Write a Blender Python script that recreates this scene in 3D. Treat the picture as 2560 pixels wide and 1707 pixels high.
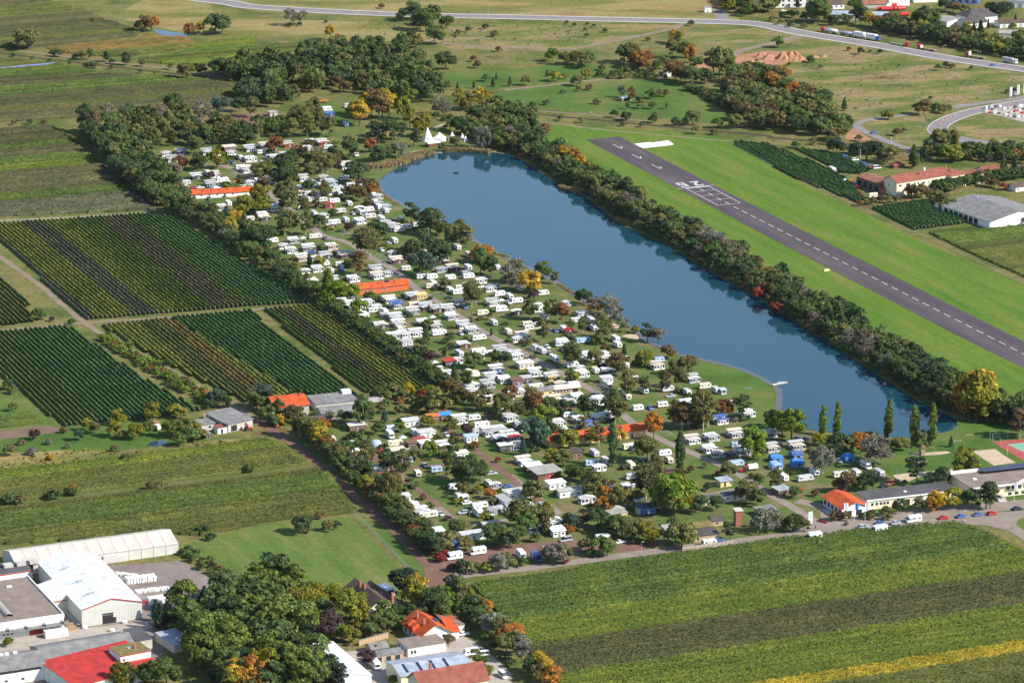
import bpy, bmesh, math, random
import numpy as np
from mathutils import Vector, Matrix
random.seed(7); RNG = np.random.default_rng(7)
R = math.radians
for o in list(bpy.data.objects): bpy.data.objects.remove(o)
scene = bpy.context.scene
COL = scene.collection
# ------------------------------------------------------------ camera
SW, SH, FPX, PITCH, CAMH = 2560.0, 1707.0, 9000.0, R(16.0), 460.0
cam_d = bpy.data.cameras.new('camera'); cam = bpy.data.objects.new('camera', cam_d); COL.objects.link(cam)
cam.location = (0, 0, CAMH); cam.rotation_euler = (R(90) - PITCH, 0, 0)
cam_d.sensor_width = 36.0; cam_d.lens = FPX / SW * 36.0; cam_d.clip_start = 5; cam_d.clip_end = 30000
scene.camera = cam
# ------------------------------------------------------------ sky, sun, exposure
SUN_EL, SUN_AZ = R(37), R(-22)          # azimuth measured from +X, negative = towards the camera
sdir = Vector((math.cos(SUN_EL) * math.cos(SUN_AZ), math.cos(SUN_EL) * math.sin(SUN_AZ), math.sin(SUN_EL)))
world = bpy.data.worlds.new('World'); scene.world = world; world.use_nodes = True
nt = world.node_tree; nt.nodes.clear()
sky = nt.nodes.new('ShaderNodeTexSky'); sky.sky_type = 'NISHITA'; sky.sun_disc = False
sky.sun_elevation = SUN_EL; sky.sun_rotation = math.atan2(sdir.x, sdir.y); sky.altitude = 150; sky.dust_density = 0.6; sky.ozone_density = 1.5
bg = nt.nodes.new('ShaderNodeBackground'); bg.inputs[1].default_value = 0.135
wo = nt.nodes.new('ShaderNodeOutputWorld'); nt.links.new(sky.outputs[0], bg.inputs[0]); nt.links.new(bg.outputs[0], wo.inputs[0])
sun_d = bpy.data.lights.new('sun', 'SUN'); sun_d.energy = 5.0; sun_d.angle = R(0.5); sun_d.color = (1.0, 0.94, 0.84)
sun = bpy.data.objects.new('sun', sun_d); COL.objects.link(sun); sun.location = (300, 1200, 900)
sun.rotation_euler = (-sdir).to_track_quat('-Z', 'Y').to_euler()
vs = scene.view_settings; vs.view_transform = 'Standard'; vs.look = 'None'; vs.exposure = 0.66; vs.gamma = 1.0; vs.use_curve_mapping = False

# ------------------------------------------------------------ pixels -> places on the ground
WIN = {'D': (0, 0, 2352 / 2560.0), 'S': (0, 0, 1.0)}
for i in range(4):
    for j in range(4): WIN['%d%d' % (i, j)] = (640 * i, 427 * j, 2350 / 640.0)
WIN.update({'q1': (380, 320, 6.533), 'q2': (700, 320, 6.533), 'q3': (1200, 620, 6.533), 'q4': (1180, 840, 6.533), 'q5': (980, 1160, 5.6),
            'q6': (2000, 1060, 4.2), 'q7': (1960, 0, 3.92), 'q8': (2080, 380, 4.9), 'q9': (1640, 1140, 2.8)})
def P(w, x, y):
    ox, oy, f = WIN[w]; return (ox + x / f, oy + y / f)
CP, SP = math.cos(PITCH), math.sin(PITCH)
def G(p, z=0.0):
    u = (p[0] - SW / 2) / FPX; v = (p[1] - SH / 2) / FPX
    dy = CP - v * SP; dz = -SP - v * CP
    t = (CAMH - z) / (-dz)
    return Vector((u * t, dy * t, z))
def W(w, x, y, z=0.0): return G(P(w, x, y), z)
def PROJ(v):
    x, y, z = v[0], v[1], v[2] - CAMH
    d = y * CP - z * SP; up = y * SP + z * CP
    return (SW / 2 + FPX * x / d, SH / 2 - FPX * up / d)
AXB = R(22.5)                              # the site grid: long axis of the runway, lanes and blocks is square to this
EB = Vector((math.cos(AXB), math.sin(AXB), 0)); EA = Vector((math.sin(AXB), -math.cos(AXB), 0))

# ------------------------------------------------------------ materials
MATS = {}
def new_mat(name):
    m = bpy.data.materials.new(name); m.use_nodes = True; MATS[name] = m
    t = m.node_tree; b = t.nodes['Principled BSDF']
    return m, t, b
def plain(name, col, rough=0.6, metal=0.0, var=0.12, scale=0.8, spec=0.5, bump=0.0):
    if name in MATS: return MATS[name]
    m, t, b = new_mat(name)
    n = t.nodes; l = t.links
    geo = n.new('ShaderNodeTexCoord'); no = n.new('ShaderNodeTexNoise'); no.inputs['Scale'].default_value = scale; no.inputs['Detail'].default_value = 5
    l.new(geo.outputs['Object'], no.inputs['Vector'])
    rp = n.new('ShaderNodeValToRGB'); e = rp.color_ramp.elements
    e[0].position = 0.3; e[1].position = 0.72
    e[0].color = (*[c * (1 - var) for c in col], 1); e[1].color = (*[min(1, c * (1 + var * .6)) for c in col], 1)
    l.new(no.outputs[0], rp.inputs[0]); l.new(rp.outputs[0], b.inputs['Base Color'])
    b.inputs['Roughness'].default_value = rough; b.inputs['Metallic'].default_value = metal; b.inputs['Specular IOR Level'].default_value = spec
    if bump:
        bp = n.new('ShaderNodeBump'); bp.inputs['Strength'].default_value = bump; l.new(no.outputs[0], bp.inputs['Height']); l.new(bp.outputs[0], b.inputs['Normal'])
    return m
def ground_mat(name, stops, scale=0.02, fine=0.6, fvar=0.35, rough=0.95, stretch=None, bump=0.0, spec=0.05, mid=None):
    """stops: [(pos, colour)...] read by a large noise; a fine noise varies the brightness."""
    m, t, b = new_mat(name); n = t.nodes; l = t.links
    g = n.new('ShaderNodeNewGeometry'); mp = n.new('ShaderNodeMapping')
    l.new(g.outputs['Position'], mp.inputs[0])
    if stretch: mp.vector_type = 'TEXTURE'; mp.inputs['Rotation'].default_value = (0, 0, stretch[0]); mp.inputs['Scale'].default_value = (1 / stretch[1], 1, 1)
    a = n.new('ShaderNodeTexNoise'); a.inputs['Scale'].default_value = scale; a.inputs['Detail'].default_value = 6; a.inputs['Roughness'].default_value = 0.62
    l.new(mp.outputs[0], a.inputs['Vector'])
    rp = n.new('ShaderNodeValToRGB'); el = rp.color_ramp.elements
    while len(el) > 1: el.remove(el[-1])
    el[0].position = stops[0][0]; el[0].color = (*stops[0][1], 1)
    for p, c in stops[1:]:
        e = el.new(p); e.color = (*c, 1)
    l.new(a.outputs[0], rp.inputs[0])
    f = n.new('ShaderNodeTexNoise'); f.inputs['Scale'].default_value = fine; f.inputs['Detail'].default_value = 4; f.inputs['Roughness'].default_value = 0.7
    l.new(g.outputs['Position'], f.inputs['Vector'])
    mr = n.new('ShaderNodeMapRange'); mr.inputs[1].default_value = 0.25; mr.inputs[2].default_value = 0.75
    mr.inputs[3].default_value = 1 - fvar; mr.inputs[4].default_value = 1 + fvar
    l.new(f.outputs[0], mr.inputs[0])
    mx = n.new('ShaderNodeMix'); mx.data_type = 'RGBA'; mx.blend_type = 'MULTIPLY'; mx.inputs[0].default_value = 1
    l.new(rp.outputs[0], mx.inputs[6]); l.new(mr.outputs[0], mx.inputs[7]); l.new(mx.outputs[2], b.inputs['Base Color'])
    b.inputs['Roughness'].default_value = rough; b.inputs['Specular IOR Level'].default_value = spec
    if bump:
        bp = n.new('ShaderNodeBump'); bp.inputs['Strength'].default_value = bump; bp.inputs['Distance'].default_value = 0.4; l.new(f.outputs[0], bp.inputs['Height']); l.new(bp.outputs[0], b.inputs['Normal'])
    return m
def paint_mat(name, rough=0.35, dirt=0.10):
    """takes the thing's own colour (object colour), slightly weathered"""
    m, t, b = new_mat(name); n = t.nodes; l = t.links
    oi = n.new('ShaderNodeObjectInfo'); tc = n.new('ShaderNodeTexCoord')
    no = n.new('ShaderNodeTexNoise'); no.inputs['Scale'].default_value = 0.9; no.inputs['Detail'].default_value = 5
    l.new(tc.outputs['Object'], no.inputs['Vector'])
    mr = n.new('ShaderNodeMapRange'); mr.inputs[1].default_value = .3; mr.inputs[2].default_value = .75; mr.inputs[3].default_value = 1 - dirt; mr.inputs[4].default_value = 1.0
    l.new(no.outputs[0], mr.inputs[0])
    mx = n.new('ShaderNodeMix'); mx.data_type = 'RGBA'; mx.blend_type = 'MULTIPLY'; mx.inputs[0].default_value = 1
    l.new(oi.outputs['Color'], mx.inputs[6]); l.new(mr.outputs[0], mx.inputs[7]); l.new(mx.outputs[2], b.inputs['Base Color'])
    b.inputs['Roughness'].default_value = rough
    return m
def leaf_mat(name, var=0.5, trans=0.25):
    m, t, b = new_mat(name); n = t.nodes; l = t.links
    oi = n.new('ShaderNodeObjectInfo'); g = n.new('ShaderNodeNewGeometry'); tc = n.new('ShaderNodeTexCoord')
    no = n.new('ShaderNodeTexNoise'); no.inputs['Scale'].default_value = 0.35; no.inputs['Detail'].default_value = 2
    l.new(tc.outputs['Object'], no.inputs['Vector'])
    ad = n.new('ShaderNodeMath'); ad.operation = 'MULTIPLY_ADD'; ad.inputs[1].default_value = 0.55
    l.new(g.outputs['Random Per Island'], ad.inputs[0]); l.new(no.outputs[0], ad.inputs[2])
    mr = n.new('ShaderNodeMapRange'); mr.inputs[1].default_value = .3; mr.inputs[2].default_value = 1.15; mr.inputs[3].default_value = 1 - var; mr.inputs[4].default_value = 1 + var
    l.new(ad.outputs[0], mr.inputs[0])
    hs = n.new('ShaderNodeHueSaturation')
    hr = n.new('ShaderNodeMapRange'); hr.inputs[1].default_value = 0; hr.inputs[2].default_value = 1; hr.inputs[3].default_value = 0.475; hr.inputs[4].default_value = 0.515
    l.new(no.outputs[0], hr.inputs[0]); l.new(hr.outputs[0], hs.inputs['Hue'])
    l.new(oi.outputs['Color'], hs.inputs['Color']); l.new(mr.outputs[0], hs.inputs['Value'])
    df = n.new('ShaderNodeBsdfDiffuse'); tr = n.new('ShaderNodeBsdfTranslucent'); ms = n.new('ShaderNodeMixShader'); ms.inputs[0].default_value = trans
    l.new(hs.outputs[0], df.inputs[0]); l.new(hs.outputs[0], tr.inputs[0]); l.new(df.outputs[0], ms.inputs[1]); l.new(tr.outputs[0], ms.inputs[2])
    n.remove(b); out = n['Material Output']; l.new(ms.outputs[0], out.inputs[0])
    return m

# ------------------------------------------------------------ objects
def link(name, data, parent=None, loc=None):
    o = bpy.data.objects.new(name, data); COL.objects.link(o)
    if parent is not None: o.parent = parent
    if loc is not None: o.location = loc
    return o
def mesh(name, verts, faces, mat=None, smooth=False):
    me = bpy.data.meshes.new(name); me.from_pydata([tuple(v) for v in verts], [], faces); me.update()
    if mat is not None:
        for m in (mat if isinstance(mat, (list, tuple)) else [mat]): me.materials.append(m)
    if smooth: me.polygons.foreach_set('use_smooth', [True] * len(me.polygons))
    return me
def bm_mesh(name, bm, mat=None, smooth=False):
    me = bpy.data.meshes.new(name); bm.normal_update(); bm.to_mesh(me); bm.free()
    if mat is not None:
        for m in (mat if isinstance(mat, (list, tuple)) else [mat]): me.materials.append(m)
    if smooth: me.polygons.foreach_set('use_smooth', [True] * len(me.polygons))
    return me
def tag(o, label, cat, group=None):
    o['label'] = label; o['category'] = cat
    if group: o['group'] = group
    return o
def structure(o): o['kind'] = 'structure'; return o
def stuff(o, label=None, cat=None):
    o['kind'] = 'stuff'
    if label: o['label'] = label; o['category'] = cat
    return o
def empty(name, loc, rz=0.0):
    o = bpy.data.objects.new(name, None); COL.objects.link(o); o.location = loc; o.rotation_euler = (0, 0, rz); o.empty_display_size = 0.5
    return o
def copy_tree(o, parent=None):
    c = o.copy(); COL.objects.link(c)
    if parent is not None: c.parent = parent
    for ch in KIDS.get(o.name, ()): copy_tree(ch, c)
    return c
KIDS = {}
def kid(o):
    KIDS.setdefault(o.parent.name, []).append(o); return o
def box_verts(x0, x1, y0, y1, z0, z1):
    return [(x0, y0, z0), (x1, y0, z0), (x1, y1, z0), (x0, y1, z0), (x0, y0, z1), (x1, y0, z1), (x1, y1, z1), (x0, y1, z1)]
BOXF = [(0, 3, 2, 1), (4, 5, 6, 7), (0, 1, 5, 4), (1, 2, 6, 5), (2, 3, 7, 6), (3, 0, 4, 7)]
class MB:
    def __init__(s): s.v = []; s.f = []
    def add(s, verts, faces):
        k = len(s.v); s.v += [tuple(v) for v in verts]; s.f += [tuple(i + k for i in f) for f in faces]; return s
    def box(s, x0, x1, y0, y1, z0, z1): return s.add(box_verts(x0, x1, y0, y1, z0, z1), BOXF)
    def prism(s, prof, a0, a1, axis='y'):
        """closed profile [(u, z)...] swept along axis"""
        n = len(prof); vv = []
        for a in (a0, a1):
            for (u, z) in prof: vv.append((u, a, z) if axis == 'y' else (a, u, z))
        ff = [tuple(range(n)), tuple(range(2 * n - 1, n - 1, -1))] + [(i, i + n, (i + 1) % n + n, (i + 1) % n) for i in range(n)]
        return s.add(vv, ff)
    def tube(s, p, q, r0, r1=None, n=6):
        r1 = r0 if r1 is None else r1
        p, q = Vector(p), Vector(q); d = (q - p).normalized(); a = d.orthogonal().normalized(); b = d.cross(a); vv = []
        for c, r in ((p, r0), (q, r1)):
            for i in range(n):
                t = 2 * math.pi * i / n; vv.append(c + a * (r * math.cos(t)) + b * (r * math.sin(t)))
        ff = [(i, (i + 1) % n, (i + 1) % n + n, i + n) for i in range(n)] + [tuple(range(n - 1, -1, -1)), tuple(range(n, 2 * n))]
        return s.add(vv, ff)
    def me(s, name, mat, smooth=False):
        me = mesh(name, s.v, s.f, mat, smooth)
        bm = bmesh.new(); bm.from_mesh(me); bmesh.ops.recalc_face_normals(bm, faces=bm.faces); bm.to_mesh(me); bm.free()
        return me
    def obj(s, name, mat, parent=None, smooth=False): return link(name, s.me(name, mat, smooth), parent)

def sheet(name, pts, z, mat, jitter=0.0, step=6.0):
    """a ground sheet from a polygon of world points"""
    out = []
    n = len(pts)
    for i in range(n):
        a, b = Vector(pts[i]), Vector(pts[(i + 1) % n]); d = (b - a).length
        k = max(1, int(d / step)) if jitter else 1
        for q in range(k):
            p = a.lerp(b, q / k)
            if jitter: p = p + Vector((random.uniform(-1, 1), random.uniform(-1, 1), 0)) * jitter
            out.append((p.x, p.y, z))
    bm = bmesh.new(); vs_ = [bm.verts.new(v) for v in out]; f = bm.faces.new(vs_)
    bmesh.ops.triangulate(bm, faces=[f], ngon_method='EAR_CLIP')
    for f in bm.faces:
        f.normal_update()
        if f.normal.z < 0: f.normal_flip()
    return structure(link(name, bm_mesh(name, bm, mat)))
def smooth_line(pts, step=4.0):
    """Catmull-Rom through world points"""
    if len(pts) < 3:
        a, b = Vector(pts[0]), Vector(pts[-1]); k = max(2, int((b - a).length / step)); return [a.lerp(b, i / k) for i in range(k + 1)]
    pp = [Vector(pts[0]) * 2 - Vector(pts[1])] + [Vector(p) for p in pts] + [Vector(pts[-1]) * 2 - Vector(pts[-2])]
    out = []
    for i in range(1, len(pp) - 2):
        a, b, c, d = pp[i - 1:i + 3]; k = max(2, int((c - b).length / step))
        for q in range(k):
            t = q / k
            out.append(0.5 * ((2 * b) + (c - a) * t + (2 * a - 5 * b + 4 * c - d) * t * t + (3 * b - a - 3 * c + d) * t ** 3))
    out.append(pp[-2]); return out
def ribbon(name, pts, width, z, mat, wob=0.0, off=0.0, h=0.0):
    L = smooth_line(pts); vv = []
    for i, p in enumerate(L):
        t = (L[min(i + 1, len(L) - 1)] - L[max(i - 1, 0)]); t.z = 0; t.normalize(); nrm = Vector((-t.y, t.x, 0))
        w0 = width / 2 + random.uniform(-wob, wob); w1 = width / 2 + random.uniform(-wob, wob)
        for k in (off + w0, off - w1): q = p + nrm * k; vv.append((q.x, q.y, z + h))
    ff = [(2 * i + 1, 2 * i + 3, 2 * i + 2, 2 * i) for i in range(len(L) - 1)]
    if h:
        n = len(vv); vv += [(v[0], v[1], z - 0.02) for v in vv]
        for i in range(len(L) - 1):
            ff += [(2 * i, 2 * i + 2, 2 * i + 2 + n, 2 * i + n), (2 * i + 3, 2 * i + 1, 2 * i + 1 + n, 2 * i + 3 + n)]
    me = mesh(name, vv, ff, mat)
    return structure(link(name, me))
# ============================================================ ground, lake, roads, runway
M_rough = ground_mat('rough_grass', [(0.30, (.055, .085, .022)), (0.45, (.10, .115, .032)), (0.56, (.165, .145, .055)), (0.68, (.11, .085, .035))], scale=0.035, fine=0.45, fvar=0.45, bump=.3)
M_dry = ground_mat('dry_meadow', [(0.32, (.10, .11, .032)), (0.45, (.155, .145, .045)), (0.56, (.25, .20, .085)), (0.68, (.19, .115, .045))], scale=0.03, fine=0.35, fvar=0.35, stretch=(R(5), .35), bump=.3)
M_heath = ground_mat('weedy_meadow', [(0.32, (.07, .10, .028)), (0.46, (.115, .13, .038)), (0.58, (.235, .175, .085)), (0.70, (.12, .095, .04))], scale=0.045, fine=0.3, fvar=0.4, stretch=(R(12), .4), bump=.3)
M_meadow = ground_mat('meadow_grass', [(0.32, (.050, .095, .020)), (0.52, (.078, .128, .028)), (0.66, (.135, .140, .045))], scale=0.03, fine=0.5, fvar=0.25, bump=.2)
M_air = ground_mat('airfield_grass', [(0.30, (.060, .120, .019)), (0.46, (.084, .148, .021)), (0.58, (.112, .158, .028)), (0.70, (.155, .158, .040))], scale=0.10, fine=0.4, fvar=0.28, stretch=(R(-67.5), .14))
M_lawn = ground_mat('camp_lawn', [(0.30, (.056, .094, .024)), (0.46, (.086, .126, .032)), (0.57, (.132, .128, .050)), (0.70, (.20, .150, .095))], scale=0.07, fine=0.8, fvar=0.3)
M_mown = ground_mat('mown_meadow', [(0.30, (.066, .108, .024)), (0.5, (.098, .142, .034)), (0.66, (.15, .155, .055))], scale=0.12, fine=0.5, fvar=0.3, stretch=(R(-67), .2))
M_vineg = ground_mat('vine_alley_grass', [(0.35, (.07, .105, .028)), (0.55, (.11, .12, .04)), (0.68, (.15, .115, .06))], scale=0.08, fine=0.5, fvar=0.3)
M_tarmac = ground_mat('road_tarmac', [(0.3, (.185, .165, .165)), (0.7, (.24, .215, .215))], scale=0.12, fine=1.2, fvar=0.12, rough=.85)
M_runway = ground_mat('runway_asphalt', [(0.3, (.060, .051, .060)), (0.5, (.080, .068, .077)), (0.7, (.115, .096, .098))], scale=0.09, fine=0.7, fvar=0.2, stretch=(R(-67.5), .12), rough=.85)
M_lane = ground_mat('camp_lane', [(0.3, (.20, .165, .14)), (0.7, (.27, .22, .19))], scale=0.15, fine=1.2, fvar=0.15, rough=.9)
M_red = ground_mat('red_gravel', [(0.3, (.135, .075, .058)), (0.6, (.19, .11, .085)), (0.75, (.22, .15, .12))], scale=0.12, fine=1.0, fvar=0.2)
M_dirt = ground_mat('dirt_track', [(0.3, (.17, .13, .09)), (0.6, (.235, .185, .135)), (0.75, (.16, .15, .07))], scale=0.12, fine=1.0, fvar=0.2)
M_sand = ground_mat('sand', [(0.3, (.38, .29, .20)), (0.7, (.50, .40, .29))], scale=0.2, fine=1.5, fvar=0.15)
M_yard = ground_mat('factory_yard', [(0.3, (.16, .13, .12)), (0.55, (.23, .19, .175)), (0.72, (.31, .28, .26))], scale=0.06, fine=0.9, fvar=0.2)
M_conc = ground_mat('pale_concrete', [(0.3, (.30, .26, .225)), (0.7, (.40, .36, .31))], scale=0.15, fine=1.0, fvar=0.15)
M_clay = ground_mat('clay_soil', [(0.3, (.26, .13, .075)), (0.6, (.36, .19, .11)), (0.75, (.30, .22, .16))], scale=0.1, fine=0.9, fvar=0.25)
M_plough = ground_mat('ploughed_soil', [(0.3, (.13, .085, .065)), (0.7, (.19, .13, .10))], scale=0.1, fine=1.4, fvar=0.35)
M_ballast = ground_mat('rail_ballast', [(0.3, (.11, .08, .065)), (0.7, (.16, .12, .10))], scale=0.2, fine=1.5, fvar=0.2)
M_white = plain('white_paint', (.78, .77, .73), .6, var=.1)
M_linepaint = plain('line_paint', (.52, .50, .48), .7, var=.35, scale=.5)
M_kerb = plain('kerb_stone', (.46, .43, .40), .8, var=.15)

sheet('ground', [(-3500, 200, 0), (3500, 200, 0), (3500, 12000, 0), (-3500, 12000, 0)], 0.0, M_rough)
def dsheet(name, w, pts, z, mat, jit=1.0, step=6):
    return sheet(name, [W(w, x, y) for x, y in pts], z, mat, jit, step)
# far dry meadows either side of the upper road
dsheet('dry_meadow', 'D', [(260, 40), (330, 0), (440, -60), (900, -60), (1700, -60), (1700, 50), (1500, 45), (1050, 40), (600, 30), (480, 5), (520, 75), (420, 78), (330, 55)], .05, M_dry)
dsheet('dry_meadow', 'D', [(450, 30), (620, 42), (900, 55), (1040, 60), (960, 95), (740, 95), (560, 80), (430, 75)], .06, M_dry)
dsheet('dry_meadow', 'D', [(900, 56), (1250, 55), (1560, 58), (1500, 80), (1380, 105), (1250, 118), (1050, 115), (960, 95)], .055, M_heath)
dsheet('weedy_meadow', 'D', [(1870, 88), (2000, 108), (2200, 145), (2360, 172), (2500, 200), (2500, 225), (2310, 232), (2150, 250), (2080, 285), (1960, 275), (1900, 225), (1800, 190), (1780, 120)], .05, M_heath)
dsheet('weedy_meadow', 'D', [(1995, 285), (2120, 262), (2140, 300), (2200, 345), (2060, 330)], .055, M_heath)
dsheet('weedy_meadow', 'D', [(2195, 290), (2230, 272), (2360, 270), (2420, 290), (2420, 330), (2300, 325), (2215, 312)], .056, M_heath)
# green meadows between the railway and the road
dsheet('orchard_meadow', 'D', [(975, 172), (1060, 165), (1180, 160), (1270, 148), (1420, 150), (1480, 160), (1380, 185), (1200, 195), (1120, 210), (1040, 200)], .05, M_meadow)
dsheet('orchard_meadow', 'D', [(1120, 215), (1290, 190), (1420, 182), (1560, 190), (1680, 210), (1720, 250), (1660, 285), (1500, 270), (1350, 258), (1180, 240)], .052, M_meadow)
dsheet('roadside_meadow', 'D', [(1600, 62), (1760, 68), (1850, 84), (1790, 108), (1660, 110), (1560, 90)], .05, M_heath)
dsheet('meadow_patch', 'D', [(740, 230), (820, 238), (830, 300), (760, 312), (730, 285)], .06, M_meadow)
dsheet('excavated_ground', '20', [(1640, 575), (2000, 520), (2350, 470), (2600, 490), (2680, 540), (2500, 590), (2050, 640), (1700, 625)], .07, M_clay, .3)
# airfield
dsheet('airfield_grass', 'D', [(1230, 285), (1330, 290), (1560, 305), (1690, 322), (1790, 395), (1900, 450), (2010, 500), (2120, 558), (2360, 655), (2700, 800), (2700, 1130), (2352, 960), (2150, 850), (1900, 720), (1600, 560), (1350, 430), (1240, 350)], .043, M_air, .6)
# camp site
dsheet('camp_lawn', 'D', [(330, 430), (400, 350), (520, 300), (830, 300), (900, 350), (1010, 330), (1120, 330), (1000, 520), (1200, 640), (1480, 780), (1600, 850), (1800, 900), (1800, 1000), (2100, 1020), (2250, 950), (2500, 960), (2600, 1060), (2600, 1150), (2352, 1168), (1930, 1212), (1490, 1272), (1060, 1328), (1000, 1310), (900, 1215), (760, 1085), (650, 975), (830, 905), (1010, 895), (740, 700), (600, 620), (420, 490)], .05, M_lawn, .6)
dsheet('bathing_lawn', 'D', [(1555, 812), (1690, 840), (1790, 880), (1800, 950), (1770, 985), (1700, 940), (1600, 890), (1560, 860)], .055, M_meadow, .5)
dsheet('play_lawn', 'D', [(2010, 1000), (2180, 965), (2450, 950), (2500, 1060), (2352, 1095), (2080, 1110), (2000, 1070)], .056, M_meadow, .5)
dsheet('mown_meadow', 'D', [(400, 1262), (470, 1235), (640, 1200), (800, 1186), (860, 1240), (960, 1345), (860, 1375), (760, 1370), (640, 1330), (530, 1345), (470, 1285)], .05, M_mown, .5)
dsheet('mown_verge', 'D', [(825, 1180), (900, 1215), (985, 1300), (985, 1350), (920, 1290), (850, 1215)], .052, M_meadow, .5)
dsheet('garden_meadow', '02', [(-40, 470), (250, 520), (420, 660), (560, 790), (900, 760), (1700, 700), (2000, 900), (1400, 960), (1000, 1000), (-40, 1030)], .05, M_meadow, .7)
dsheet('straw_waste', '02', [(-40, 1030), (500, 1000), (1100, 1000), (1700, 940), (2000, 900), (2350, 880), (2350, 960), (1400, 1060), (900, 1120), (-40, 1200)], .055, M_dry, .7)
dsheet('ploughed_strip', '02', [(-40, 830), (420, 770), (560, 790), (540, 830), (250, 870), (-40, 900)], .06, M_plough, .3)
dsheet('shrub_waste', '12', [(900, 520), (1700, 440), (1900, 480), (1900, 620), (1700, 700), (1300, 720), (1000, 700)], .055, M_rough, .5)
# factory and house yards
dsheet('factory_yard', '03', [(-60, 1000), (300, 1000), (900, 900), (1000, 480), (1300, 470), (1650, 440), (1800, 510), (1980, 650), (1900, 800), (1500, 1000), (1500, 1300), (1200, 1600), (-60, 1600)], .06, M_yard, .4)
dsheet('paved_yard', '03', [(-60, 1110), (600, 1075), (1340, 1000), (1400, 1060), (1150, 1120), (300, 1250), (-60, 1290)], .075, M_conc, .2)
dsheet('house_yard', '13', [(880, 1270), (1500, 1180), (1900, 1130), (2080, 1230), (2350, 1480), (2350, 1640), (800, 1640), (560, 1300)], .06, M_conc, .2)
dsheet('gravel_lot', 'D', [(1010, 1330), (985, 1300), (1000, 1285), (1060, 1265), (1230, 1245), (1420, 1235), (1480, 1250), (1480, 1270), (1330, 1265), (1180, 1285), (1090, 1300)], .065, M_red, .3)
# beach, courts, sand pits
dsheet('sand_court', '32', [(1870, 1005), (2085, 985), (2270, 1110), (2075, 1138)], .08, M_sand, .15, 4)
dsheet('sand_pit', '32', [(1265, 1030), (1400, 1020), (1640, 1005), (1675, 1020), (1560, 1040), (1380, 1048)], .08, M_sand, .2, 4)
dsheet('sand_pit', '32', [(1150, 1225), (1290, 1205), (1420, 1195), (1690, 1168), (1690, 1215), (1420, 1230), (1300, 1280), (1220, 1290)], .08, M_sand, .3, 4)
dsheet('beach', '21', [(1010, 1515), (1080, 1500), (1170, 1510), (1160, 1560), (1080, 1545)], .08, M_sand, .3, 4)
dsheet('beach', '21', [(880, 1420), (930, 1400), (990, 1430), (960, 1450)], .08, M_sand, .3, 4)
# ------------------------------------------------------------ lake
LAKE = [(866, 428), (874, 412), (905, 390), (945, 368), (990, 353), (1040, 347), (1110, 349), (1170, 357), (1215, 378), (1250, 403), (1290, 425), (1336, 447), (1380, 480), (1426, 515), (1490, 545), (1551, 575), (1610, 612), (1664, 643), (1764, 700), (1820, 738), (1877, 773), (1990, 845), (2060, 890), (2114, 925), (2160, 945), (2196, 965), (2192, 985), (2150, 997), (2090, 1006), (2020, 1002), (1960, 1000), (1900, 992), (1850, 985), (1805, 968), (1784, 945), (1790, 915), (1783, 890), (1740, 865), (1690, 845), (1620, 828), (1555, 813), (1500, 790), (1440, 745), (1390, 712), (1340, 690), (1300, 665), (1255, 635), (1190, 605), (1140, 580), (1085, 550), (1030, 520), (985, 500), (945, 482), (915, 466), (880, 448)]
def shallow_mat():
    m, t, b = new_mat('lake_water'); n = t.nodes; l = t.links
    b.inputs['Base Color'].default_value = (.010, .060, .125, 1); b.inputs['Roughness'].default_value = 0.06; b.inputs['IOR'].default_value = 1.45
    g = n.new('ShaderNodeNewGeometry'); no = n.new('ShaderNodeTexNoise'); no.inputs['Scale'].default_value = 1.1; no.inputs['Detail'].default_value = 3
    l.new(g.outputs['Position'], no.inputs['Vector']); bp = n.new('ShaderNodeBump'); bp.inputs['Strength'].default_value = .035; bp.inputs['Distance'].default_value = .12
    l.new(no.outputs[0], bp.inputs['Height']); l.new(bp.outputs[0], b.inputs['Normal'])
    big = n.new('ShaderNodeTexNoise'); big.inputs['Scale'].default_value = .012; big.inputs['Detail'].default_value = 3; l.new(g.outputs['Position'], big.inputs['Vector'])
    rp = n.new('ShaderNodeValToRGB'); rp.color_ramp.elements[0].position = .35; rp.color_ramp.elements[1].position = .65
    rp.color_ramp.elements[0].color = (.005, .040, .066, 1); rp.color_ramp.elements[1].color = (.008, .050, .074, 1)
    l.new(big.outputs[0], rp.inputs[0]); l.new(rp.outputs[0], b.inputs['Base Color'])
    return m
M_water = shallow_mat()
lake_w = [W('D', x, y) for x, y in LAKE]
lk = sheet('lake_water', [p for p in smooth_line(lake_w + [lake_w[0]], 5)[:-1]], .10, M_water)
# brown shallows along the near shore: a narrow band where the bed shows
M_shallow = ground_mat('shallow_bed', [(.3, (.075, .062, .05)), (.7, (.10, .085, .065))], scale=.1, fine=.6, fvar=.2, rough=.12, spec=.5)
NEAR = LAKE[34:] + [LAKE[0]]
ribbon('lake_shallows', [W('D', x, y) for x, y in NEAR], 3.0, .115, M_shallow, .5)
M_pond = plain('pond_water', (.03, .05, .10), .08, var=.2)
dsheet('pond_water', '00', [(1400, 270), (1480, 280), (1640, 305), (1720, 320), (1720, 345), (1560, 345), (1440, 310)], .09, M_pond, .4)
dsheet('pond_water', '02', [(1340, 950), (1400, 915), (1520, 905), (1530, 945), (1420, 962)], .09, M_pond, .3)

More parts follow.
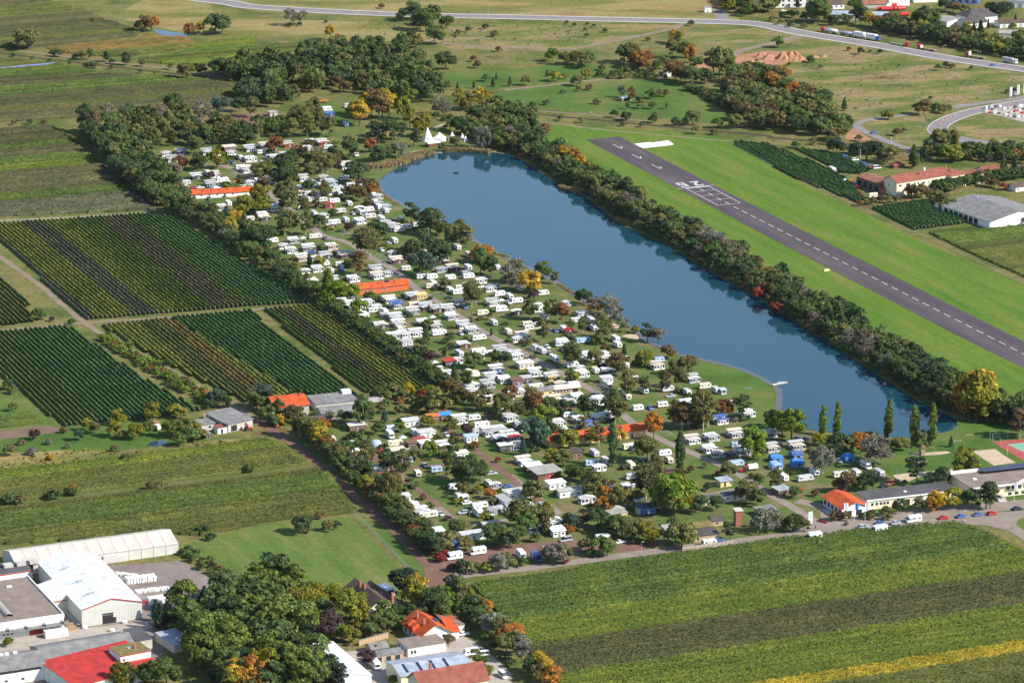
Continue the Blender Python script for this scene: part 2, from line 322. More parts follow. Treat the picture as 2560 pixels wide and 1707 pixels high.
# ------------------------------------------------------------ runway with its markings
rw = sheet('runway', [G((1465, 350)), G((1548, 342.3)), G((1920, 533)), G((2560, 854)), G((2900, 1024)), G((2900, 1094)), G((2560, 920)), G((2424, 854)), G((1920, 592))], .10, M_runway)
def mark(name, w, pts, z=.14, mat=M_linepaint, parent=rw):
    vv = [W(w, x, y) for x, y in pts]; me = mesh(name, [(v.x, v.y, z) for v in vv], [tuple(range(len(vv)))], mat)
    bm = bmesh.new(); bm.from_mesh(me)
    for f in bm.faces:
        if f.normal.z < 0: f.normal_flip()
    bm.to_mesh(me); bm.free()
    return link(name, me, parent)
A0 = W('21', 2057, 343); A1 = W('31', 2045, 1530)
axis = (A1 - A0); NA = 34; axn = axis.normalized(); axp = Vector((-axn.y, axn.x, 0))
def lineobj(name, a, b, w, z=.14, mat=M_linepaint, parent=rw):
    a, b = Vector(a), Vector(b); d = (b - a).normalized(); s_ = Vector((-d.y, d.x, 0)) * w / 2
    return link(name, mesh(name, [(*(q)[:2], z) for q in (a + s_, a - s_, b - s_, b + s_)], [(0, 1, 2, 3)], mat), parent)
d0, d1 = W('21', 2035, 331), W('21', 2079, 355)
dash = lineobj('centreline_dash', A0 - axn * 3.2, A0 + axn * 3.2, .55)
stepv = (W('21', 2140, 383) - A0).length * .995
k = 1
while True:
    p = A0 + axn * stepv * k
    if PROJ(p)[0] > 2700: break
    c = dash.copy(); COL.objects.link(c); c.parent = rw; c.location = axn * stepv * k; k += 1
lineobj('threshold_bar', W('21', 1590, 163), W('21', 1805, 143), 2.0)
lineobj('threshold_line', W('21', 1518, 168), W('21', 1845, 134), .7, .145)
c0, c1, c2, c3 = W('21', 1605, 168), W('21', 1890, 320), W('21', 2097, 298), W('21', 1800, 140)
lineobj('touchdown_line', c0, c1, .45); lineobj('touchdown_line', c1, c2, .45, .141); lineobj('touchdown_line', c3, c2, .45, .142)
for t in (.22, .45, .72): lineobj('cross_line', c0.lerp(c1, t), c3.lerp(c2, t), .35, .143)
for (x, y) in ((1745, 180), (1822, 219), (1898, 260), (1978, 300)):
    q = W('21', x, y); lineobj('centre_tick', q - axn * 3, q + axn * 3, .6, .144)
# the figures 2 and 6, read from the far end
def digit(polys, org, ex, ey, name):
    vv, ff = [], []
    for pl in polys:
        ff.append(tuple(range(len(vv), len(vv) + len(pl))))
        for (u, v) in pl: q = org + ex * u + ey * v; vv.append((q.x, q.y, .142))
    return link(name, mesh(name, vv, ff, M_linepaint), rw)
up = axn; right = axp * -1.0
if right.dot(EB) > 0: right = -right
st = 1.1
def bars(l): return [[(x0, y0), (x1, y0), (x1, y1), (x0, y1)] for x0, y0, x1, y1 in l]
two = bars([(-2.4, 7.8, 2.4, 9.6), (.8, 5.8, 2.4, 7.8), (-2.4, 0, 2.4, 1.8)]) + [[(2.4, 5.8), (.8, 5.8), (-2.4, 1.8), (-.4, 1.8)]]
six = bars([(-2.4, 7.9, 2.4, 9.6), (-2.4, 1.7, -.9, 7.9), (-.9, 4.2, 2.4, 5.7), (.9, 1.7, 2.4, 4.2), (-2.4, 0, 2.4, 1.7)])
def back(p, d): return p + up * d
o2 = W('21', 1695, 118); o6 = W('21', 1562, 130)
digit([[(u, v - 4.6) for u, v in pl] for pl in two], o2, right, up, 'figure_two')
digit([[(u, v - 4.6) for u, v in pl] for pl in six], o6, right, up, 'figure_six')
for (x, y) in ((965, 1348), (1140, 1440), (1322, 1533)):   # arrows before the threshold
    q = W('20', x, y); e = axn; s_ = axp
    vv = [q - e * 6 + s_ * .3, q - e * 6 - s_ * .3, q + e * 5 - s_ * .3, q + e * 5 + s_ * .3, q + e * 6.5, q + e * 1.5 + s_ * 2.6, q + e * .6 + s_ * 2.2, q + e * 1.5 - s_ * 2.6, q + e * .6 - s_ * 2.2, q + e * 5.0]
    link('runway_arrow', mesh('runway_arrow', [(v.x, v.y, .142) for v in vv], [(0, 1, 2, 3), (4, 5, 6, 9)] if axp.dot(EB) > 0 else [(0, 1, 2, 3), (4, 9, 8, 7)], M_linepaint), rw)
# pale signal panels beside the runway
for pts in ([(1120, 1325), (1272, 1307), (1345, 1350), (1200, 1364)], [(1275, 1314), (1352, 1303), (1425, 1342), (1347, 1349)], [(1356, 1302), (1432, 1293), (1490, 1330), (1427, 1341)]):
    o = mark('signal_panel', '20', pts, .16, M_white, None); structure(o)
# ------------------------------------------------------------ roads and tracks
road = [W('00', 1500, -60), W('00', 1780, -10), W('00', 2100, 30), W('00', 2350, 68), W('10', 800, 115), W('10', 1600, 145), W('20', 0, 160), W('20', 900, 182), W('20', 1600, 197), W('20', 2100, 213), W('20', 2350, 240), W('30', 300, 305), W('30', 1000, 420), W('30', 1600, 530), W('30', 2350, 640), W('30', 2700, 690)]
ribbon('main_road', road, 11.5, .12, M_tarmac)
for s_ in (-1, 1):
    ribbon('pavement', road, 2.0, .13, M_kerb, 0, s_ * 7.0, .12)
LANE = []
def track(name, w, pts, width, z, mat, wob=.3):
    if name == 'camp_lane': LANE.extend(smooth_line([W(w, x, y) for x, y in pts], 3))
    return ribbon(name, [W(w, x, y) for x, y in pts], width, z, mat, wob)
track('gravel_track', '20', [(1560, 215), (1480, 265), (1100, 345), (800, 400), (560, 452), (300, 450), (0, 440), (-400, 420), (-640, 395)], 4.5, .09, M_dirt)
track('gravel_track', '20', [(-60, 835), (0, 822), (250, 795), (500, 765), (700, 745), (860, 735), (1100, 735)], 3.5, .09, M_dirt)
track('side_road', '30', [(330, 320), (200, 355), (0, 410), (-180, 450), (-300, 490), (-380, 560)], 7.0, .10, M_dirt)
track('side_road', '20', [(1880, 90), (1910, 130), (1950, 190)], 9.0, .11, M_tarmac, 0)
curve = [W('30', x, y) for x, y in [(2700, 890), (2350, 940), (1990, 1003), (1800, 1050), (1640, 1110), (1560, 1170), (1570, 1225), (1680, 1265), (1850, 1300), (2050, 1320), (2350, 1345), (2600, 1360)]]
ribbon('curved_road', curve, 10.5, .12, M_tarmac)
track('link_road', '30', [(2600, 850), (2350, 895), (2000, 945), (1690, 990)], 6, .10, M_tarmac)
track('side_road', '30', [(640, 1100), (730, 1135), (800, 1150), (900, 1105), (1040, 1090), (1180, 1070), (1300, 1055)], 5, .10, M_tarmac, .2)
track('side_road', '30', [(800, 1140), (850, 1190), (960, 1240), (1080, 1295), (1200, 1340), (1300, 1375), (1340, 1420)], 6, .105, M_tarmac, .2)
dsheet('gravel_apron', '30', [(780, 1180), (840, 1210), (950, 1280), (860, 1300), (720, 1275), (700, 1255)], .09, M_clay, .5)
# camp entrance road along the lower vineyard
entry = [W('D', x, y) for x, y in [(985, 1348), (1060, 1322), (1200, 1306), (1490, 1268), (1680, 1244), (1830, 1226), (1930, 1206), (2100, 1182), (2200, 1172), (2352, 1158), (2600, 1130)]]
ribbon('entrance_road', entry[:6], 6.0, .10, M_lane, .1)
ribbon('entrance_road', entry[5:], 11.0, .102, M_lane, .1)
dsheet('entrance_apron', '33', [(400, 190), (560, 130), (1000, 100), (1700, 30), (2350, -20), (2500, -30), (2500, 330), (2350, 260), (2200, 165), (2000, 118), (1800, 112), (1300, 155), (600, 240)], .106, M_lane, .1)
dsheet('road_island', '33', [(2300, 60), (2420, 20), (2600, 60), (2450, 200), (2350, 165), (2280, 110)], .13, M_meadow, .1)
track('farm_track', 'D', [(-40, 555), (0, 590), (90, 655), (195, 742), (300, 803), (390, 850), (480, 903), (560, 945), (620, 985)], 3.2, .08, M_dirt, .4)
track('red_track', 'D', [(590, 965), (650, 1003), (700, 1040), (760, 1090), (810, 1135), (870, 1185), (930, 1240), (975, 1290), (1010, 1335)], 4.6, .09, M_red, .4)
dsheet('red_junction', '13', [(1540, 440), (1650, 480), (1720, 540), (1860, 590), (1760, 640), (1750, 720), (1620, 720), (1560, 650), (1540, 560)], .11, M_red, .4)
track('grass_track', 'D', [(-20, 760), (100, 750), (195, 742), (340, 732), (480, 722), (620, 708), (745, 697)], 3.4, .07, M_dirt, .7)
track('field_track', 'D', [(-20, 508), (150, 500), (340, 488)], 1.6, .07, M_conc, .2)
# lanes inside the camp site
track('camp_lane', 'D', [(500, 375), (560, 400), (600, 425), (625, 450), (690, 500), (740, 540), (800, 558), (850, 590), (905, 620), (960, 665), (1030, 710), (1100, 757), (1180, 800), (1260, 842), (1340, 885), (1400, 920), (1445, 965), (1520, 1010), (1600, 1045), (1680, 1080), (1760, 1130), (1830, 1170), (1890, 1208)], 4.2, .09, M_lane, .2)
track('camp_lane', '12', [(1740, 810), (1820, 850), (1920, 920), (2020, 1000), (2150, 1100), (2350, 1260), (2470, 1370), (2620, 1460), (2700, 1530)], 3.4, .085, M_red, .3)
track('camp_lane', '12', [(1020, 980), (1100, 1060), (1160, 1130), (1290, 1190), (1400, 1300), (1480, 1350), (1580, 1430), (1680, 1510), (1780, 1590)], 3.0, .083, M_red, .3)
track('camp_lane', '12', [(1290, 1185), (1400, 1160), (1560, 1140), (1740, 1128), (1900, 1090), (2020, 1060)], 3.0, .082, M_red, .3)
track('camp_lane', 'q5', [(640, 600), (760, 700), (880, 790), (1000, 830), (1150, 840), (1400, 810), (1700, 770), (1980, 740), (2150, 700), (2350, 690)], 3.4, .086, M_lane, .2)
track('camp_lane', 'q5', [(2350, 690), (2280, 640), (2150, 540), (2060, 480), (1850, 320), (1750, 230), (1650, 150)], 3.2, .081, M_lane, .2)
track('camp_lane', '22', [(880, 1530), (1060, 1500), (1300, 1465), (1700, 1420), (1900, 1385), (2060, 1350), (2200, 1300)], 2.6, .084, M_lane, .2)
track('camp_lane', 'D', [(1905, 1195), (1890, 1165), (1830, 1150)], 6, .093, M_lane, .2)
track('foot_path', '10', [(1420, 1400), (1500, 1385), (1640, 1390), (1700, 1400)], 1.4, .09, M_conc, .1)
track('foot_path', '10', [(1590, 1190), (1680, 1160), (1740, 1140)], 2, .09, M_conc, .1)
# railway
RAIL = [W('00', -200, 460), W('00', 0, 490), W('00', 740, 582), W('00', 1700, 690), W('00', 2350, 750), W('20', 60, 1030), W('20', 1100, 1135), W('20', 2350, 1250), W('30', 0, 1262), W('30', 770, 1332), W('30', 1400, 1395), W('30', 2500, 1480)]
rl = ribbon('railway_bed', RAIL, 3.4, .10, M_ballast, .15)
M_rail = plain('rail_steel', (.16, .10, .075), .5, .6)
for s_ in (-.75, .75):
    o = ribbon('rail', RAIL, .16, .10, M_rail, 0, s_, .2); o.parent = rl; del o['kind']
track('rail_path', '20', [(130, 1105), (420, 1140), (700, 1180), (1200, 1228), (1600, 1265), (1980, 1300)], 2.4, .09, M_dirt, .2)
track('rail_path', '20', [(0, 1000), (350, 1030), (700, 1055), (900, 1080), (1230, 1115)], 2.6, .09, M_dirt, .3)
track('rail_path', '00', [(180, 470), (500, 510), (900, 560), (1300, 605), (1600, 640), (1900, 690), (2200, 730)], 3.4, .09, M_dirt, .4)
# tennis court
M_ctred = plain('court_red', (.34, .07, .055), .8, var=.15, scale=.3); M_ctgreen = plain('court_green', (.18, .36, .27), .8, var=.12, scale=.3)
dsheet('sports_court', '32', [(2060, 920), (2350, 893), (2600, 870), (2900, 1090), (2520, 1130), (2350, 1095)], .09, M_ctred, 0)
dsheet('court_field', '32', [(2195, 945), (2350, 928), (2560, 905), (2760, 1050), (2480, 1075), (2350, 1015)], .13, M_ctgreen, 0)
# ============================================================ vineyards
def vine_mat(name, dark, mid, light, scale=1.3, big=.05):
    m, t, b = new_mat(name); n = t.nodes; l = t.links
    g = n.new('ShaderNodeNewGeometry'); a = n.new('ShaderNodeTexNoise'); a.inputs['Scale'].default_value = scale; a.inputs['Detail'].default_value = 4; a.inputs['Roughness'].default_value = .75
    l.new(g.outputs['Position'], a.inputs['Vector'])
    c = n.new('ShaderNodeTexNoise'); c.inputs['Scale'].default_value = big; c.inputs['Detail'].default_value = 4; l.new(g.outputs['Position'], c.inputs['Vector'])
    ad = n.new('ShaderNodeMath'); ad.operation = 'MULTIPLY_ADD'; ad.inputs[1].default_value = .38; l.new(c.outputs[0], ad.inputs[0]); l.new(a.outputs[0], ad.inputs[2])
    rp = n.new('ShaderNodeValToRGB'); e = rp.color_ramp.elements; e[0].position = .50; e[0].color = (*dark, 1); e[1].position = .86; e[1].color = (*light, 1); k = e.new(.69); k.color = (*mid, 1)
    l.new(ad.outputs[0], rp.inputs[0]); l.new(rp.outputs[0], b.inputs['Base Color'])
    mr = n.new('ShaderNodeMapRange'); mr.inputs[3].default_value = .72; mr.inputs[4].default_value = 1.3; l.new(g.outputs['Random Per Island'], mr.inputs[0])
    mx = n.new('ShaderNodeMix'); mx.data_type = 'RGBA'; mx.blend_type = 'MULTIPLY'; mx.inputs[0].default_value = 1; l.new(rp.outputs[0], mx.inputs[6]); l.new(mr.outputs[0], mx.inputs[7]); l.new(mx.outputs[2], b.inputs['Base Color'])
    b.inputs['Roughness'].default_value = .9; b.inputs['Specular IOR Level'].default_value = .1
    return m
VM = {
 'green': vine_mat('vine_green', (.024, .048, .012), (.051, .081, .018), (.109, .130, .024)),
 'dark': vine_mat('vine_dark_green', (.022, .051, .020), (.043, .085, .027), (.097, .139, .033)),
 'yellow': vine_mat('vine_yellow_green', (.050, .074, .015), (.105, .120, .023), (.195, .178, .032)),
 'lime': vine_mat('vine_lime', (.036, .064, .011), (.074, .102, .017), (.148, .154, .023)),
 'gold': vine_mat('vine_gold', (.081, .095, .014), (.218, .183, .020), (.459, .314, .032)),
 'olive': vine_mat('vine_olive', (.034, .048, .015), (.066, .077, .020), (.125, .116, .030)),
 'brown': vine_mat('vine_brown', (.036, .044, .020), (.064, .066, .030), (.118, .098, .042)),
 'dusk': vine_mat('vine_dusky', (.027, .034, .016), (.051, .056, .023), (.097, .087, .031)),
 'purple': vine_mat('vine_purple', (.040, .050, .028), (.068, .074, .040), (.120, .114, .060)),
 'orange': vine_mat('vine_orange', (.06, .06, .020), (.115, .085, .026), (.22, .12, .036)),
}
VADJ = {'green': 'fresh green', 'dark': 'dark green', 'yellow': 'yellow green', 'lime': 'bright green', 'gold': 'golden', 'olive': 'olive green', 'brown': 'brownish', 'dusk': 'dusky', 'purple': 'dull purple', 'orange': 'rusty orange'}
def row_arrays(p, q, h, w, step):
    p, q = np.array(p[:2]), np.array(q[:2]); d = q - p; L = np.linalg.norm(d)
    if L < 3: return None
    d /= L; nrm = np.array([-d[1], d[0]]); n = max(3, int(L / step) + 1)
    t = np.linspace(0, L, n)
    prof_u = np.array([-.75, -1.0, -.05, 1.0, .75]); prof_z = np.array([.12, .68, 1.0, .68, .12])
    u = prof_u[None, :] * w / 2 * RNG.uniform(.65, 1.35, (n, 5)); z = prof_z[None, :] * h * RNG.uniform(.62, 1.15, (n, 5))
    hs = RNG.uniform(.86, 1.08, (n, 1)); z = z * hs
    z[0] *= .75; z[-1] *= .75; z[:, 0] = z[:, 4] = .0
    along = t[:, None] + RNG.uniform(-.3, .3, (n, 5)) * step
    x = p[0] + d[0] * along + nrm[0] * u; y = p[1] + d[1] * along + nrm[1] * u
    V = np.stack([x, y, z], -1).reshape(-1, 3)
    i = np.arange(n - 1)[:, None] * 5 + np.arange(4)[None, :]
    F = np.stack([i, i + 1, i + 6, i + 5], -1).reshape(-1, 4)
    caps = [(4, 3, 2, 1, 0), tuple((n - 1) * 5 + k for k in range(5))]
    return V, F
def shoots(p, q, h, w, per):
    p, q = np.array(p[:2]), np.array(q[:2]); d = q - p; L = np.linalg.norm(d); n = int(L * per); d = d / L; nr = np.array([-d[1], d[0]])
    t = RNG.uniform(0, L, n); u = RNG.uniform(-.5, .5, n) * w; c = p + d * t[:, None] + nr * u[:, None]; a = RNG.uniform(0, 3.14, n); r = RNG.uniform(.14, .32, n); z0 = h * RNG.uniform(.72, 1.0, n); z1 = z0 + RNG.uniform(.08, .42, n)
    ex = np.stack([np.cos(a) * r, np.sin(a) * r], -1); ln = RNG.normal(0, .38, (n, 2))
    V = np.stack([np.column_stack([c - ex, z0]), np.column_stack([c + ex, z0]), np.column_stack([c + ex * .6 + ln, z1]), np.column_stack([c - ex * .6 + ln, z1])], 1).reshape(-1, 3)
    return V, np.arange(len(V)).reshape(-1, 4)
def np_mesh(name, V, F, mats, midx=None, smooth=False):
    me = bpy.data.meshes.new(name); nf = len(F)
    me.vertices.add(len(V)); me.vertices.foreach_set('co', np.asarray(V, dtype=np.float32).ravel())
    me.loops.add(nf * 4); me.polygons.add(nf)
    me.polygons.foreach_set('loop_start', np.arange(nf, dtype=np.int32) * 4); me.polygons.foreach_set('loop_total', np.full(nf, 4, dtype=np.int32))
    me.loops.foreach_set('vertex_index', np.asarray(F, dtype=np.int32).ravel())
    for m in mats: me.materials.append(m)
    if midx is not None: me.polygons.foreach_set('material_index', np.asarray(midx, dtype=np.int32))
    if smooth: me.polygons.foreach_set('use_smooth', np.ones(nf, dtype=bool))
    me.update(calc_edges=True); return me
def clip_row(poly, o, d):
    """intervals of the line o + t d inside a polygon (2D)"""
    ts = []; n = len(poly)
    for i in range(n):
        a, b = poly[i], poly[(i + 1) % n]; e = b - a; den = d.x * e.y - d.y * e.x
        if abs(den) < 1e-9: continue
        w = a - o; t = (w.x * e.y - w.y * e.x) / den; s_ = (w.x * d.y - w.y * d.x) / den
        if 0 <= s_ < 1: ts.append(t)
    ts.sort(); return [(ts[i], ts[i + 1]) for i in range(0, len(ts) - 1, 2)]
M_post = plain('post_wood', (.34, .30, .26), .8)
POST = MB().tube((0, 0, 0), (0, 0, 1.9), .09, .08, 5).me('end_post', M_post)
def vineyard(w, pts, d, spacing, bands, label, h=1.9, wd=1.0, step=1.4, single=False, gaps=(), group=None, under=M_vineg, posts=False, z0=.06, per=0):
    poly = [W(w, x, y) for x, y in pts]
    sheet('vineyard_ground', poly, z0, under, .5)
    d = Vector((d.x, d.y, 0)).normalized(); nrm = Vector((-d.y, d.x, 0))
    if nrm.x < 0 if abs(nrm.x) > abs(nrm.y) else nrm.y > 0: nrm = -nrm           # bands run left to right, or far to near
    c = [p.dot(nrm) for p in poly]; lo, hi = min(c), max(c)
    bb = sorted([(W(bw, bx, by).dot(nrm), col) for (bw, bx, by, col) in bands])
    gg = [(W(gw, x0, y0).dot(nrm), wd2) for (gw, x0, y0, wd2) in gaps]
    cols = sorted(set(b[1] for b in bb)); VV, FF, MI = [], [], []; base = 0
    t = lo + spacing * .5; nrow = 0
    while t < hi:
        if not any(abs(t - g0) < g1 for g0, g1 in gg):
            col = bb[0][1]
            for b0, cc in bb:
                if t >= b0: col = cc
            for (t0, t1) in clip_row(poly, nrm * t, d):
                a, b = nrm * t + d * (t0 + .5), nrm * t + d * (t1 - random.uniform(.3, 1.2))
                hh = h * random.uniform(.93, 1.06)
                if single:
                    r = row_arrays(Vector((0, 0)), Vector((b - a).xy), hh, wd, step)
                    if r is None: continue
                    o = link('vine_row', np_mesh('vine_row', r[0], r[1], [VM[col]]), None, (a.x, a.y, z0))
                    tag(o, VADJ[col] + ' ' + label, 'vine row', group)
                    if posts:
                        for q in (a, b):
                            e = link('end_post', POST, o); e.location = (q.x - a.x, q.y - a.y, 0)
                    nrow += 1
                else:
                    r = row_arrays(a, b, hh, wd, step)
                    if r is None: continue
                    VV.append(r[0]); FF.append(r[1] + base); base += len(r[0]); MI.append(np.full(len(r[1]), cols.index(col)))
                    if per: r = shoots(a, b, hh, wd, per); VV.append(r[0]); FF.append(r[1] + base); base += len(r[0]); MI.append(np.full(len(r[1]), cols.index(col)))
        t += spacing * random.uniform(.97, 1.03)
    if not single and VV:
        V = np.concatenate(VV); V[:, 2] += z0
        o = link('vineyard_rows', np_mesh('vineyard_rows', V, np.concatenate(FF), [VM[c_] for c_ in cols], np.concatenate(MI)))
        stuff(o, label, 'vineyard')
dA1 = W('01', 1930, 1275) - W('01', 830, 430)
# the resolved plots left of the camp site: every row its own thing
vineyard('01', [(-260, 505), (1530, 385), (2350, 900), (2750, 1110), (2900, 1215), (2350, 1245), (800, 1375), (-260, 420)], dA1, 2.25,
  [('01', 500, 1130, 'purple'), ('01', 890, 1360, 'yellow'), ('01', 1200, 1330, 'purple'), ('01', 1440, 1310, 'yellow'), ('01', 1600, 1295, 'lime'), ('01', 1780, 1280, 'green'), ('01', 1930, 1270, 'brown'), ('01', 2240, 1245, 'green'), ('01', 2400, 1240, 'dark')],
  'long vine row in the multi-coloured plot above the grass cross track', single=True, group='vine rows of the striped plot', posts=True)
vineyard('02', [(-200, -70), (620, -143), (860, 20), (1300, 330), (1850, 640), (1340, 720), (900, 750), (580, 790), (0, 300), (-200, 120)], dA1, 2.3,
  [('02', 0, 300, 'green'), ('02', 900, 700, 'dark')], 'vine row in the plot left of the shrub-lined track', single=True, group='vine rows of the dark plot', posts=True)
vineyard('01', [(-200, 780), (-60, 930), (290, 1235), (235, 1262), (320, 1390), (-60, 1440), (-200, 1450)], dA1, 2.3, [('01', 0, 1300, 'olive'), ('01', 200, 1200, 'dark')],
  'short vine row in the triangular plot beside the dirt track', single=True, group='vine rows of the triangular plot')
vineyard('02', [(930, -145), (1545, -212), (1900, 0), (2350, 270), (2690, 480), (2500, 570), (2340, 600), (1780, 335), (1150, 0)], dA1, 2.3,
  [('02', 1150, 0, 'yellow'), ('02', 1500, 60, 'olive'), ('02', 1750, 30, 'orange'), ('02', 1850, -10, 'yellow')], 'vine row in the plot beside the straight dirt track', single=True, group='vine rows of the yellow plot', wd=1.3)
vineyard('12', [(-785, -218), (-70, -285), (300, 0), (880, 450), (940, 500), (650, 520), (345, 470), (0, 265), (-470, 0)], dA1, 2.3,
  [('12', -470, 0, 'dark')], 'vine row between the yellow plot and the bare alley', single=True, group='vine rows of the deep green plot')
vineyard('12', [(60, -292), (600, -345), (1080, 0), (1690, 420), (1400, 450), (1000, 478), (420, 10)], dA1, 2.3,
  [('12', 420, 10, 'green'), ('12', 560, 10, 'brown'), ('12', 700, 10, 'yellow'), ('12', 900, 10, 'olive'), ('12', 1000, 10, 'dark'), ('12', 1050, 0, 'brown')], 'vine row between the bare alley and the camp hedge', single=True, group='vine rows beside the camp hedge')
dA2 = W('q8', 1020, 960) - W('q8', 490, 690)
vineyard('q8', [(490, 690), (1000, 610), (1160, 645), (1650, 850), (1630, 885), (1020, 962), (760, 840)], W('q8', 1080, 950) - W('q8', 560, 680), 2.3, [('q8', 800, 800, 'dark')],
  'vine row between the farm and the airfield fence', single=True, group='vine rows by the farm barn', posts=True)
dA3 = W('31', 620, 160) - W('30', -200, 1310)
vineyard('30', [(-350, 1300), (0, 1325), (430, 1500), (720, 1650), (900, 1838), (830, 1870), (200, 1618), (0, 1500)], dA3, 2.4, [('30', 0, 1400, 'dark')],
  'vine row in the narrow plot along the airfield fence', single=True, group='vine rows along the airfield fence', step=2)
vineyard('30', [(230, 1362), (560, 1400), (960, 1560), (860, 1605), (640, 1590), (480, 1480)], dA3, 2.4, [('30', 500, 1400, 'dark')],
  'vine row in the wedge plot beside the parked cars', single=True, group='vine rows beside the car park', step=2)
# plots whose rows run across the view and melt together
vineyard('D', [(1082, 1346), (1490, 1283), (1930, 1224), (2195, 1202), (2240, 1212), (2400, 1290), (2600, 1400), (2600, 1660), (1310, 1660), (1195, 1470)], EB, 2.0,
  [('33', 1200, 150, 'green'), ('33', 1200, 500, 'lime'), ('33', 1200, 735, 'dusk'), ('33', 1200, 1035, 'lime'), ('33', 1200, 1385, 'gold'), ('33', 1200, 1480, 'olive')],
  'broad vineyard in green, brown and gold bands below the entrance road', step=1.0, h=1.8, wd=1.15, per=3.5)
vineyard('D', [(-30, 1088), (300, 1052), (620, 1010), (700, 1060), (760, 1090), (825, 1178), (640, 1195), (470, 1232), (390, 1228), (0, 1252), (-30, 1250)], EB, 2.1,
  [('02', 1000, 1100, 'lime'), ('02', 1000, 1165, 'olive'), ('02', 1000, 1300, 'olive'), ('02', 1000, 1470, 'green'), ('03', 1000, 60, 'olive')],
  'olive vineyard crossed by grassy alleys beside the red gravel track', step=1.2, gaps=[('02', 1000, 1268, 2.4), ('02', 1000, 1390, 4.0)], wd=1.15, per=3)
vineyard('02', [(-40, 700), (300, 660), (410, 755), (-40, 805)], EB, 2.0, [('02', 100, 700, 'green')], 'small square vine plot beside the ploughed strip', step=1.2)
vineyard('D', [(-30, 302), (120, 290), (180, 330), (250, 390), (330, 455), (365, 482), (200, 490), (-30, 500)], EB, 2.0,
  [('00', 100, 1130, 'brown'), ('00', 100, 1240, 'dusk'), ('00', 100, 1340, 'green'), ('00', 100, 1390, 'brown'), ('00', 100, 1470, 'green'), ('00', 100, 1525, 'lime'), ('01', 100, 25, 'brown'), ('01', 100, 120, 'brown'), ('01', 100, 225, 'green'), ('01', 100, 300, 'purple')],
  'brown and green banded vineyard beside the tall tree belt', step=1.4, wd=1.1, per=2)
vineyard('00', [(-60, 720), (850, 690), (1100, 690), (1500, 705), (2350, 790), (2600, 850), (2400, 900), (1700, 1000), (700, 1080), (480, 1095), (-60, 1130)], EB, 2.2,
  [('00', 500, 700, 'dusk'), ('00', 500, 780, 'green'), ('00', 500, 860, 'dusk'), ('00', 500, 965, 'olive'), ('00', 500, 1000, 'brown')], 'wide green vineyard between the railway and the riding arena', step=1.8, wd=1.25, per=1.2)
vineyard('00', [(-60, 540), (500, 575), (900, 660), (300, 712), (-60, 738)], EB, 2.2, [('00', 100, 560, 'olive'), ('00', 100, 660, 'green')], 'narrow vineyard with blue bird netting below the railway', step=1.8, wd=1.3)
vineyard('00', [(-60, -40), (380, -10), (830, 130), (1300, 295), (1250, 335), (800, 390), (300, 440), (-60, 480)], EB, 2.2,
  [('00', 200, -30, 'brown'), ('00', 200, 50, 'olive'), ('00', 200, 165, 'brown'), ('00', 200, 255, 'dusk'), ('00', 200, 345, 'olive'), ('00', 200, 385, 'brown')], 'far vineyard in green and brown stripes above the railway', step=2.0, wd=1.3, gaps=[('00', 500, 228, 2.5), ('00', 700, 335, 2.2)])
vineyard('00', [(420, 450), (700, 420), (1400, 352), (1700, 345), (1820, 410), (1600, 470), (1050, 530), (700, 505)], EB, 2.2, [('00', 800, 430, 'orange'), ('00', 800, 490, 'olive')], 'rusty orange vineyard above the railway', step=2.0, wd=1.3)
vineyard('00', [(1200, 565), (1500, 510), (1850, 410), (2350, 335), (2350, 440), (2930, 370), (2990, 425), (2700, 470), (2350, 600), (1600, 600)], EB, 2.2, [('00', 1500, 480, 'green'), ('00', 1900, 440, 'lime'), ('00', 1900, 500, 'olive'), ('00', 1900, 540, 'lime')], 'strip vineyard with grass alleys beside the dark wood', step=2.0, wd=1.3, gaps=[('00', 1900, 455, 5), ('00', 1900, 510, 3)], under=M_meadow)
vineyard('q8', [(1180, 1000), (1640, 905), (1800, 950), (1930, 962), (2352, 912), (2700, 880), (2700, 1700), (2352, 1535), (1700, 1250)], EB, 2.1, [('q8', 1800, 1000, 'green'), ('q8', 1800, 1150, 'olive')], 'olive vineyard between the long white shed and the airfield', step=1.4, wd=1.25)
# blue bird net over one row
M_net = plain('bird_net', (.10, .17, .34), .8, var=.35, scale=1.5)
vb = MB()
a, b = W('00', 0, 650), W('00', 520, 605); dd = (b - a); nn = int(dd.length / 2)
for i in range(nn):
    p = a.lerp(b, i / nn); q = a.lerp(b, (i + 1) / nn); h = 2.1 + random.uniform(-.15, .15)
    s_ = Vector((-dd.y, dd.x, 0)).normalized() * .9
    vb.add([p - s_ + Vector((0, 0, .9)), p + Vector((0, 0, h)), p + s_ + Vector((0, 0, .9)), q - s_ + Vector((0, 0, .9)), q + Vector((0, 0, h)), q + s_ + Vector((0, 0, .9))], [(0, 1, 4, 3), (1, 2, 5, 4)])
tag(vb.obj('bird_net', M_net), 'blue bird net draped along one far vine row', 'net')
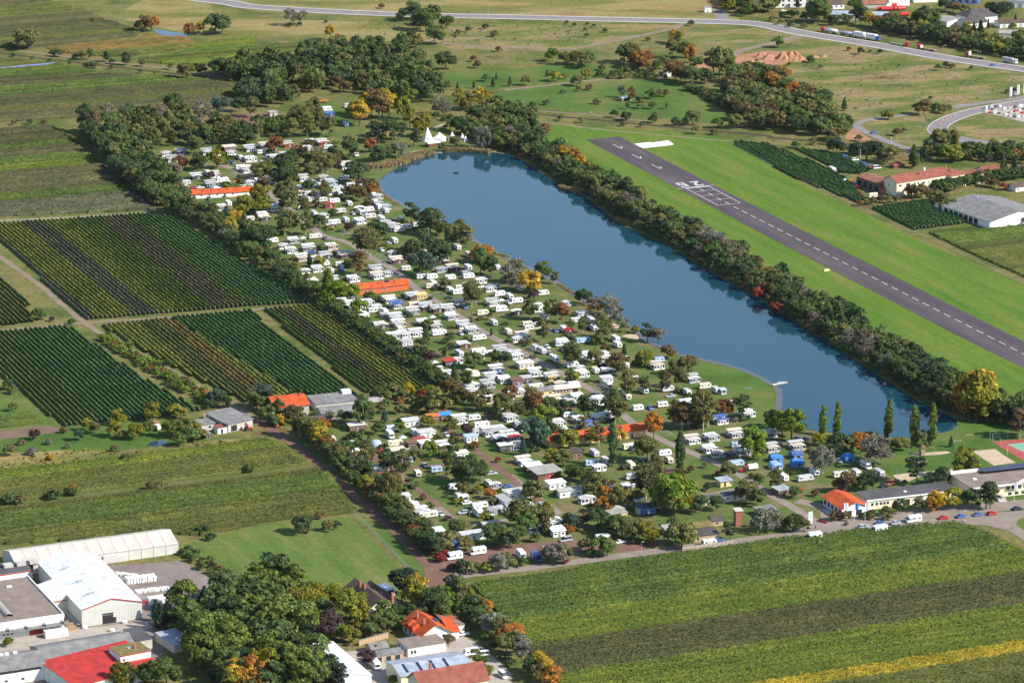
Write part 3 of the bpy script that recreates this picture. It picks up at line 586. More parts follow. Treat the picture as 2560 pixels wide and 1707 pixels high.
# ============================================================ trees and bushes
M_leaf = leaf_mat('leaves', .6, .34); M_needle = leaf_mat('needles', .4, .08)
M_bark = plain('bark', (.10, .080, .062), .95, var=.3, scale=2.0); M_birch = plain('birch_bark', (.46, .44, .40), .9, var=.35, scale=1.5)
def leaf_cloud(name, centers, radii, counts, size, flat=.0, droop=0.0, mat=None, out=.75):
    P_, N_ = [], []
    for c, r, k in zip(centers, radii, counts):
        d = RNG.normal(size=(k, 3)); d /= np.linalg.norm(d, axis=1)[:, None]
        d[:, 2] = np.where(d[:, 2] < -.35, -d[:, 2] * .6, d[:, 2])
        rr = RNG.uniform(.72, 1.06, (k, 1)); P_.append(np.array(c) + d * rr * np.array(r)); N_.append(d)
    p = np.concatenate(P_); nn = np.concatenate(N_) * out + RNG.normal(size=p.shape) * (1 - out) * 1.3
    nn /= np.linalg.norm(nn, axis=1)[:, None] + 1e-9
    ref = RNG.normal(size=p.shape); a = np.cross(nn, ref); a /= np.linalg.norm(a, axis=1)[:, None] + 1e-9; b = np.cross(nn, a)
    if droop: b = b * (1 - droop) + np.array([0, 0, -1.0]) * droop
    s1 = size * RNG.uniform(.6, 1.35, (len(p), 1)); s2 = s1 * RNG.uniform(.55, 1.0, (len(p), 1)) * (1 + droop * 1.5)
    V = np.stack([p - a * s1 - b * s2 * .6, p + a * s1 * .7 - b * s2, p + a * s1 + b * s2 * .7, p - a * s1 * .6 + b * s2], 1).reshape(-1, 3)
    F = np.arange(len(V)).reshape(-1, 4)
    return np_mesh(name, V, F, [mat or M_leaf])
def trunk_mesh(name, h, r, limbs, mat, split=.45):
    mb = MB(); mb.tube((0, 0, -.2), (.05, .03, h * .5), r, r * .75, 7); mb.tube((.05, .03, h * .5), (0, .1, h), r * .75, r * .3, 6)
    for i in range(limbs):
        a = 2 * math.pi * i / limbs + random.uniform(-.5, .5); z = h * random.uniform(split, .8); L = h * random.uniform(.3, .42)
        mb.tube((0, 0, z), (math.cos(a) * L * .8, math.sin(a) * L * .8, z + L * .75), r * .38, r * .12, 5)
    return mb.me(name, mat)
SPEC = {}
def spec(kind, crown, trunk, H): SPEC.setdefault(kind, []).append((crown, trunk, H))
def ell(n, cx, cz, rx, rz, br, lo=-.55):
    C, Rr = [], []
    while len(C) < n:
        d = RNG.normal(size=3); d /= np.linalg.norm(d)
        if d[2] < lo: continue
        k = RNG.uniform(.55, .85); C.append((cx + d[0] * rx * k, d[1] * rx * k, cz + d[2] * rz * k)); q = br * RNG.uniform(.7, 1.25); Rr.append((q, q, q * .82))
    return C, Rr
for v in range(4):       # broad rounded crown, 10 m
    C, Rr = ell(22, 0, 5.2, 4.7, 4.4, 1.75, -.75); spec('round', leaf_cloud('crown', C, Rr, [118] * 22, .37), trunk_mesh('trunk', 7.0, .28, 5, M_bark), 10.0)
for v in range(3):       # tall oval crown, 12 m
    C, Rr = ell(26, 0, 6.5, 3.8, 5.4, 1.5, -.85); spec('tall', leaf_cloud('crown', C, Rr, [100] * 26, .36), trunk_mesh('trunk', 9.5, .24, 4, M_bark), 12.0)
for v in range(3):       # light birch, 12 m
    C, Rr = ell(30, 0, 6.5, 3.5, 5.3, 1.15, -.9); spec('birch', leaf_cloud('crown', C, Rr, [72] * 30, .30, droop=.35, out=.5), trunk_mesh('trunk', 10.5, .17, 5, M_birch, .35), 12.0)
for v in range(2):       # columnar poplar, 17 m
    C, Rr = [], []
    for i in range(30):
        t = i / 29; z = 1.6 + t * 14.2; w = 1.55 * math.sin(math.pi * min(1, .22 + t * .72)) ** .7; a = RNG.uniform(0, 6.28)
        C.append((math.cos(a) * w * .55, math.sin(a) * w * .55, z)); q = .55 + w * .42; Rr.append((q, q, q * 1.5))
    spec('poplar', leaf_cloud('crown', C, Rr, [85] * 30, .30, out=.8), trunk_mesh('trunk', 14.0, .25, 2, M_bark, .3), 17.0)
for v in range(2):       # weeping willow, 12 m
    C, Rr = ell(18, 0, 7.2, 4.6, 4.0, 1.5, -.2)
    for i in range(26):
        a = RNG.uniform(0, 6.28); r_ = RNG.uniform(3.2, 5.2); C.append((math.cos(a) * r_, math.sin(a) * r_, RNG.uniform(2.2, 5.2))); Rr.append((.7, .7, 2.0))
    spec('willow', leaf_cloud('crown', C, Rr, [95] * 18 + [45] * 26, .30, droop=.6, out=.6), trunk_mesh('trunk', 7.5, .35, 5, M_bark), 12.0)
for v in range(2):       # conical spruce, 10 m
    C, Rr = [], []
    for i in range(46):
        t = (i / 45) ** .8; z = .9 + t * 8.7; w = 2.3 * (1 - t) ** .9 + .12; a = i * 2.4
        C.append((math.cos(a) * w * .6, math.sin(a) * w * .6, z)); q = w * .5 + .22; Rr.append((q, q, q * .55))
    spec('spruce', leaf_cloud('crown', C, Rr, [46] * 46, .27, mat=M_needle, out=.55), trunk_mesh('trunk', 8.5, .2, 0, M_bark), 10.0)
for v in range(2):       # loose dark pine, 11 m
    C, Rr = ell(18, 0, 6.0, 3.5, 4.8, 1.25, -.9); spec('pine', leaf_cloud('crown', C, [(a * 1.25, b * 1.25, c * .6) for a, b, c in Rr], [100] * 17, .28, mat=M_needle, out=.5), trunk_mesh('trunk', 9.5, .25, 5, M_bark), 11.0)
for v in range(3):       # bush, 3 m
    C, Rr = ell(11, 0, 1.25, 1.7, 1.3, .85, -.3); spec('bush', leaf_cloud('foliage', C, Rr, [60] * 11, .24), None, 3.0)
for v in range(2):       # thin twiggy tree, nearly bare, 10 m
    C, Rr = ell(30, 0, 5.6, 4.4, 4.4, 1.1, -.8); spec('thin', leaf_cloud('crown', C, Rr, [62] * 30, .24, out=.35), trunk_mesh('trunk', 8.5, .16, 9, M_birch, .25), 10.0)
TC = {  # leaf colours
 'dark': (.066, .102, .042), 'green': (.096, .136, .044), 'mid': (.116, .160, .036), 'bright': (.132, .190, .030), 'olive': (.148, .152, .056), 'brown': (.145, .108, .050),
 'yellow': (.36, .26, .034), 'ygreen': (.20, .20, .032), 'orange': (.33, .165, .036), 'red': (.23, .058, .034), 'purple': (.094, .060, .058), 'silver': (.185, .186, .132),
 'grey': (.175, .155, .115), 'blue': (.066, .104, .070), 'rust': (.21, .105, .044), 'pine': (.042, .068, .038)}
WORD = {'dark': 'dark green', 'green': 'green', 'mid': 'mid green', 'bright': 'bright green', 'olive': 'olive green', 'brown': 'brownish', 'yellow': 'yellow', 'ygreen': 'yellowish green', 'orange': 'orange',
 'red': 'red', 'purple': 'dark purple', 'silver': 'silvery', 'grey': 'grey', 'blue': 'bluish green', 'rust': 'rust brown', 'pine': 'blackish green'}
KINDW = {'round': ('round-crowned broadleaf tree', 'tree'), 'tall': ('tall oval broadleaf tree', 'tree'), 'birch': ('light drooping birch', 'tree'), 'poplar': ('slim columnar poplar', 'tree'), 'willow': ('weeping willow', 'tree'),
 'spruce': ('conical spruce', 'tree'), 'pine': ('loose-branched pine', 'tree'), 'bush': ('rounded bush', 'bush'), 'thin': ('sparse twiggy tree', 'tree')}
NAMEW = {'round': 'broadleaf_tree', 'tall': 'oval_tree', 'birch': 'birch_tree', 'poplar': 'poplar_tree', 'willow': 'willow_tree', 'spruce': 'spruce_tree', 'pine': 'pine_tree', 'bush': 'bush', 'thin': 'twiggy_tree'}
Z5 = 'in the hedge between vineyards and camp'; Z6 = 'in the hedge along the red gravel track'
NT = [0]
FIELDZ = ('along the railway and far vineyards', 'on the orchard meadow above the runway', 'on the waste ground left of the barn', 'on the weedy meadow below the parked lorries', 'in the tree belt behind the parked lorries')
MASS = None
def tree(kind, at, h, col, zone, fat=1.0, size=None):
    if MASS is not None: MASS.append((kind, at, h, col)); return
    if kind not in ('poplar', 'bush', 'spruce'): h *= 1.1
    crown, trunk, H = random.choice(SPEC[kind]); c = TC[col]; s_ = h / H; f = s_ * fat * random.uniform(.92, 1.1); sz = s_ * random.uniform(.95, 1.05)
    jit = random.uniform(.82, 1.2); c = (c[0] * jit * random.uniform(.9, 1.12), c[1] * jit, c[2] * jit * random.uniform(.9, 1.1), 1)
    word, cat = KINDW[kind]; sizew = ('' if 5 < h < 13 else 'small ' if h <= 5 else 'large ') if kind != 'bush' else ('low ' if h < 2.5 else '')
    label = '%s%s %s %s' % (sizew, WORD[col], word, zone); NT[0] += 1
    if trunk is None:
        o = link('bush', crown, None, (at[0], at[1], 0)); o.scale = (f, f, sz); o.rotation_euler = (0, 0, random.uniform(0, 6.28)); o.color = c
        return tag(o, label, cat, 'bushes ' + zone)
    o = empty('hedge_tree' if zone in (Z5, Z6) and kind in ('round', 'tall') else 'field_tree' if zone in FIELDZ and kind in ('round', 'tall') else 'autumn_tree' if col in ('orange', 'yellow', 'rust', 'red') else NAMEW[kind], (at[0], at[1], 0), random.uniform(0, 6.28)); o.scale = (f, f, sz)
    k = link('crown', crown, o); k.color = c; link('trunk', trunk, o)
    return tag(o, label, cat, 'trees ' + zone)
def trees(w, zone, items):
    for it in items.split(';'):
        k, x, y, h, col = it.split(); tree(KC[k], W(w, float(x), float(y)), float(h), col, zone)
KC = dict(r='round', t='tall', b='birch', l='poplar', w='willow', s='spruce', p='pine', u='bush', n='thin')
def pick(mix):
    r = random.uniform(0, sum(m[0] for m in mix))
    for m in mix:
        r -= m[0]
        if r <= 0: return m
    return mix[-1]
def belt(w, zone, pts, gap, offs, mix, wob=1.5, hs=(1, 1)):
    """trees along a line; offs: sideways offsets of the rows; mix: (weight, kind, h0, h1, colour)"""
    L = [W(w, x, y) for x, y in pts]; seg = [(L[i + 1] - L[i]).length for i in range(len(L) - 1)]; tot = sum(seg)
    for off in offs:
        d = random.uniform(0, gap)
        while d < tot:
            q = d; i = 0
            while i < len(seg) - 1 and q > seg[i]: q -= seg[i]; i += 1
            t = (L[i + 1] - L[i]).normalized(); n_ = Vector((-t.y, t.x, 0)); p = L[i] + t * q + n_ * (off + random.uniform(-wob, wob))
            _, kind, h0, h1, col = pick(mix); k = hs[0] + (hs[1] - hs[0]) * d / tot
            tree(kind, p, random.uniform(h0, h1) * k, col, zone); d += gap * random.uniform(.75, 1.3)
def inside(p, poly):
    c = False; n = len(poly)
    for i in range(n):
        a, b = poly[i], poly[i - 1]
        if (a.y > p.y) != (b.y > p.y) and p.x < (b.x - a.x) * (p.y - a.y) / (b.y - a.y) + a.x: c = not c
    return c
def grove(w, zone, pts, gap, mix):
    poly = [W(w, x, y) for x, y in pts]; x0, x1 = min(p.x for p in poly), max(p.x for p in poly); y0, y1 = min(p.y for p in poly), max(p.y for p in poly)
    y = y0; odd = 0
    while y < y1:
        x = x0 + odd * gap / 2
        while x < x1:
            p = Vector((x + random.uniform(-.38, .38) * gap, y + random.uniform(-.38, .38) * gap, 0))
            if inside(p, poly): _, kind, h0, h1, col = pick(mix); tree(kind, p, random.uniform(h0, h1), col, zone)
            x += gap
        y += gap * .9; odd ^= 1
def leaf_attr_mat():
    m = M_leaf.copy(); m.name = 'mass_leaves'; t = m.node_tree
    oi = [n for n in t.nodes if n.type == 'OBJECT_INFO'][0]; at = t.nodes.new('ShaderNodeAttribute'); at.attribute_name = 'leaf_colour'
    for l in list(t.links):
        if l.from_node == oi: t.links.new(at.outputs['Color'], l.to_socket)
    return m
M_mass = leaf_attr_mat()
LIGHT = {}
def mass(name, label, fn, *a, frac=.33, **k):
    """the same placing, joined into one body of foliage"""
    global MASS
    MASS = []; fn(*a, **k); items, MASS = MASS, None
    VV, CC = [], []
    for kind, at, h, col in items:
        if kind != 'bush': h *= 1.1
        crown, trunk, H = random.choice(SPEC[kind])
        fr = frac if kind != 'bush' else (.20 if h > 1.3 else .10); key = (crown.name, fr)
        if key not in LIGHT:
            n = len(crown.vertices); co = np.empty(n * 3, dtype=np.float32); crown.vertices.foreach_get('co', co); co = co.reshape(-1, 4, 3)
            cen = co.mean(1, keepdims=True); sel = RNG.permutation(len(co))[:int(len(co) * fr)]; LIGHT[key] = (cen + (co - cen) * min(1.9, .92 / fr ** .5))[sel]
        q = LIGHT[key]; s_ = h / H; f = s_ * random.uniform(.95, 1.15); an = random.uniform(0, 6.28); ca, sa = math.cos(an) * f, math.sin(an) * f
        V = np.stack([q[..., 0] * ca - q[..., 1] * sa + at[0], q[..., 0] * sa + q[..., 1] * ca + at[1], q[..., 2] * s_], -1).reshape(-1, 3)
        c = np.array(TC[col]) * random.uniform(.82, 1.2); VV.append(V); CC.append(np.tile(np.append(c, 1.0), (len(V), 1)))
    V = np.concatenate(VV); me = np_mesh(name, V, np.arange(len(V)).reshape(-1, 4), [M_mass])
    ca_ = me.color_attributes.new('leaf_colour', 'FLOAT_COLOR', 'POINT'); ca_.data.foreach_set('color', np.concatenate(CC).astype(np.float32).ravel())
    return stuff(link(name, me), label, 'wood' if name != 'shrubs' else 'bushes')
WOODMIX = [(4, 'round', 7, 13, 'dark'), (4, 'round', 7, 12, 'green'), (2.5, 'tall', 9, 15, 'green'), (2, 'tall', 8, 13, 'dark'), (2, 'round', 7, 11, 'olive'), (.8, 'round', 6, 10, 'brown'), (.7, 'willow', 8, 11, 'olive'), (.5, 'round', 7, 10, 'mid')]
# --- belt between the lake and the airfield
Z1 = 'in the belt between lake and airfield'
BANK = [(1150, 345), (1215, 365), (1260, 395), (1305, 425), (1350, 445), (1395, 480), (1440, 512), (1500, 540), (1560, 570), (1615, 605), (1668, 636), (1765, 692), (1820, 730), (1880, 766), (1990, 836), (2062, 880), (2120, 915), (2180, 945), (2230, 955), (2352, 985)]
BMIX = [(4, 'round', 6.5, 11.5, 'dark'), (4, 'round', 6, 11, 'green'), (2.5, 'round', 6, 10, 'olive'), (1.4, 'tall', 8, 12, 'dark'), (1, 'tall', 8, 11, 'olive'), (.9, 'thin', 7, 10, 'grey'), (.6, 'thin', 6, 9, 'silver'), (.6, 'round', 6, 8, 'brown'), (.3, 'round', 5, 7, 'rust')]
belt('D', Z1, BANK, 8.5, (3.2,), BMIX, 1.4)
mass('wood', 'dense back rows of the tree belt between lake and airfield', belt, 'D', Z1, BANK, 8.0, (10, 17), BMIX, 2)
mass('shrubs', 'low shrubs at the water line of the airfield bank', belt, 'D', Z1, BANK, 3.2, (-.4, 1.4), [(3, 'bush', 2.5, 4, 'dark'), (2, 'bush', 2, 3.6, 'olive'), (.6, 'bush', 2, 3, 'rust')], .8)
trees('D', Z1, 't 1292 385 11 yellow;t 1318 392 12 orange;t 1335 405 11 yellow;r 1352 410 9 ygreen;b 1280 375 10 brown;n 1440 490 11 grey;n 1455 505 10 grey;n 1620 572 13 silver;n 1645 588 13 silver;n 1665 600 12 grey;n 1690 612 12 silver;r 1600 560 10 olive;r 1415 445 9 ygreen;r 1250 312 7 rust;r 1780 722 6 red;r 1740 690 6 red;r 2020 812 7 orange;r 2140 880 9 orange;r 2118 875 8 rust;r 1980 795 8 rust;r 2150 900 6 red')
trees('32', 'at the foot of the lake', 't 1910 735 21 ygreen;t 1845 700 19 orange;t 1960 715 20 yellow;t 2010 740 16 ygreen;r 2150 740 11 green;r 2250 760 11 dark;r 2330 740 12 green;b 2310 900 14 brown;b 2370 880 13 brown;r 2420 800 12 dark')
# --- head of the lake, tepees
Z2 = 'near the white tepees by the lake'
trees('10', Z2, 't 950 1160 15 yellow;t 900 1130 12 ygreen;t 1010 1080 14 yellow;t 1130 1100 16 brown;t 1060 1060 15 brown;t 1220 1090 15 yellow;t 1350 1100 13 ygreen;t 1160 1080 16 ygreen;p 1060 1300 13 pine;p 1130 1320 13 pine;p 1250 1310 14 dark;p 1190 1270 13 pine;p 1450 1350 12 pine;p 1310 1290 12 pine;t 1410 1180 12 ygreen;t 1500 1260 11 ygreen;t 1560 1200 10 ygreen;r 1120 1490 10 dark;r 1050 1400 8 rust;r 1310 1450 9 silver;r 1180 1470 8 dark;t 2050 1010 13 yellow;t 2120 1010 11 ygreen;t 1870 1020 12 ygreen;t 1930 1020 11 olive;n 1680 1060 11 grey;n 1730 1070 9 grey;w 2090 1370 13 silver;w 2320 1350 12 grey;r 1840 1360 7 olive;r 1710 1390 5 olive;r 2210 1200 10 green;r 2100 1160 10 dark;r 2000 1120 9 dark;r 1880 1220 9 dark;r 1780 1200 9 dark;r 1950 1250 9 dark;r 2290 1200 11 green;r 2330 1120 10 olive;u 1740 1110 4 bright;u 1650 1090 4 green')
mass('wood', 'bushy wood at the head of the lake', grove, '10', Z2, [(2150, 1020), (2500, 1080), (2650, 1300), (2640, 1420), (2350, 1400), (2150, 1350), (1980, 1330), (1950, 1150)], 8.5, BMIX)
# --- dark wood beyond the camp
Z3 = 'in the dark wood beyond the camp'
mass('wood', 'dark dense wood beyond the camp site', grove, '10', Z3, [(-350, 640), (0, 600), (330, 540), (760, 470), (1300, 470), (1560, 560), (1640, 740), (1750, 900), (1500, 960), (1300, 960), (950, 860), (740, 850), (500, 860), (200, 850), (0, 780), (-250, 720)], 11.5, WOODMIX)
trees('10', Z3, 'w 380 790 14 olive;w 480 850 12 olive;r 1740 640 12 dark;r 1420 420 10 green;r 1470 440 9 olive;r 1640 410 11 green;t 680 370 9 yellow;t 750 420 7 orange;t 800 430 7 ygreen;r 1440 190 12 dark;r 1350 200 8 dark;r 1500 280 13 dark;r 1560 290 14 green;r 1620 240 14 green;r 1750 260 9 green;u 1700 300 5 olive;u 1950 300 4 green;u 2190 340 5 brown;u 2110 270 4 dark;u 1850 330 4 green;u 2030 630 5 brown;u 2000 570 4 rust;u 2230 480 4 brown;n 320 240 11 grey;n 430 230 9 grey;u 310 250 3.5 dark;u 400 245 3 dark;u 1150 80 4 brown;u 640 215 2.5 green')
trees('10', 'on the green meadow above the lake', 's 2000 815 5 dark;s 2175 800 6.5 dark;s 2330 795 6.5 dark;s 2205 735 4.5 dark;u 2120 750 5 green;s 1850 830 5 dark;r 1750 830 6 olive;r 1650 800 7 green')
# --- grove between camp and riding arena
Z4 = 'in the grove around the riding arena'
GM = [(3, 'birch', 9, 13, 'olive'), (2, 'round', 7, 10, 'dark'), (2, 'round', 7, 10, 'green'), (2, 'tall', 9, 12, 'olive'), (.5, 'round', 6, 8, 'brown')]
mass('wood', 'light grove of birches beside the riding arena', grove, '00', Z4, [(720, 1200), (1000, 1130), (1400, 1080), (1750, 1120), (1900, 1200), (2350, 1240), (2350, 1330), (1900, 1360), (1500, 1360), (1200, 1440), (900, 1360)], 10.5, GM)
grove('10', Z4, [(0, 1180), (250, 1160), (480, 1000), (560, 1100), (700, 1180), (720, 1260), (480, 1270), (200, 1290), (0, 1300)], 10, GM)
mass('wood', 'dark trees behind the riding arena', grove, '10', Z4, [(-150, 900), (100, 850), (380, 860), (420, 960), (280, 1020), (100, 1000), (-100, 980)], 9.5, WOODMIX)
trees('00', Z4, 't 790 1220 16 dark;t 860 1240 14 brown;n 985 1150 12 grey;n 1480 1150 12 grey;n 1860 1140 14 grey;n 1130 1130 10 grey;r 1600 1060 12 dark;r 2020 1050 11 blue;r 2200 1030 8 dark;r 1180 1080 9 green;b 2320 1080 12 olive;r 1660 1040 9 green;t 1880 1340 13 green;t 2170 1330 12 dark;t 2240 1310 12 dark')
# --- tall belt between vineyards and camp
Z5 = 'in the hedge between vineyards and camp'
HEDGE = [(178, 305), (215, 345), (260, 395), (310, 440), (360, 472), (400, 495), (450, 520), (520, 560), (600, 625), (680, 675), (745, 712), (820, 765), (900, 825), (960, 865), (1005, 893)]
HM = [(3, 'round', 8, 13, 'dark'), (3, 'round', 7, 12, 'green'), (2, 'tall', 8, 14, 'dark'), (2, 'tall', 8, 12, 'olive'), (1.5, 'birch', 9, 13, 'olive'), (1, 'round', 6, 9, 'olive'), (.6, 'round', 6, 9, 'mid'), (.4, 'round', 6, 8, 'purple'), (.4, 'round', 6, 8, 'ygreen')]
belt('D', Z5, HEDGE[:5], 7.5, (2,), HM, 2, (1.0, 1.05))
mass('wood', 'back rows of the tall tree belt beside the upper vineyards', belt, 'D', Z5, HEDGE[:5], 8.0, (10, 17), HM, 2)
belt('D', Z5, HEDGE[4:11], 7.5, (2, 9), HM, 1.6, (.85, .7))
mass('shrubs', 'clipped mixed hedge between the lower vine plot and the camp', belt, 'D', Z5, HEDGE[10:], 3.6, (2.5, 5.5), [(4, 'round', 4, 6, 'dark'), (3, 'round', 4, 6, 'green'), (2, 'bush', 3, 4.5, 'green'), (.7, 'round', 4, 5, 'brown')], .8)
trees('01', Z5, 'b 1960 520 13 olive;r 1700 420 10 dark;r 1640 400 10 olive;l 2240 590 13 dark;t 2120 640 12 ygreen;r 2250 420 10 ygreen;r 2170 500 9 yellow;r 2080 660 9 silver;b 2300 640 11 olive;s 1510 230 7 dark;r 1390 200 11 dark;r 1300 120 13 dark')
# --- hedge on the camp side of the red track
Z6 = 'in the hedge along the red gravel track'
RT = [(668, 990), (715, 1030), (760, 1070), (800, 1115), (850, 1160), (890, 1200), (930, 1240), (965, 1275)]
belt('D', Z6, RT, 6.2, (3.0, 7.5), [(3, 'round', 5, 8, 'dark'), (3, 'round', 5, 8, 'green'), (1.2, 'round', 6, 8, 'olive'), (.8, 'round', 5, 7, 'rust'), (.6, 'round', 5, 7, 'ygreen'), (1.2, 'bush', 3, 4.5, 'green')], 1.0)
trees('12', Z6, 'b 400 880 12 olive;b 460 900 11 olive;r 340 760 8 brown;r 600 990 9 yellow;r 650 1040 8 rust;r 560 920 9 ygreen;r 620 820 6 orange;r 760 1110 8 olive;b 1020 1130 11 olive;b 980 1180 10 olive;t 1010 1420 9 ygreen;s 1110 1400 8 blue;b 1210 1490 13 olive;b 1260 1450 11 olive')
# --- single trees among the pitches
ZC = 'among the caravan pitches'
trees('11', ZC, 'b 265 600 15 olive;b 330 570 12 olive;b 455 590 12 olive;b 1000 800 16 olive;b 1050 780 14 olive;t 960 960 12 brown;r 1115 650 11 dark;r 580 525 7 dark;l 680 1240 19 bright;l 640 1225 17 mid;r 720 1240 12 bright;r 880 1190 8 bright;r 950 1325 8 bright;r 1525 975 13 blue;r 1440 800 9 dark;t 1560 760 12 dark;r 1680 865 12 dark;p 1430 480 12 dark;p 1490 500 11 dark;r 1600 580 12 dark;r 1660 600 11 green;t 1800 690 11 olive;t 1930 710 11 olive;t 1870 660 11 olive;t 2060 955 13 green;r 2070 850 10 orange;t 2160 965 10 dark;b 1980 1260 14 olive;b 2020 1230 11 olive;r 150 880 9 dark;r 330 1050 8 dark;r 460 1160 8 dark;s 490 885 7 dark;r 920 120 13 dark;r 240 140 10 dark;r 50 400 10 ygreen;r 30 740 15 dark;r 60 210 8 brown;s 1560 1580 9 dark;p 1770 1580 6 dark;s 2160 1515 4 dark;p 1970 1410 4 dark;r 855 565 5 purple;r 520 275 5 purple;r 890 265 8 brown;b 970 285 9 brown;r 1070 225 6 orange;b 1030 335 7 olive;b 630 275 7 olive;r 480 200 7 dark;b 2310 1100 12 silver')
trees('21', ZC, 'b 50 1040 13 silver;r 165 1115 11 yellow;r 285 990 8 green;b 390 1040 7 olive;r 660 1235 8 dark;n 760 1335 9 rust;n 880 1330 11 silver;n 960 1430 10 silver;n 920 1380 10 grey;b 165 1370 11 green;b 365 1385 12 olive;t 465 1405 10 rust;u 1130 1490 4 ygreen;n 1030 1480 7 silver;b 820 1575 13 olive;b 860 1540 10 olive;b 270 1570 10 olive;b 650 1490 8 green;p 1245 1575 10 dark;r 1340 1575 7 silver')
trees('12', ZC, 'b 985 790 14 green;b 1020 770 10 green;s 1180 745 7 blue;r 1240 1195 10 dark;b 1345 1260 11 olive;p 1430 1395 8 dark;r 1960 1310 12 dark;r 1890 1290 9 dark;b 2080 1285 9 green;b 1930 430 9 green;s 1820 380 9 dark;p 1530 180 11 dark;p 1740 150 11 dark;r 1590 215 6 purple;r 2000 245 8 green;r 2180 210 7 green;r 2290 225 6 dark;r 1400 515 6 yellow;r 1525 545 5 red;r 1605 525 6 ygreen;r 1790 525 9 brown;t 1640 670 11 olive;r 2020 640 8 olive;r 1600 1065 7 bright;r 1460 1095 6 olive;b 1820 1070 10 green;r 2040 1395 3.5 yellow;r 2150 1445 5 orange;r 1930 860 5 purple;r 1790 800 5 olive;u 1950 1010 4 dark;r 2010 1000 4 rust;u 1530 1450 3 brown;r 1580 780 5 ygreen;r 1330 830 4.5 bright;s 1035 950 5 dark;u 2225 1110 2.5 red;r 945 1010 5 green;t 2220 720 8 green;r 2330 700 7 olive')
mass('shrubs', 'autumn coloured thicket beside the orange-roofed farmhouse', grove, '12', 'in the thicket beside the orange-roofed house', [(950, 560), (1300, 480), (1700, 500), (1900, 560), (1750, 640), (1300, 690), (1000, 650)], 6.5, [(3, 'bush', 2.5, 4.5, 'olive'), (2, 'bush', 3, 5, 'green'), (1.5, 'bush', 2.5, 4, 'ygreen'), (1, 'bush', 2, 4, 'rust'), (1.5, 'round', 4, 6, 'olive')])
trees('22', ZC, 'b 560 250 13 olive;b 530 220 11 olive;l 542 392 8 dark;b 1050 520 12 olive;b 1100 470 10 olive;b 1220 475 8 olive;b 1405 460 9 brown;b 1545 430 10 olive;r 1215 235 8 ygreen;r 1430 155 6 brown;r 1610 295 9 olive;b 1480 310 8 olive;r 960 270 8 brown;s 1030 135 6 dark;r 855 115 5 brown;p 700 695 12 dark;p 660 690 9 dark;r 480 690 8 dark;r 190 650 10 brown;r 200 660 8 rust;r 285 785 10 bright;b 945 745 14 olive;b 985 730 11 brown;t 1300 890 11 orange;b 1460 770 9 green;b 1560 810 13 brown;b 1620 790 11 olive;b 1755 815 18 olive;b 1800 790 14 olive;r 1940 695 8 rust;p 2120 695 11 dark;t 2215 1125 16 bright;t 2260 1080 12 mid;l 920 1150 19 dark;l 1540 1190 18 dark;r 1240 1115 11 olive;r 985 925 6 yellow;r 520 985 9 ygreen;r 470 975 7 green;b 720 965 9 ygreen;b 800 960 9 brown;r 200 985 13 blue;r 250 960 10 blue;s 100 1045 8 blue;r 370 1140 7 ygreen;r 470 1150 8 olive;r 570 1275 7 green;b 1230 1450 16 olive;b 1280 1420 12 olive;r 1480 1580 16 bright;r 1560 1560 12 ygreen;r 1400 1570 11 mid;r 980 1550 10 olive;r 860 1450 6 orange;r 840 1575 7 orange;r 750 1410 9 olive;r 700 1380 7 olive;r 210 1480 9 olive;r 170 1460 8 green;b 1540 1300 7 brown;u 860 1330 3.5 brown;u 925 1320 2.5 brown;u 1810 1370 4 dark;r 1985 1260 7 olive;r 2150 1480 9 olive;r 2250 1510 7 dark;r 1880 1550 6 dark;r 1720 1575 7 dark;r 2270 1310 5 green;u 1770 1160 2.5 olive;u 1890 1220 2 red;u 2195 1255 2.5 purple;u 2000 610 3 green;s 395 400 3.5 dark;r 1640 1200 3 brown')
trees('32', 'on the lawn at the foot of the lake', 'l 505 945 18 mid;l 630 875 16.5 mid;l 1100 905 18 mid;l 1340 950 18.5 mid;l 1500 965 19.5 mid;r 215 905 14 bright;r 130 880 11 mid;r 55 800 9 dark;r 640 1040 9 dark;r 720 1040 9 olive;r 850 1030 9 orange;n 500 1215 12 silver;n 470 1190 11 silver;n 990 1150 14 silver;n 1040 1120 12 silver;n 940 1100 11 silver;r 1415 965 7 olive;s 1680 968 5 blue;r 455 965 6 ygreen;r 1220 1005 6 olive;r 1170 990 5 green;r 930 950 6 dark;r 980 960 6 dark')
trees('32', 'around the reception building', 'p 1365 1315 13 pine;p 1490 1325 6.5 pine;r 1600 1315 7 dark;b 1790 1265 13 ygreen;b 1840 1250 12 olive;b 1880 1260 10 ygreen;p 900 1370 9 dark;p 970 1370 8 pine;r 840 1380 6 pine;r 720 1390 8 brown;r 660 1380 6 rust;r 1540 1550 8 yellow;r 1500 1560 6 orange;r 1690 1530 8 ygreen;p 2000 1540 13 dark;p 2040 1530 11 pine;r 1870 1530 8 dark;r 1210 1575 6 dark;r 1390 1560 6 olive;b 60 1370 9 olive;r 250 1440 5 green;u 1250 1320 2.5 dark;u 1090 1600 4 olive;u 940 1620 4 dark;u 720 1640 4 brown;u 430 1420 3 brown')
trees('33', 'beside the entrance gate', 'w 40 170 9 silver;w -60 190 10 silver;r 230 170 7 dark;r 330 175 5.5 olive;u 170 180 4 dark;u 620 75 4.5 brown;u 720 118 1.5 green;u 940 65 3 olive;u 1090 70 3.5 olive;u 1350 60 3 green;u 870 60 3 dark')
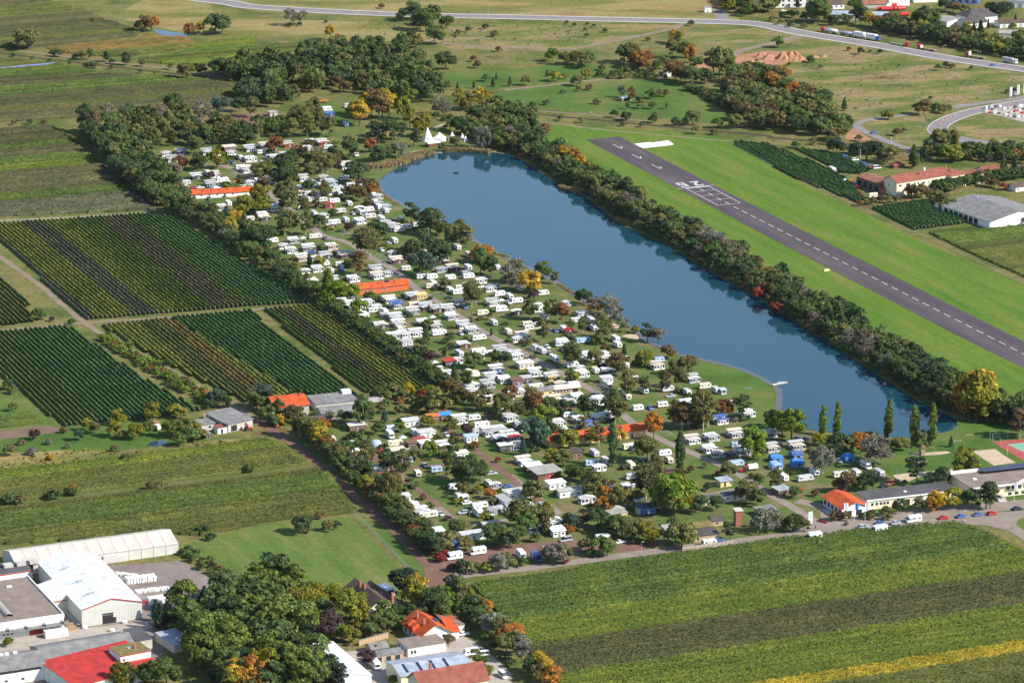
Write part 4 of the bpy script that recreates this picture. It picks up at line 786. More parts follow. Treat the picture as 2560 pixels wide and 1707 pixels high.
trees('23', 'around the gravel lot and the timber huts', 'r 270 160 9 olive;s 320 195 9 olive;r 60 160 12 olive;r 100 200 10 green;r 60 270 7 green;r 520 140 6 dark;r 580 150 6 blue;r 690 120 5 rust;r 790 160 9 dark;r 900 200 8 dark;r 1010 240 9 green;r 1100 260 9 olive;r 1240 280 8 ygreen;r 1160 240 8 green;r 990 180 7 dark;r 1560 330 10 olive;r 1500 300 8 dark;p 2000 250 8 dark;r 400 470 8 grey;r 340 460 7 silver;r 480 440 6 olive;r 830 400 8 green;r 880 390 7 olive;r 670 350 5 olive;u 540 200 4 orange;u 720 400 4 dark;u 100 500 4 green;u 480 470 3 red;u 1480 130 4 green;u 210 270 4 green')
trees('13', 'at the gravel lot corner', 'r 1650 390 9 dark;r 1730 380 9 olive;u 1680 450 4 red;u 1730 420 3.5 red;u 1800 540 3.5 purple;u 1900 550 5 dark;u 1990 555 5 olive;u 2110 550 4.5 ygreen;r 2230 540 7 silver;r 2300 520 7 olive;r 1920 350 6 olive;r 1830 200 6 green;r 2190 300 9 green;r 2280 310 8 green;r 2330 330 8 dark;u 1910 160 4 olive;r 1390 150 6 green;r 1300 100 6 dark')
trees('q2', ZC, 'b 560 640 11 olive;b 640 620 10 olive;b 700 760 11 olive;b 780 740 12 olive;b 850 700 10 olive;r 300 520 8 brown;r 180 600 8 green;b 380 560 10 brown;r 480 620 8 green;t 1140 480 13 olive;t 1180 520 11 green;r 880 520 7 dark;b 930 660 9 brown;r 60 760 11 dark;r 150 820 10 dark;b 20 1250 13 olive;b 150 1300 14 olive;b 380 1450 12 olive;r 520 780 7 olive;r 740 1120 7 olive;b 1330 1100 10 brown;r 1480 1060 8 brown;b 230 860 9 green')
trees('q1', ZC, 'r 760 700 9 dark;r 1060 660 9 ygreen;r 460 680 8 rust;r 700 440 10 green;b 640 420 9 olive;r 2010 420 9 rust;r 1760 820 9 olive;b 1880 800 10 olive;r 2080 760 10 dark;r 2200 900 11 dark;b 1440 1000 9 olive;r 1500 1380 9 ygreen;r 1750 1280 11 ygreen;b 2150 1350 13 olive;b 2250 1400 13 olive;r 970 820 4 purple;r 350 800 8 grey;r 220 980 8 dark')
trees('22', ZC, 't 1330 1280 9 olive;b 640 840 8 olive;r 880 640 6 dark;b 1000 320 8 olive;r 760 210 7 olive;r 330 640 7 green;b 60 700 8 olive;r 640 1300 7 green;r 1120 1500 7 olive')
trees('12', ZC, 'r 2260 640 8 olive;b 2100 600 9 olive;r 1900 560 7 brown;r 1500 640 7 green;b 1160 560 9 green;r 2330 560 7 rust;r 1120 850 5 green;r 1350 1120 6 green;b 1760 1180 9 green')
# --- lower left wood and gardens
Z7 = 'in the wood beside the factory'
mass('wood', 'dense green wood beside the factory', grove, '03', Z7, [(1480, 940), (1650, 880), (1760, 930), (1850, 820), (2000, 760), (2350, 700), (2600, 690), (2800, 760), (2950, 900), (3000, 1100), (2950, 1300), (3000, 1560), (3050, 1720), (1750, 1720), (1900, 1500), (1800, 1350), (1650, 1100)], 9.5, [(4, 'round', 9, 13, 'green'), (3, 'round', 9, 13, 'mid'), (3, 'round', 9, 13, 'dark'), (1.5, 'tall', 10, 14, 'mid'), (1, 'pine', 9, 12, 'pine'), (.8, 'round', 8, 11, 'olive'), (.6, 'birch', 9, 12, 'ygreen')], frac=.5)
trees('03', Z7, 's 1470 1080 11 pine;s 1540 1050 11 pine;s 1640 1060 12 pine;s 1720 1000 10 pine;s 1880 920 11 pine;s 1970 930 11 pine;s 1430 1000 9 pine;u 1580 1090 4 olive;r 1960 1300 16 mid;r 2080 1350 15 mid;b 1100 1620 10 ygreen;b 1180 1620 9 mid;r 1420 1600 10 green;r 1530 1620 10 green;r 2200 1640 12 yellow;r 2290 1640 12 orange;r 1340 1560 7 ygreen;u 85 1225 3.5 ygreen')
trees('13', Z7, 'w 430 1010 14 ygreen;w 540 980 13 ygreen;w 650 930 12 ygreen;r 250 1180 16 mid;r 380 1200 15 mid;r 100 1150 13 green;r 640 1180 9 purple;r 690 1130 9 purple;w 130 1560 12 ygreen;t 880 1090 15 ygreen;t 940 1100 13 ygreen;p 730 880 9 pine;s 560 1560 12 pine;p 650 1560 12 pine;p 760 1600 9 pine')
Z8 = 'in the gardens between the houses'
trees('13', Z8, 'p 1340 830 15 pine;p 1360 760 11 pine;t 1440 900 12 ygreen;t 1480 860 12 yellow;r 1530 920 10 ygreen;r 1650 940 10 dark;r 1600 970 10 dark;r 1720 860 8 bright;r 1780 970 6 bright;r 1710 980 8 green;r 1090 920 6 rust;r 1180 1020 8 mid;r 1120 1110 7 green;r 1220 1090 7 green;r 1060 1140 6 green;r 860 1210 7 ygreen;r 780 1180 7 mid;r 1020 1400 6 purple;r 1340 1060 5 bright;r 1290 980 6 dark;r 1450 1000 6 dark;u 1250 1270 2.5 green;u 1260 1570 3.5 bright;r 1770 1230 4.5 olive;p 2030 1400 7 mid;p 2080 1470 7 mid;p 2120 1540 6 mid;u 620 1230 4 olive;u 560 1220 4 rust')
Z9 = 'between the houses and the lower vineyard'
trees('13', Z9, 't 1840 820 11 silver;t 1800 800 9 olive;t 1870 840 10 olive;t 1960 830 6 ygreen;t 1880 990 7 bright;r 1980 990 9 dark;t 2050 960 8 ygreen;t 2110 1000 8 orange;r 2070 1060 8 green;r 2200 1130 9 silver;r 2250 1160 8 olive;r 2310 1230 8 orange;r 2300 1300 8 olive;u 2100 1170 3 green;u 2180 1250 3 dark;u 2250 1340 3 dark;u 2330 1420 3 dark')
trees('23', Z9, 't 90 1380 10 silver;t 40 1300 9 olive;r 20 1180 7 orange;t 240 1480 8 yellow;t 300 1540 8 yellow;r 370 1590 7 orange;r 190 1500 7 dark;r 260 1570 7 olive')
# --- waste land, left middle
trees('02', 'on the waste ground left of the barn', 'r 1400 730 7.5 ygreen;r 1080 770 6.5 ygreen;r 1060 880 7 ygreen;r 1600 700 6 ygreen;r 1660 710 6 ygreen;r 870 850 5 olive;r 800 820 5 ygreen;r 1250 900 7 ygreen;r 1380 860 6 mid;r 1570 880 7 mid;r 1690 870 8 olive;r 1800 850 5 ygreen;r 315 905 5 purple;r 720 910 4.5 blue;r 125 640 4 olive;u 90 1050 5 olive;u 1160 1100 4 olive;u 1050 1010 3 brown;u 460 1090 3 yellow;u 620 980 2.5 grey;u 70 440 4.5 dark;u 120 480 4 olive;u 680 1420 4 green;u 670 1390 4 orange;u 500 1450 5 dark;u 80 1490 5 dark;u 190 1490 4 brown;u 1400 1360 4 olive;u 1480 1350 4 olive;u 1640 960 6 green;u 1760 920 6 green;u 1850 900 5 olive;u 2290 1200 4 green;u 580 840 3 brown;u 1130 900 4 olive;u 200 950 3 grey;u 440 945 2.5 grey;u 300 1040 3.5 grey')
mass('shrubs', 'bright green shrubs along the track beside the dark vine plot', belt, '02', 'along the track beside the dark vine plot', [(900, -20), (1050, 60), (1250, 180), (1450, 310), (1650, 430), (1800, 510), (1950, 580)], 4.2, (0, 4), [(4, 'bush', 2.6, 4.2, 'mid'), (3, 'bush', 2.4, 4, 'bright'), (1, 'bush', 2, 3.5, 'rust')], 1.2)
trees('02', 'along the track beside the dark vine plot', 'r 1990 580 7 blue;r 2050 610 6 dark;r 1920 620 5 dark;r 1530 250 4 dark;u 1700 380 3 purple')
trees('01', 'beside the dirt track crossing', 'r 345 1360 5.5 dark;u 400 1370 4 green;u 480 1385 2.5 purple;u 660 1410 3 green')
trees('12', 'around the orange-roofed farmhouse', 'r 60 620 11 blue;r 10 640 9 green;r 110 740 7 green;b 210 720 9 green;u 680 720 4 olive;r 840 740 5 blue;r 180 780 5 green;r 240 770 5 yellow;u 790 700 4 green')
# --- left edge of the lawn
trees('13', 'on the verge above the mown meadow', 'r 425 195 7.5 dark;u 670 170 4.5 olive;u 740 150 3.5 dark;u 470 190 3 olive;u 570 60 3 brown')
mass('shrubs', 'scrub between the factory yard and the mown meadow', belt, '03', 'between the factory yard and the mown meadow', [(1660, 390), (1780, 440), (1900, 540), (2020, 640), (2120, 690)], 4.5, (0, 3.5), [(3, 'bush', 2, 3.5, 'green'), (2, 'bush', 1.8, 3, 'brown'), (1, 'bush', 2, 3, 'olive')], 1)
trees('03', 'between the factory yard and the mown meadow', 'u 1865 190 4 dark;u 1940 255 3.5 dark')
# --- far field trees
Z10 = 'along the railway and far vineyards'
trees('00', Z10, 'r 220 460 15 olive;r 280 450 13 olive;u 100 460 5 dark;r 1330 300 10 brown;r 1390 290 11 orange;r 1290 290 8 olive;r 1980 320 14 dark;r 2040 310 12 green;t 1840 325 9 yellow;r 1740 330 8 rust;u 530 525 5 dark;u 480 520 4 dark;r 740 550 6 olive;t 830 550 7 green;u 690 550 4 dark;t 980 570 7 dark;t 1160 600 8 dark;r 1310 615 5 olive;u 840 630 5 dark;u 790 625 4 dark;u 890 630 4 olive;u 1020 640 3 dark;u 1030 590 3.5 dark;u 650 600 3 green;u 460 580 3 dark;u 300 555 3 olive;u 120 525 3 dark;r 1710 730 11 olive;t 1730 720 9 green;r 1850 690 7 dark;r 1790 650 5 dark;r 1990 690 10 olive;r 2070 700 9 olive;u 1420 690 3 olive;u 1290 670 2.5 dark;r 1570 640 4 olive;u 2120 770 3 olive;u 2280 790 5 dark;u 270 1145 3.5 dark;u 860 210 4 olive;t 2190 640 6 ygreen;u 130 1150 3 brown;u 400 1140 3 brown')
mass('wood', 'trees where the railway enters the dark wood', belt, '00', Z10, [(2150, 740), (2350, 700), (2600, 690)], 7, (0, 6, 12), WOODMIX, 2)
Z11 = 'on the orchard meadow above the runway'
trees('20', Z11, 'r 370 570 8 bright;r 480 600 7.5 mid;r 600 600 9 olive;r 650 630 9 olive;r 700 610 9 green;r 560 590 8 olive;r 300 590 4 olive;r 1030 590 12 dark;r 1100 580 13 olive;r 1150 630 12 rust;r 1210 610 11 rust;r 1160 640 11 orange;r 1200 650 8 rust;t 1480 400 9 yellow;t 1530 420 9 ygreen;t 1470 540 12 olive;r 1590 540 11 green;t 1630 580 11 orange;r 1500 750 12 rust;r 1550 760 12 brown;r 1640 790 11 green;t 1900 720 19 olive;t 1960 700 16 mid;t 1850 690 16 olive;r 1770 770 9 dark;r 1690 640 9 green;r 1390 640 8 olive;r 1330 660 7 green;t 1010 690 5 bright;t 1045 690 5 mid;u 135 790 6.5 olive;u 400 750 6.5 ygreen;s 320 705 4.5 dark;u 480 730 4 olive;r 595 795 7 olive;r 680 730 7 ygreen;u 710 830 4.5 brown;u 610 840 3 brown;u 470 860 3 olive;b 1010 900 8 grey;b 1090 930 9 rust;r 1275 910 6.5 green;r 1350 890 5 olive;r 1410 890 4.5 olive;u 780 960 4.5 olive;u 320 965 4 olive;r 1170 950 4.5 dark;r 1185 1000 5 olive;r 1290 1005 4.5 olive;t 1418 1005 4 olive;t 1060 1005 4 green;u 940 1085 5 dark;u 1050 1110 6 dark;u 1290 1130 4.5 dark;t 1310 1130 6 olive;u 1500 1155 5 dark;u 1580 1155 4.5 dark;r 1660 1150 9 olive;u 1690 1235 5.5 olive;u 640 1130 3.5 olive;u 450 1110 3.5 olive;u 180 1010 4.5 dark;u 60 1000 5 dark;u 120 1070 3 olive;u 1020 1160 3 olive;u 1190 1170 3 dark;u 1880 1180 6 green;u 1860 1240 4 olive;r 2050 1180 9 olive;u 500 225 2.6 dark;u 570 250 3 dark;u 690 235 2.5 dark;u 850 300 3.5 dark;u 750 255 2.5 dark;u 690 345 3 dark;u 670 290 2.5 dark;u 1640 240 4 dark;u 1250 380 3.5 olive;u 820 650 4.5 brown;u 1240 720 4.5 dark;u 800 710 4 dark;u 930 720 4 dark')
mass('shrubs', 'dark scrub along the orchard track', grove, '20', Z11, [(760, 690), (980, 670), (1350, 690), (1480, 730), (1200, 740), (850, 730)], 6, [(3, 'bush', 2.5, 4.5, 'dark'), (2, 'bush', 2.5, 4, 'olive'), (1, 'bush', 2, 3.5, 'brown')])
# --- wood right of the meadow
Z12 = 'in the wood between meadow and railway'
mass('wood', 'mixed autumn wood between meadow and railway', grove, '20', Z12, [(2050, 700), (2250, 720), (2450, 790), (2700, 920), (2950, 1050), (3080, 1150), (3050, 1250), (2800, 1260), (2500, 1230), (2300, 1230), (2150, 1130), (1950, 1020), (1950, 880)], 9.5, [(3, 'round', 8, 12, 'olive'), (3, 'round', 8, 12, 'green'), (2, 'round', 8, 11, 'dark'), (1, 'round', 9, 12, 'brown'), (.15, 'round', 9, 12, 'orange'), (.8, 'birch', 9, 12, 'olive')])
mass('shrubs', 'scrub edging the orchard meadow', belt, '20', Z12, [(1620, 830), (1750, 880), (1880, 960), (1960, 1010)], 5, (0, 3), [(3, 'bush', 3, 5, 'dark'), (2, 'bush', 3, 4.5, 'olive'), (1, 'bush', 2.5, 4, 'brown')], 1)
trees('30', Z12, 'r 80 800 13 brown;r 130 780 12 orange;r 30 850 11 orange;s 700 1020 8 dark;r 590 1060 8 olive;r 530 960 9 dark;r -190 690 8 green')
trees('30', 'on the weedy meadow below the parked lorries', 'u 850 505 4.5 dark;u 1030 500 3.5 dark;u 385 575 5 dark;r 90 440 7.5 mid;u 190 610 2.5 dark;u 940 490 2.5 olive;u 1630 620 4 dark;u 1560 650 4 dark;u 1690 630 3.5 olive;u 1870 645 3 olive;u 480 640 3 brown;u 740 470 3 rust;u 1200 615 1.8 dark;r 1430 1060 9 brown;r 1380 1050 7 olive;u 1600 1040 6 olive;u 1540 1020 5.5 dark;u 1660 1020 4 olive;u 1095 1100 6.5 ygreen;u 1190 1250 5 brown;u 1250 1220 3 olive;u 2200 860 3 olive;u 2270 850 3 dark;u 1490 915 2.5 dark')
# --- belt above the parked lorries and gardens of the far houses
Z13 = 'in the tree belt behind the parked lorries'
mass('wood', 'dense tree belt behind the parked lorries', belt, '30', Z13, [(950, 300), (1150, 330), (1350, 370), (1550, 420), (1750, 460), (2000, 510), (2350, 570), (2600, 610)], 7.5, (6, 14, 22), [(4, 'round', 7, 11, 'dark'), (3, 'round', 7, 10, 'green'), (2, 'round', 7, 10, 'olive'), (.7, 'round', 7, 9, 'brown'), (.5, 'round', 8, 10, 'ygreen')], 2)
trees('30', Z13, 't 470 220 16 green;t 410 210 14 olive;t 520 200 14 olive;t 800 220 16 green;t 850 230 14 green;r 240 170 6 dark;r 330 200 6 green;r 600 240 7 dark;r 700 230 7 olive;r 930 250 9 yellow;r 1000 270 9 rust;r 1110 270 10 brown;r 1200 290 9 brown;t 1430 300 16 green;t 1380 280 14 mid;r 1490 260 12 green;r 1830 310 7 ygreen;s 270 80 8 pine;s 1950 320 10 pine;s 1890 310 8 pine;s 2270 240 8 dark;s 2020 270 6 pine;u 2250 260 4 bright;r 2110 170 10 pine;r 2180 160 10 dark;r 2050 130 9 dark;r 1800 140 8 olive;r 1700 120 8 brown;r 1620 100 8 dark;r 30 110 9 olive;r 130 170 5 dark;r 190 160 5 green;r 2340 450 12 olive;r 2300 420 10 dark;r 2200 130 8 dark')
mass('wood', 'far trees beyond the upper road', grove, '20', Z13, [(1700, -40), (2000, -60), (2500, -60), (2450, 60), (2350, 120), (2150, 160), (2000, 130), (1930, 60)], 9.5, [(3, 'round', 8, 11, 'dark'), (2, 'round', 7, 10, 'olive'), (2, 'round', 8, 10, 'green'), (.5, 'round', 7, 9, 'ygreen')])
trees('30', Z13, 'u 40 200 4 olive;u 120 230 4 olive;u 210 250 4 dark;u 330 260 4 olive')
# --- farm by the airfield
Z14 = 'around the farm beside the airfield'
trees('30', Z14, 'r 630 1420 9 pine;r 600 1410 8 dark;l 1335 1550 14 dark;l 1410 1490 9 pine;l 1440 1490 9 pine;r 1100 1500 10 olive;r 1040 1490 8 dark;r 1150 1470 8 olive;t 1560 1400 13 olive;t 1620 1380 12 green;t 1700 1380 11 olive;r 1700 1490 9 ygreen;r 1640 1490 9 bright;l 905 1480 5 dark;l 830 1440 4.5 dark;u 830 1300 4 olive;r 560 1290 8 olive;r 620 1280 7 brown;u 700 1230 4 olive;u 420 1330 4 olive;u 540 1330 4 dark;u 250 1360 4 dark')
mass('shrubs', 'clipped dark hedge beside the farm car park', belt, '30', Z14, [(780, 1430), (900, 1420), (1020, 1420)], 2.6, (0, 2), [(1, 'round', 6, 7, 'pine')], .3)
mass('wood', 'mixed trees behind the farm', belt, '30', Z14, [(1500, 1480), (1800, 1470), (2000, 1480), (2350, 1500), (2600, 1510)], 7, (0, 8, 16), [(3, 'round', 6, 10, 'dark'), (3, 'round', 6, 9, 'green'), (1, 'spruce', 7, 11, 'dark'), (1, 'round', 6, 9, 'olive'), (.6, 'round', 5, 8, 'rust'), (.5, 'round', 6, 8, 'ygreen')], 2.5)
trees('q8', Z14, 'r 1040 570 8 brown;r 970 560 7 rust;r 1100 560 7 brown;r 1240 630 7 olive;r 1290 610 7 olive;r 1370 660 7 olive;r 1420 700 6.5 olive;r 1500 720 6 green;r 1400 730 6 olive;s 2100 250 10 green;s 2230 260 10 pine;t 1000 200 9 green;u 510 640 4 olive;u 600 620 4 purple;u 680 630 4 olive;u 800 620 4 brown;u 330 660 3 rust;u 420 650 3 olive;u 2100 470 4 red;u 1990 440 5 brown;u 1900 430 5 brown;u 2340 880 4 olive;u 340 560 3 brown')
mass('shrubs', 'tall clipped hedge beside the cream farmhouse', belt, 'q8', Z14, [(1200, 480), (1400, 500), (1600, 430), (1800, 390), (1950, 370), (2150, 350), (2350, 320), (2500, 300)], 3.6, (0, 3), [(4, 'round', 5, 6.5, 'dark'), (2, 'round', 5, 6, 'green')], .4)
print('trees', NT[0])
# ============================================================ buildings
def roof_mat(name, col, pitch=.9, rough=.8, spec=.25, var=.32, depth=.25, axis=0):
    """ribbed / tiled covering: fine ribs as relief, uneven weathering"""
    m = plain(name, col, rough, var=var, scale=.35, spec=spec); t = m.node_tree; n = t.nodes; l = t.links; b = n['Principled BSDF']
    tc = [x for x in n if x.type == 'TEX_COORD'][0]; wv = n.new('ShaderNodeTexWave'); wv.wave_type = 'BANDS'; wv.bands_direction = 'X' if axis == 0 else 'Y'; wv.inputs['Scale'].default_value = 1.0 / pitch; wv.inputs['Distortion'].default_value = .2
    l.new(tc.outputs['Object'], wv.inputs['Vector']); bp = n.new('ShaderNodeBump'); bp.inputs['Strength'].default_value = depth; bp.inputs['Distance'].default_value = .1
    l.new(wv.outputs['Fac'], bp.inputs['Height']); l.new(bp.outputs[0], b.inputs['Normal']); return m
RF = {'orange': roof_mat('orange_tiles', (.50, .085, .022)), 'red': roof_mat('red_sheet', (.40, .035, .030)), 'brown': roof_mat('brown_tiles', (.105, .070, .055)), 'redbrown': roof_mat('redbrown_tiles', (.235, .075, .050)),
 'grey': roof_mat('grey_fibre_cement', (.20, .195, .19)), 'white': roof_mat('white_sheet', (.80, .82, .86), 1.2, .4), 'felt': plain('roof_felt', (.072, .070, .074), .9, var=.35, scale=.12), 'gravel': plain('roof_gravel', (.21, .165, .135), .95, var=.25, scale=.3),
 'dark': roof_mat('dark_slate', (.085, .072, .072)), 'concrete': plain('pale_roof', (.30, .28, .26), .9, var=.2, scale=.3), 'bluegrey': roof_mat('bluegrey_sheet', (.33, .37, .43), 1.2, .45), 'moss': plain('mossy_roof', (.17, .135, .045), .95, var=.45, scale=.5), 'rust': roof_mat('rusty_sheet', (.27, .12, .075)), 'wood': plain('roof_boards', (.19, .12, .075), .9, var=.3), 'tarp': plain('tent_sheet', (.50, .455, .40), .6, var=.12, scale=.2)}
WL = {'white': plain('white_render', (.74, .73, .70), .85, var=.08, scale=.3), 'cream': plain('cream_render', (.70, .62, .43), .85, var=.08, scale=.3), 'yellow': plain('yellow_render', (.66, .47, .22), .85, var=.1, scale=.3), 'orange': plain('orange_render', (.52, .115, .045), .85, var=.08, scale=.3), 'grey': plain('grey_panel', (.42, .42, .40), .7, var=.08, scale=.3),
 'brown': plain('brown_boards', (.155, .075, .045), .85, var=.25), 'concrete': plain('concrete_wall', (.44, .41, .37), .9, var=.15, scale=.4), 'brick': plain('brick_red_wall', (.30, .11, .07), .9, var=.2), 'wood': plain('pale_boards', (.42, .29, .17), .85, var=.2), 'dark': plain('dark_wall', (.07, .06, .055), .9, var=.2), 'pale': plain('pale_sheet_wall', (.50, .50, .45), .6, var=.06, scale=.3), 'blue': plain('blue_panel', (.10, .18, .42), .6)}
M_glass = plain('window_glass', (.035, .042, .055), .12, var=.3, scale=.6); M_frame = plain('window_frame', (.70, .69, .66), .6)
M_solar = plain('solar_cells', (.030, .032, .060), .2, var=.3, scale=1.0); M_black = plain('black_and_shade', (.02, .018, .017), .9); M_metal = plain('galvanised_metal', (.45, .46, .48), .45, .5)  # M_black also colours flat panels as the shade inside open fronts
M_reddoor = plain('red_door', (.30, .03, .025), .6); M_brickc = plain('chimney_brick', (.33, .12, .075), .9)
BL = {}
class Bld:
    def __init__(s, name, label, cat, fl, fr, depth, h, rise=0, ridge='x', wall='white', roof='grey', over=.5, t=.18):
        a, b = W(*fl), W(*fr); d = b - a; s.L = L = d.length; s.D = D = depth; s.h = h; s.rise = rise; s.ridge = ridge; s.over = over
        s.root = tag(empty(name, (a.x, a.y, 0), math.atan2(d.y, d.x)), label, cat)
        wm, rm = WL[wall], RF[roof]; o = over; e = .03
        w = MB(); r = MB()
        if ridge == 'x':
            w.prism([(0, -.3), (D, -.3), (D, h), (D / 2, h + rise), (0, h)], 0, L, 'x'); k = rise / (D / 2)
            r.prism([(-o, h - o * k + e), (D / 2, h + rise + e), (D + o, h - o * k + e), (D + o, h - o * k + e + t), (D / 2, h + rise + e + t), (-o, h - o * k + e + t)], -o, L + o, 'x')
        elif ridge == 'y':
            w.prism([(0, -.3), (L, -.3), (L, h), (L / 2, h + rise), (0, h)], 0, D, 'y'); k = rise / (L / 2)
            r.prism([(-o, h - o * k + e), (L / 2, h + rise + e), (L + o, h - o * k + e), (L + o, h - o * k + e + t), (L / 2, h + rise + e + t), (-o, h - o * k + e + t)], -o, D + o, 'y')
        elif ridge == 'mono':
            w.prism([(0, -.3), (D, -.3), (D, h + rise), (0, h)], 0, L, 'x'); k = rise / D
            r.prism([(-o, h - o * k + e), (D + o, h + rise + o * k + e), (D + o, h + rise + o * k + e + t), (-o, h - o * k + e + t)], -o, L + o, 'x')
        elif ridge == 'hip':
            w.box(0, L, 0, D, -.3, h); i = min(D, L) / 2
            v = [(-o, -o, h), (L + o, -o, h), (L + o, D + o, h), (-o, D + o, h), (i, D / 2, h + rise), (L - i, D / 2, h + rise)] if L >= D else [(-o, -o, h), (L + o, -o, h), (L + o, D + o, h), (-o, D + o, h), (L / 2, i, h + rise), (L / 2, D - i, h + rise)]
            f = [(0, 1, 5, 4), (1, 2, 5), (2, 3, 4, 5), (3, 0, 4), (3, 2, 1, 0)] if L >= D else [(0, 1, 4), (1, 2, 5, 4), (2, 3, 5), (3, 0, 4, 5), (3, 2, 1, 0)]
            r.add([(x, y, z + e) for x, y, z in v], f)
        else:
            w.box(0, L, 0, D, -.3, h - .05); r.box(-o, L + o, -o, D + o, h, h + t)
        w.obj('wall', wm, s.root); s.roof = r.obj('roof', rm, s.root)
    def win(s, side, u, z, w=1.2, h=1.2, name='window', mat=None, frame=True, d=.05):
        def put(m, x0, x1, z0, z1, y0, y1):
            if side == 'f': m.box(x0, x1, -y1, -y0, z0, z1)
            elif side == 'b': m.box(x0, x1, s.D + y0, s.D + y1, z0, z1)
            elif side == 'l': m.box(-y1, -y0, x0, x1, z0, z1)
            else: m.box(s.L + y0, s.L + y1, x0, x1, z0, z1)
        f = MB()
        if frame:
            put(f, u - w / 2 - .08, u + w / 2 + .08, z - .08, z + h + .08, -.02, d); o = f.obj(name, M_frame, s.root)
            p = MB(); put(p, u - w / 2, u + w / 2, z, z + h, d, d + .025); p.obj('pane', mat or M_glass, o)
        else:
            put(f, u - w / 2, u + w / 2, z, z + h, -.02, d); o = f.obj(name, mat or M_glass, s.root)
        return s
    def row(s, side, u0, u1, n, z, w=1.2, h=1.2, **k):
        for i in range(n): s.win(side, u0 + (u1 - u0) * (i / (n - 1) if n > 1 else .5), z, w, h, **k)
        return s
    def onroof(s, name, u, v, w, dp, mat, hgt=.12):
        """u metres along the ridge, v metres up the near slope from the eave"""
        if s.ridge == 'y':
            k = s.rise / (s.L / 2); pt = lambda a, b, c: (b if True else 0, a, s.h + b * k + .22 + c)
        else:
            k = s.rise / (s.D / 2) if s.ridge == 'x' else s.rise / s.D; pt = lambda a, b, c: (a, b, s.h + b * k + .22 + c)
        vv = [pt(u, v, 0), pt(u + w, v, 0), pt(u + w, v + dp, 0), pt(u, v + dp, 0), pt(u, v, hgt), pt(u + w, v, hgt), pt(u + w, v + dp, hgt), pt(u, v + dp, hgt)]
        m = MB().add(vv, BOXF); m.obj(name, mat, s.roof); return s
    def box(s, name, x0, x1, y0, y1, z0, z1, mat, parent=None): MB().box(x0, x1, y0, y1, z0, z1).obj(name, mat, parent or s.root); return s
# --- wash blocks of the camp
b = Bld('wash_block', 'long white wash block with bright orange roof beside the hedge', 'building', ('q1', 300, 1185), ('q1', 1690, 1105), 6.5, 2.7, 1.6, 'x', 'white', 'orange', .5)
for u in (18, 22, 26.5, 31): b.onroof('roof_window', u, 1.6, .7, .9, M_glass)
b.win('f', 13, .1, 1.0, 2.1, 'door').row('f', 17, 34, 5, 1.5, .9, .6)
b = Bld('wash_block', 'long orange-walled wash block with orange roof and solar panel', 'building', ('11', 778, 1162), ('11', 1402, 1092), 7, 3.0, 1.7, 'x', 'orange', 'orange', .45)
for u in (9.7, 12.9, 16, 20.6, 22.9): b.win('f', u, 1.5, 1.0, .7)
for u in (5, 11.5, 20, 21.5, 28.5): b.onroof('roof_window', u, 1.9, .7, .9, M_glass)
b.onroof('solar_panel', 24, 2.2, 2.3, 1.3, M_solar); b.box('drain_pipe', 15.2, 15.32, -.15, -.03, 0, 3, M_metal)
b = Bld('wash_block', 'long cream wash block with orange roof and solar panels', 'building', ('22', 345, 978), ('22', 1228, 868), 7.5, 3.2, 1.7, 'x', 'yellow', 'orange', .5)
for u in (27.5, 29.3, 31.1, 32.9): b.onroof('solar_panel', u, 1.3, 1.3, 1.9, M_solar)
for u in (2, 9, 17, 24.5): b.onroof('roof_window', u, 1.8, .7, .9, M_glass)
b.win('f', 34, .1, 1.8, 2.2, 'door').win('f', 38, .1, 1.0, 2.1, 'door').row('f', 4, 20, 6, 1.5, .9, .7)
# --- farmhouse and sheds at the vineyard corner
b = Bld('farmhouse', 'pale farmhouse with orange roof at the corner of the vineyards', 'house', ('12', 185, 712), ('12', 488, 682), 10, 5.2, 1.8, 'mono', 'concrete', 'orange', .6)
b.row('f', 8, 8, 1, 3.4, 1.0, 1.2).box('stair_tower', 6.2, 7.6, -1.4, 0, -.2, 5.6, WL['brick']).win('r', 3, 3.0, 1.2, 1.2).win('r', 7, 3.0, 1.2, 1.2).win('f', 11, 1.0, .9, 1.0)
b.box('chimney', 3, 3.6, 8, 8.6, 6.5, 8.2, M_brickc).box('chimney', 13, 13.6, 8.5, 9.1, 6.5, 8.2, M_brickc)
b = Bld('shed', 'long grey-roofed shed behind the orange-roofed farmhouse', 'shed', ('12', 605, 722), ('12', 915, 690), 9, 3, 1.2, 'x', 'concrete', 'grey', .4); b.row('f', 3, 15, 3, .1, 2.2, 2.2, mat=M_black)
b = Bld('shed', 'flat pale roofed sheds beside the farmhouse', 'shed', ('12', 550, 640), ('12', 930, 600), 12, 3, .6, 'mono', 'concrete', 'grey', .3); b.box('white_tank_house', 15, 19, 9, 12, 3.6, 5.2, WL['white'])
Bld('shed', 'low shed with brick front below the farmhouse', 'shed', ('12', 420, 792), ('12', 682, 768), 9, 2.0, 1.5, 'x', 'brick', 'dark', .4).row('f', 3, 12, 3, .4, 1.2, 1.0)
Bld('shed', 'weathered barn with rusty gable beside the thicket', 'shed', ('12', 960, 610), ('12', 1180, 590), 7, 2.2, 1.0, 'x', 'brown', 'concrete', .4)
b = Bld('barn', 'weathered barn with wide grey boarded roof beside the track', 'barn', ('02', 2095, 835), ('02', 2320, 785), 17, 3.6, .9, 'mono', 'concrete', 'grey', .5); b.win('f', 3, .2, 3, 2.6, mat=M_black, frame=False, name='gate').win('f', 9, 1.8, 1.2, 1)
Bld('shed', 'low pale shed built against the weathered barn', 'shed', ('02', 1850, 822), ('02', 2085, 785), 6, 2.7, .5, 'mono', 'concrete', 'grey', .4).row('f', 4, 11, 3, .9, 1.2, 1)
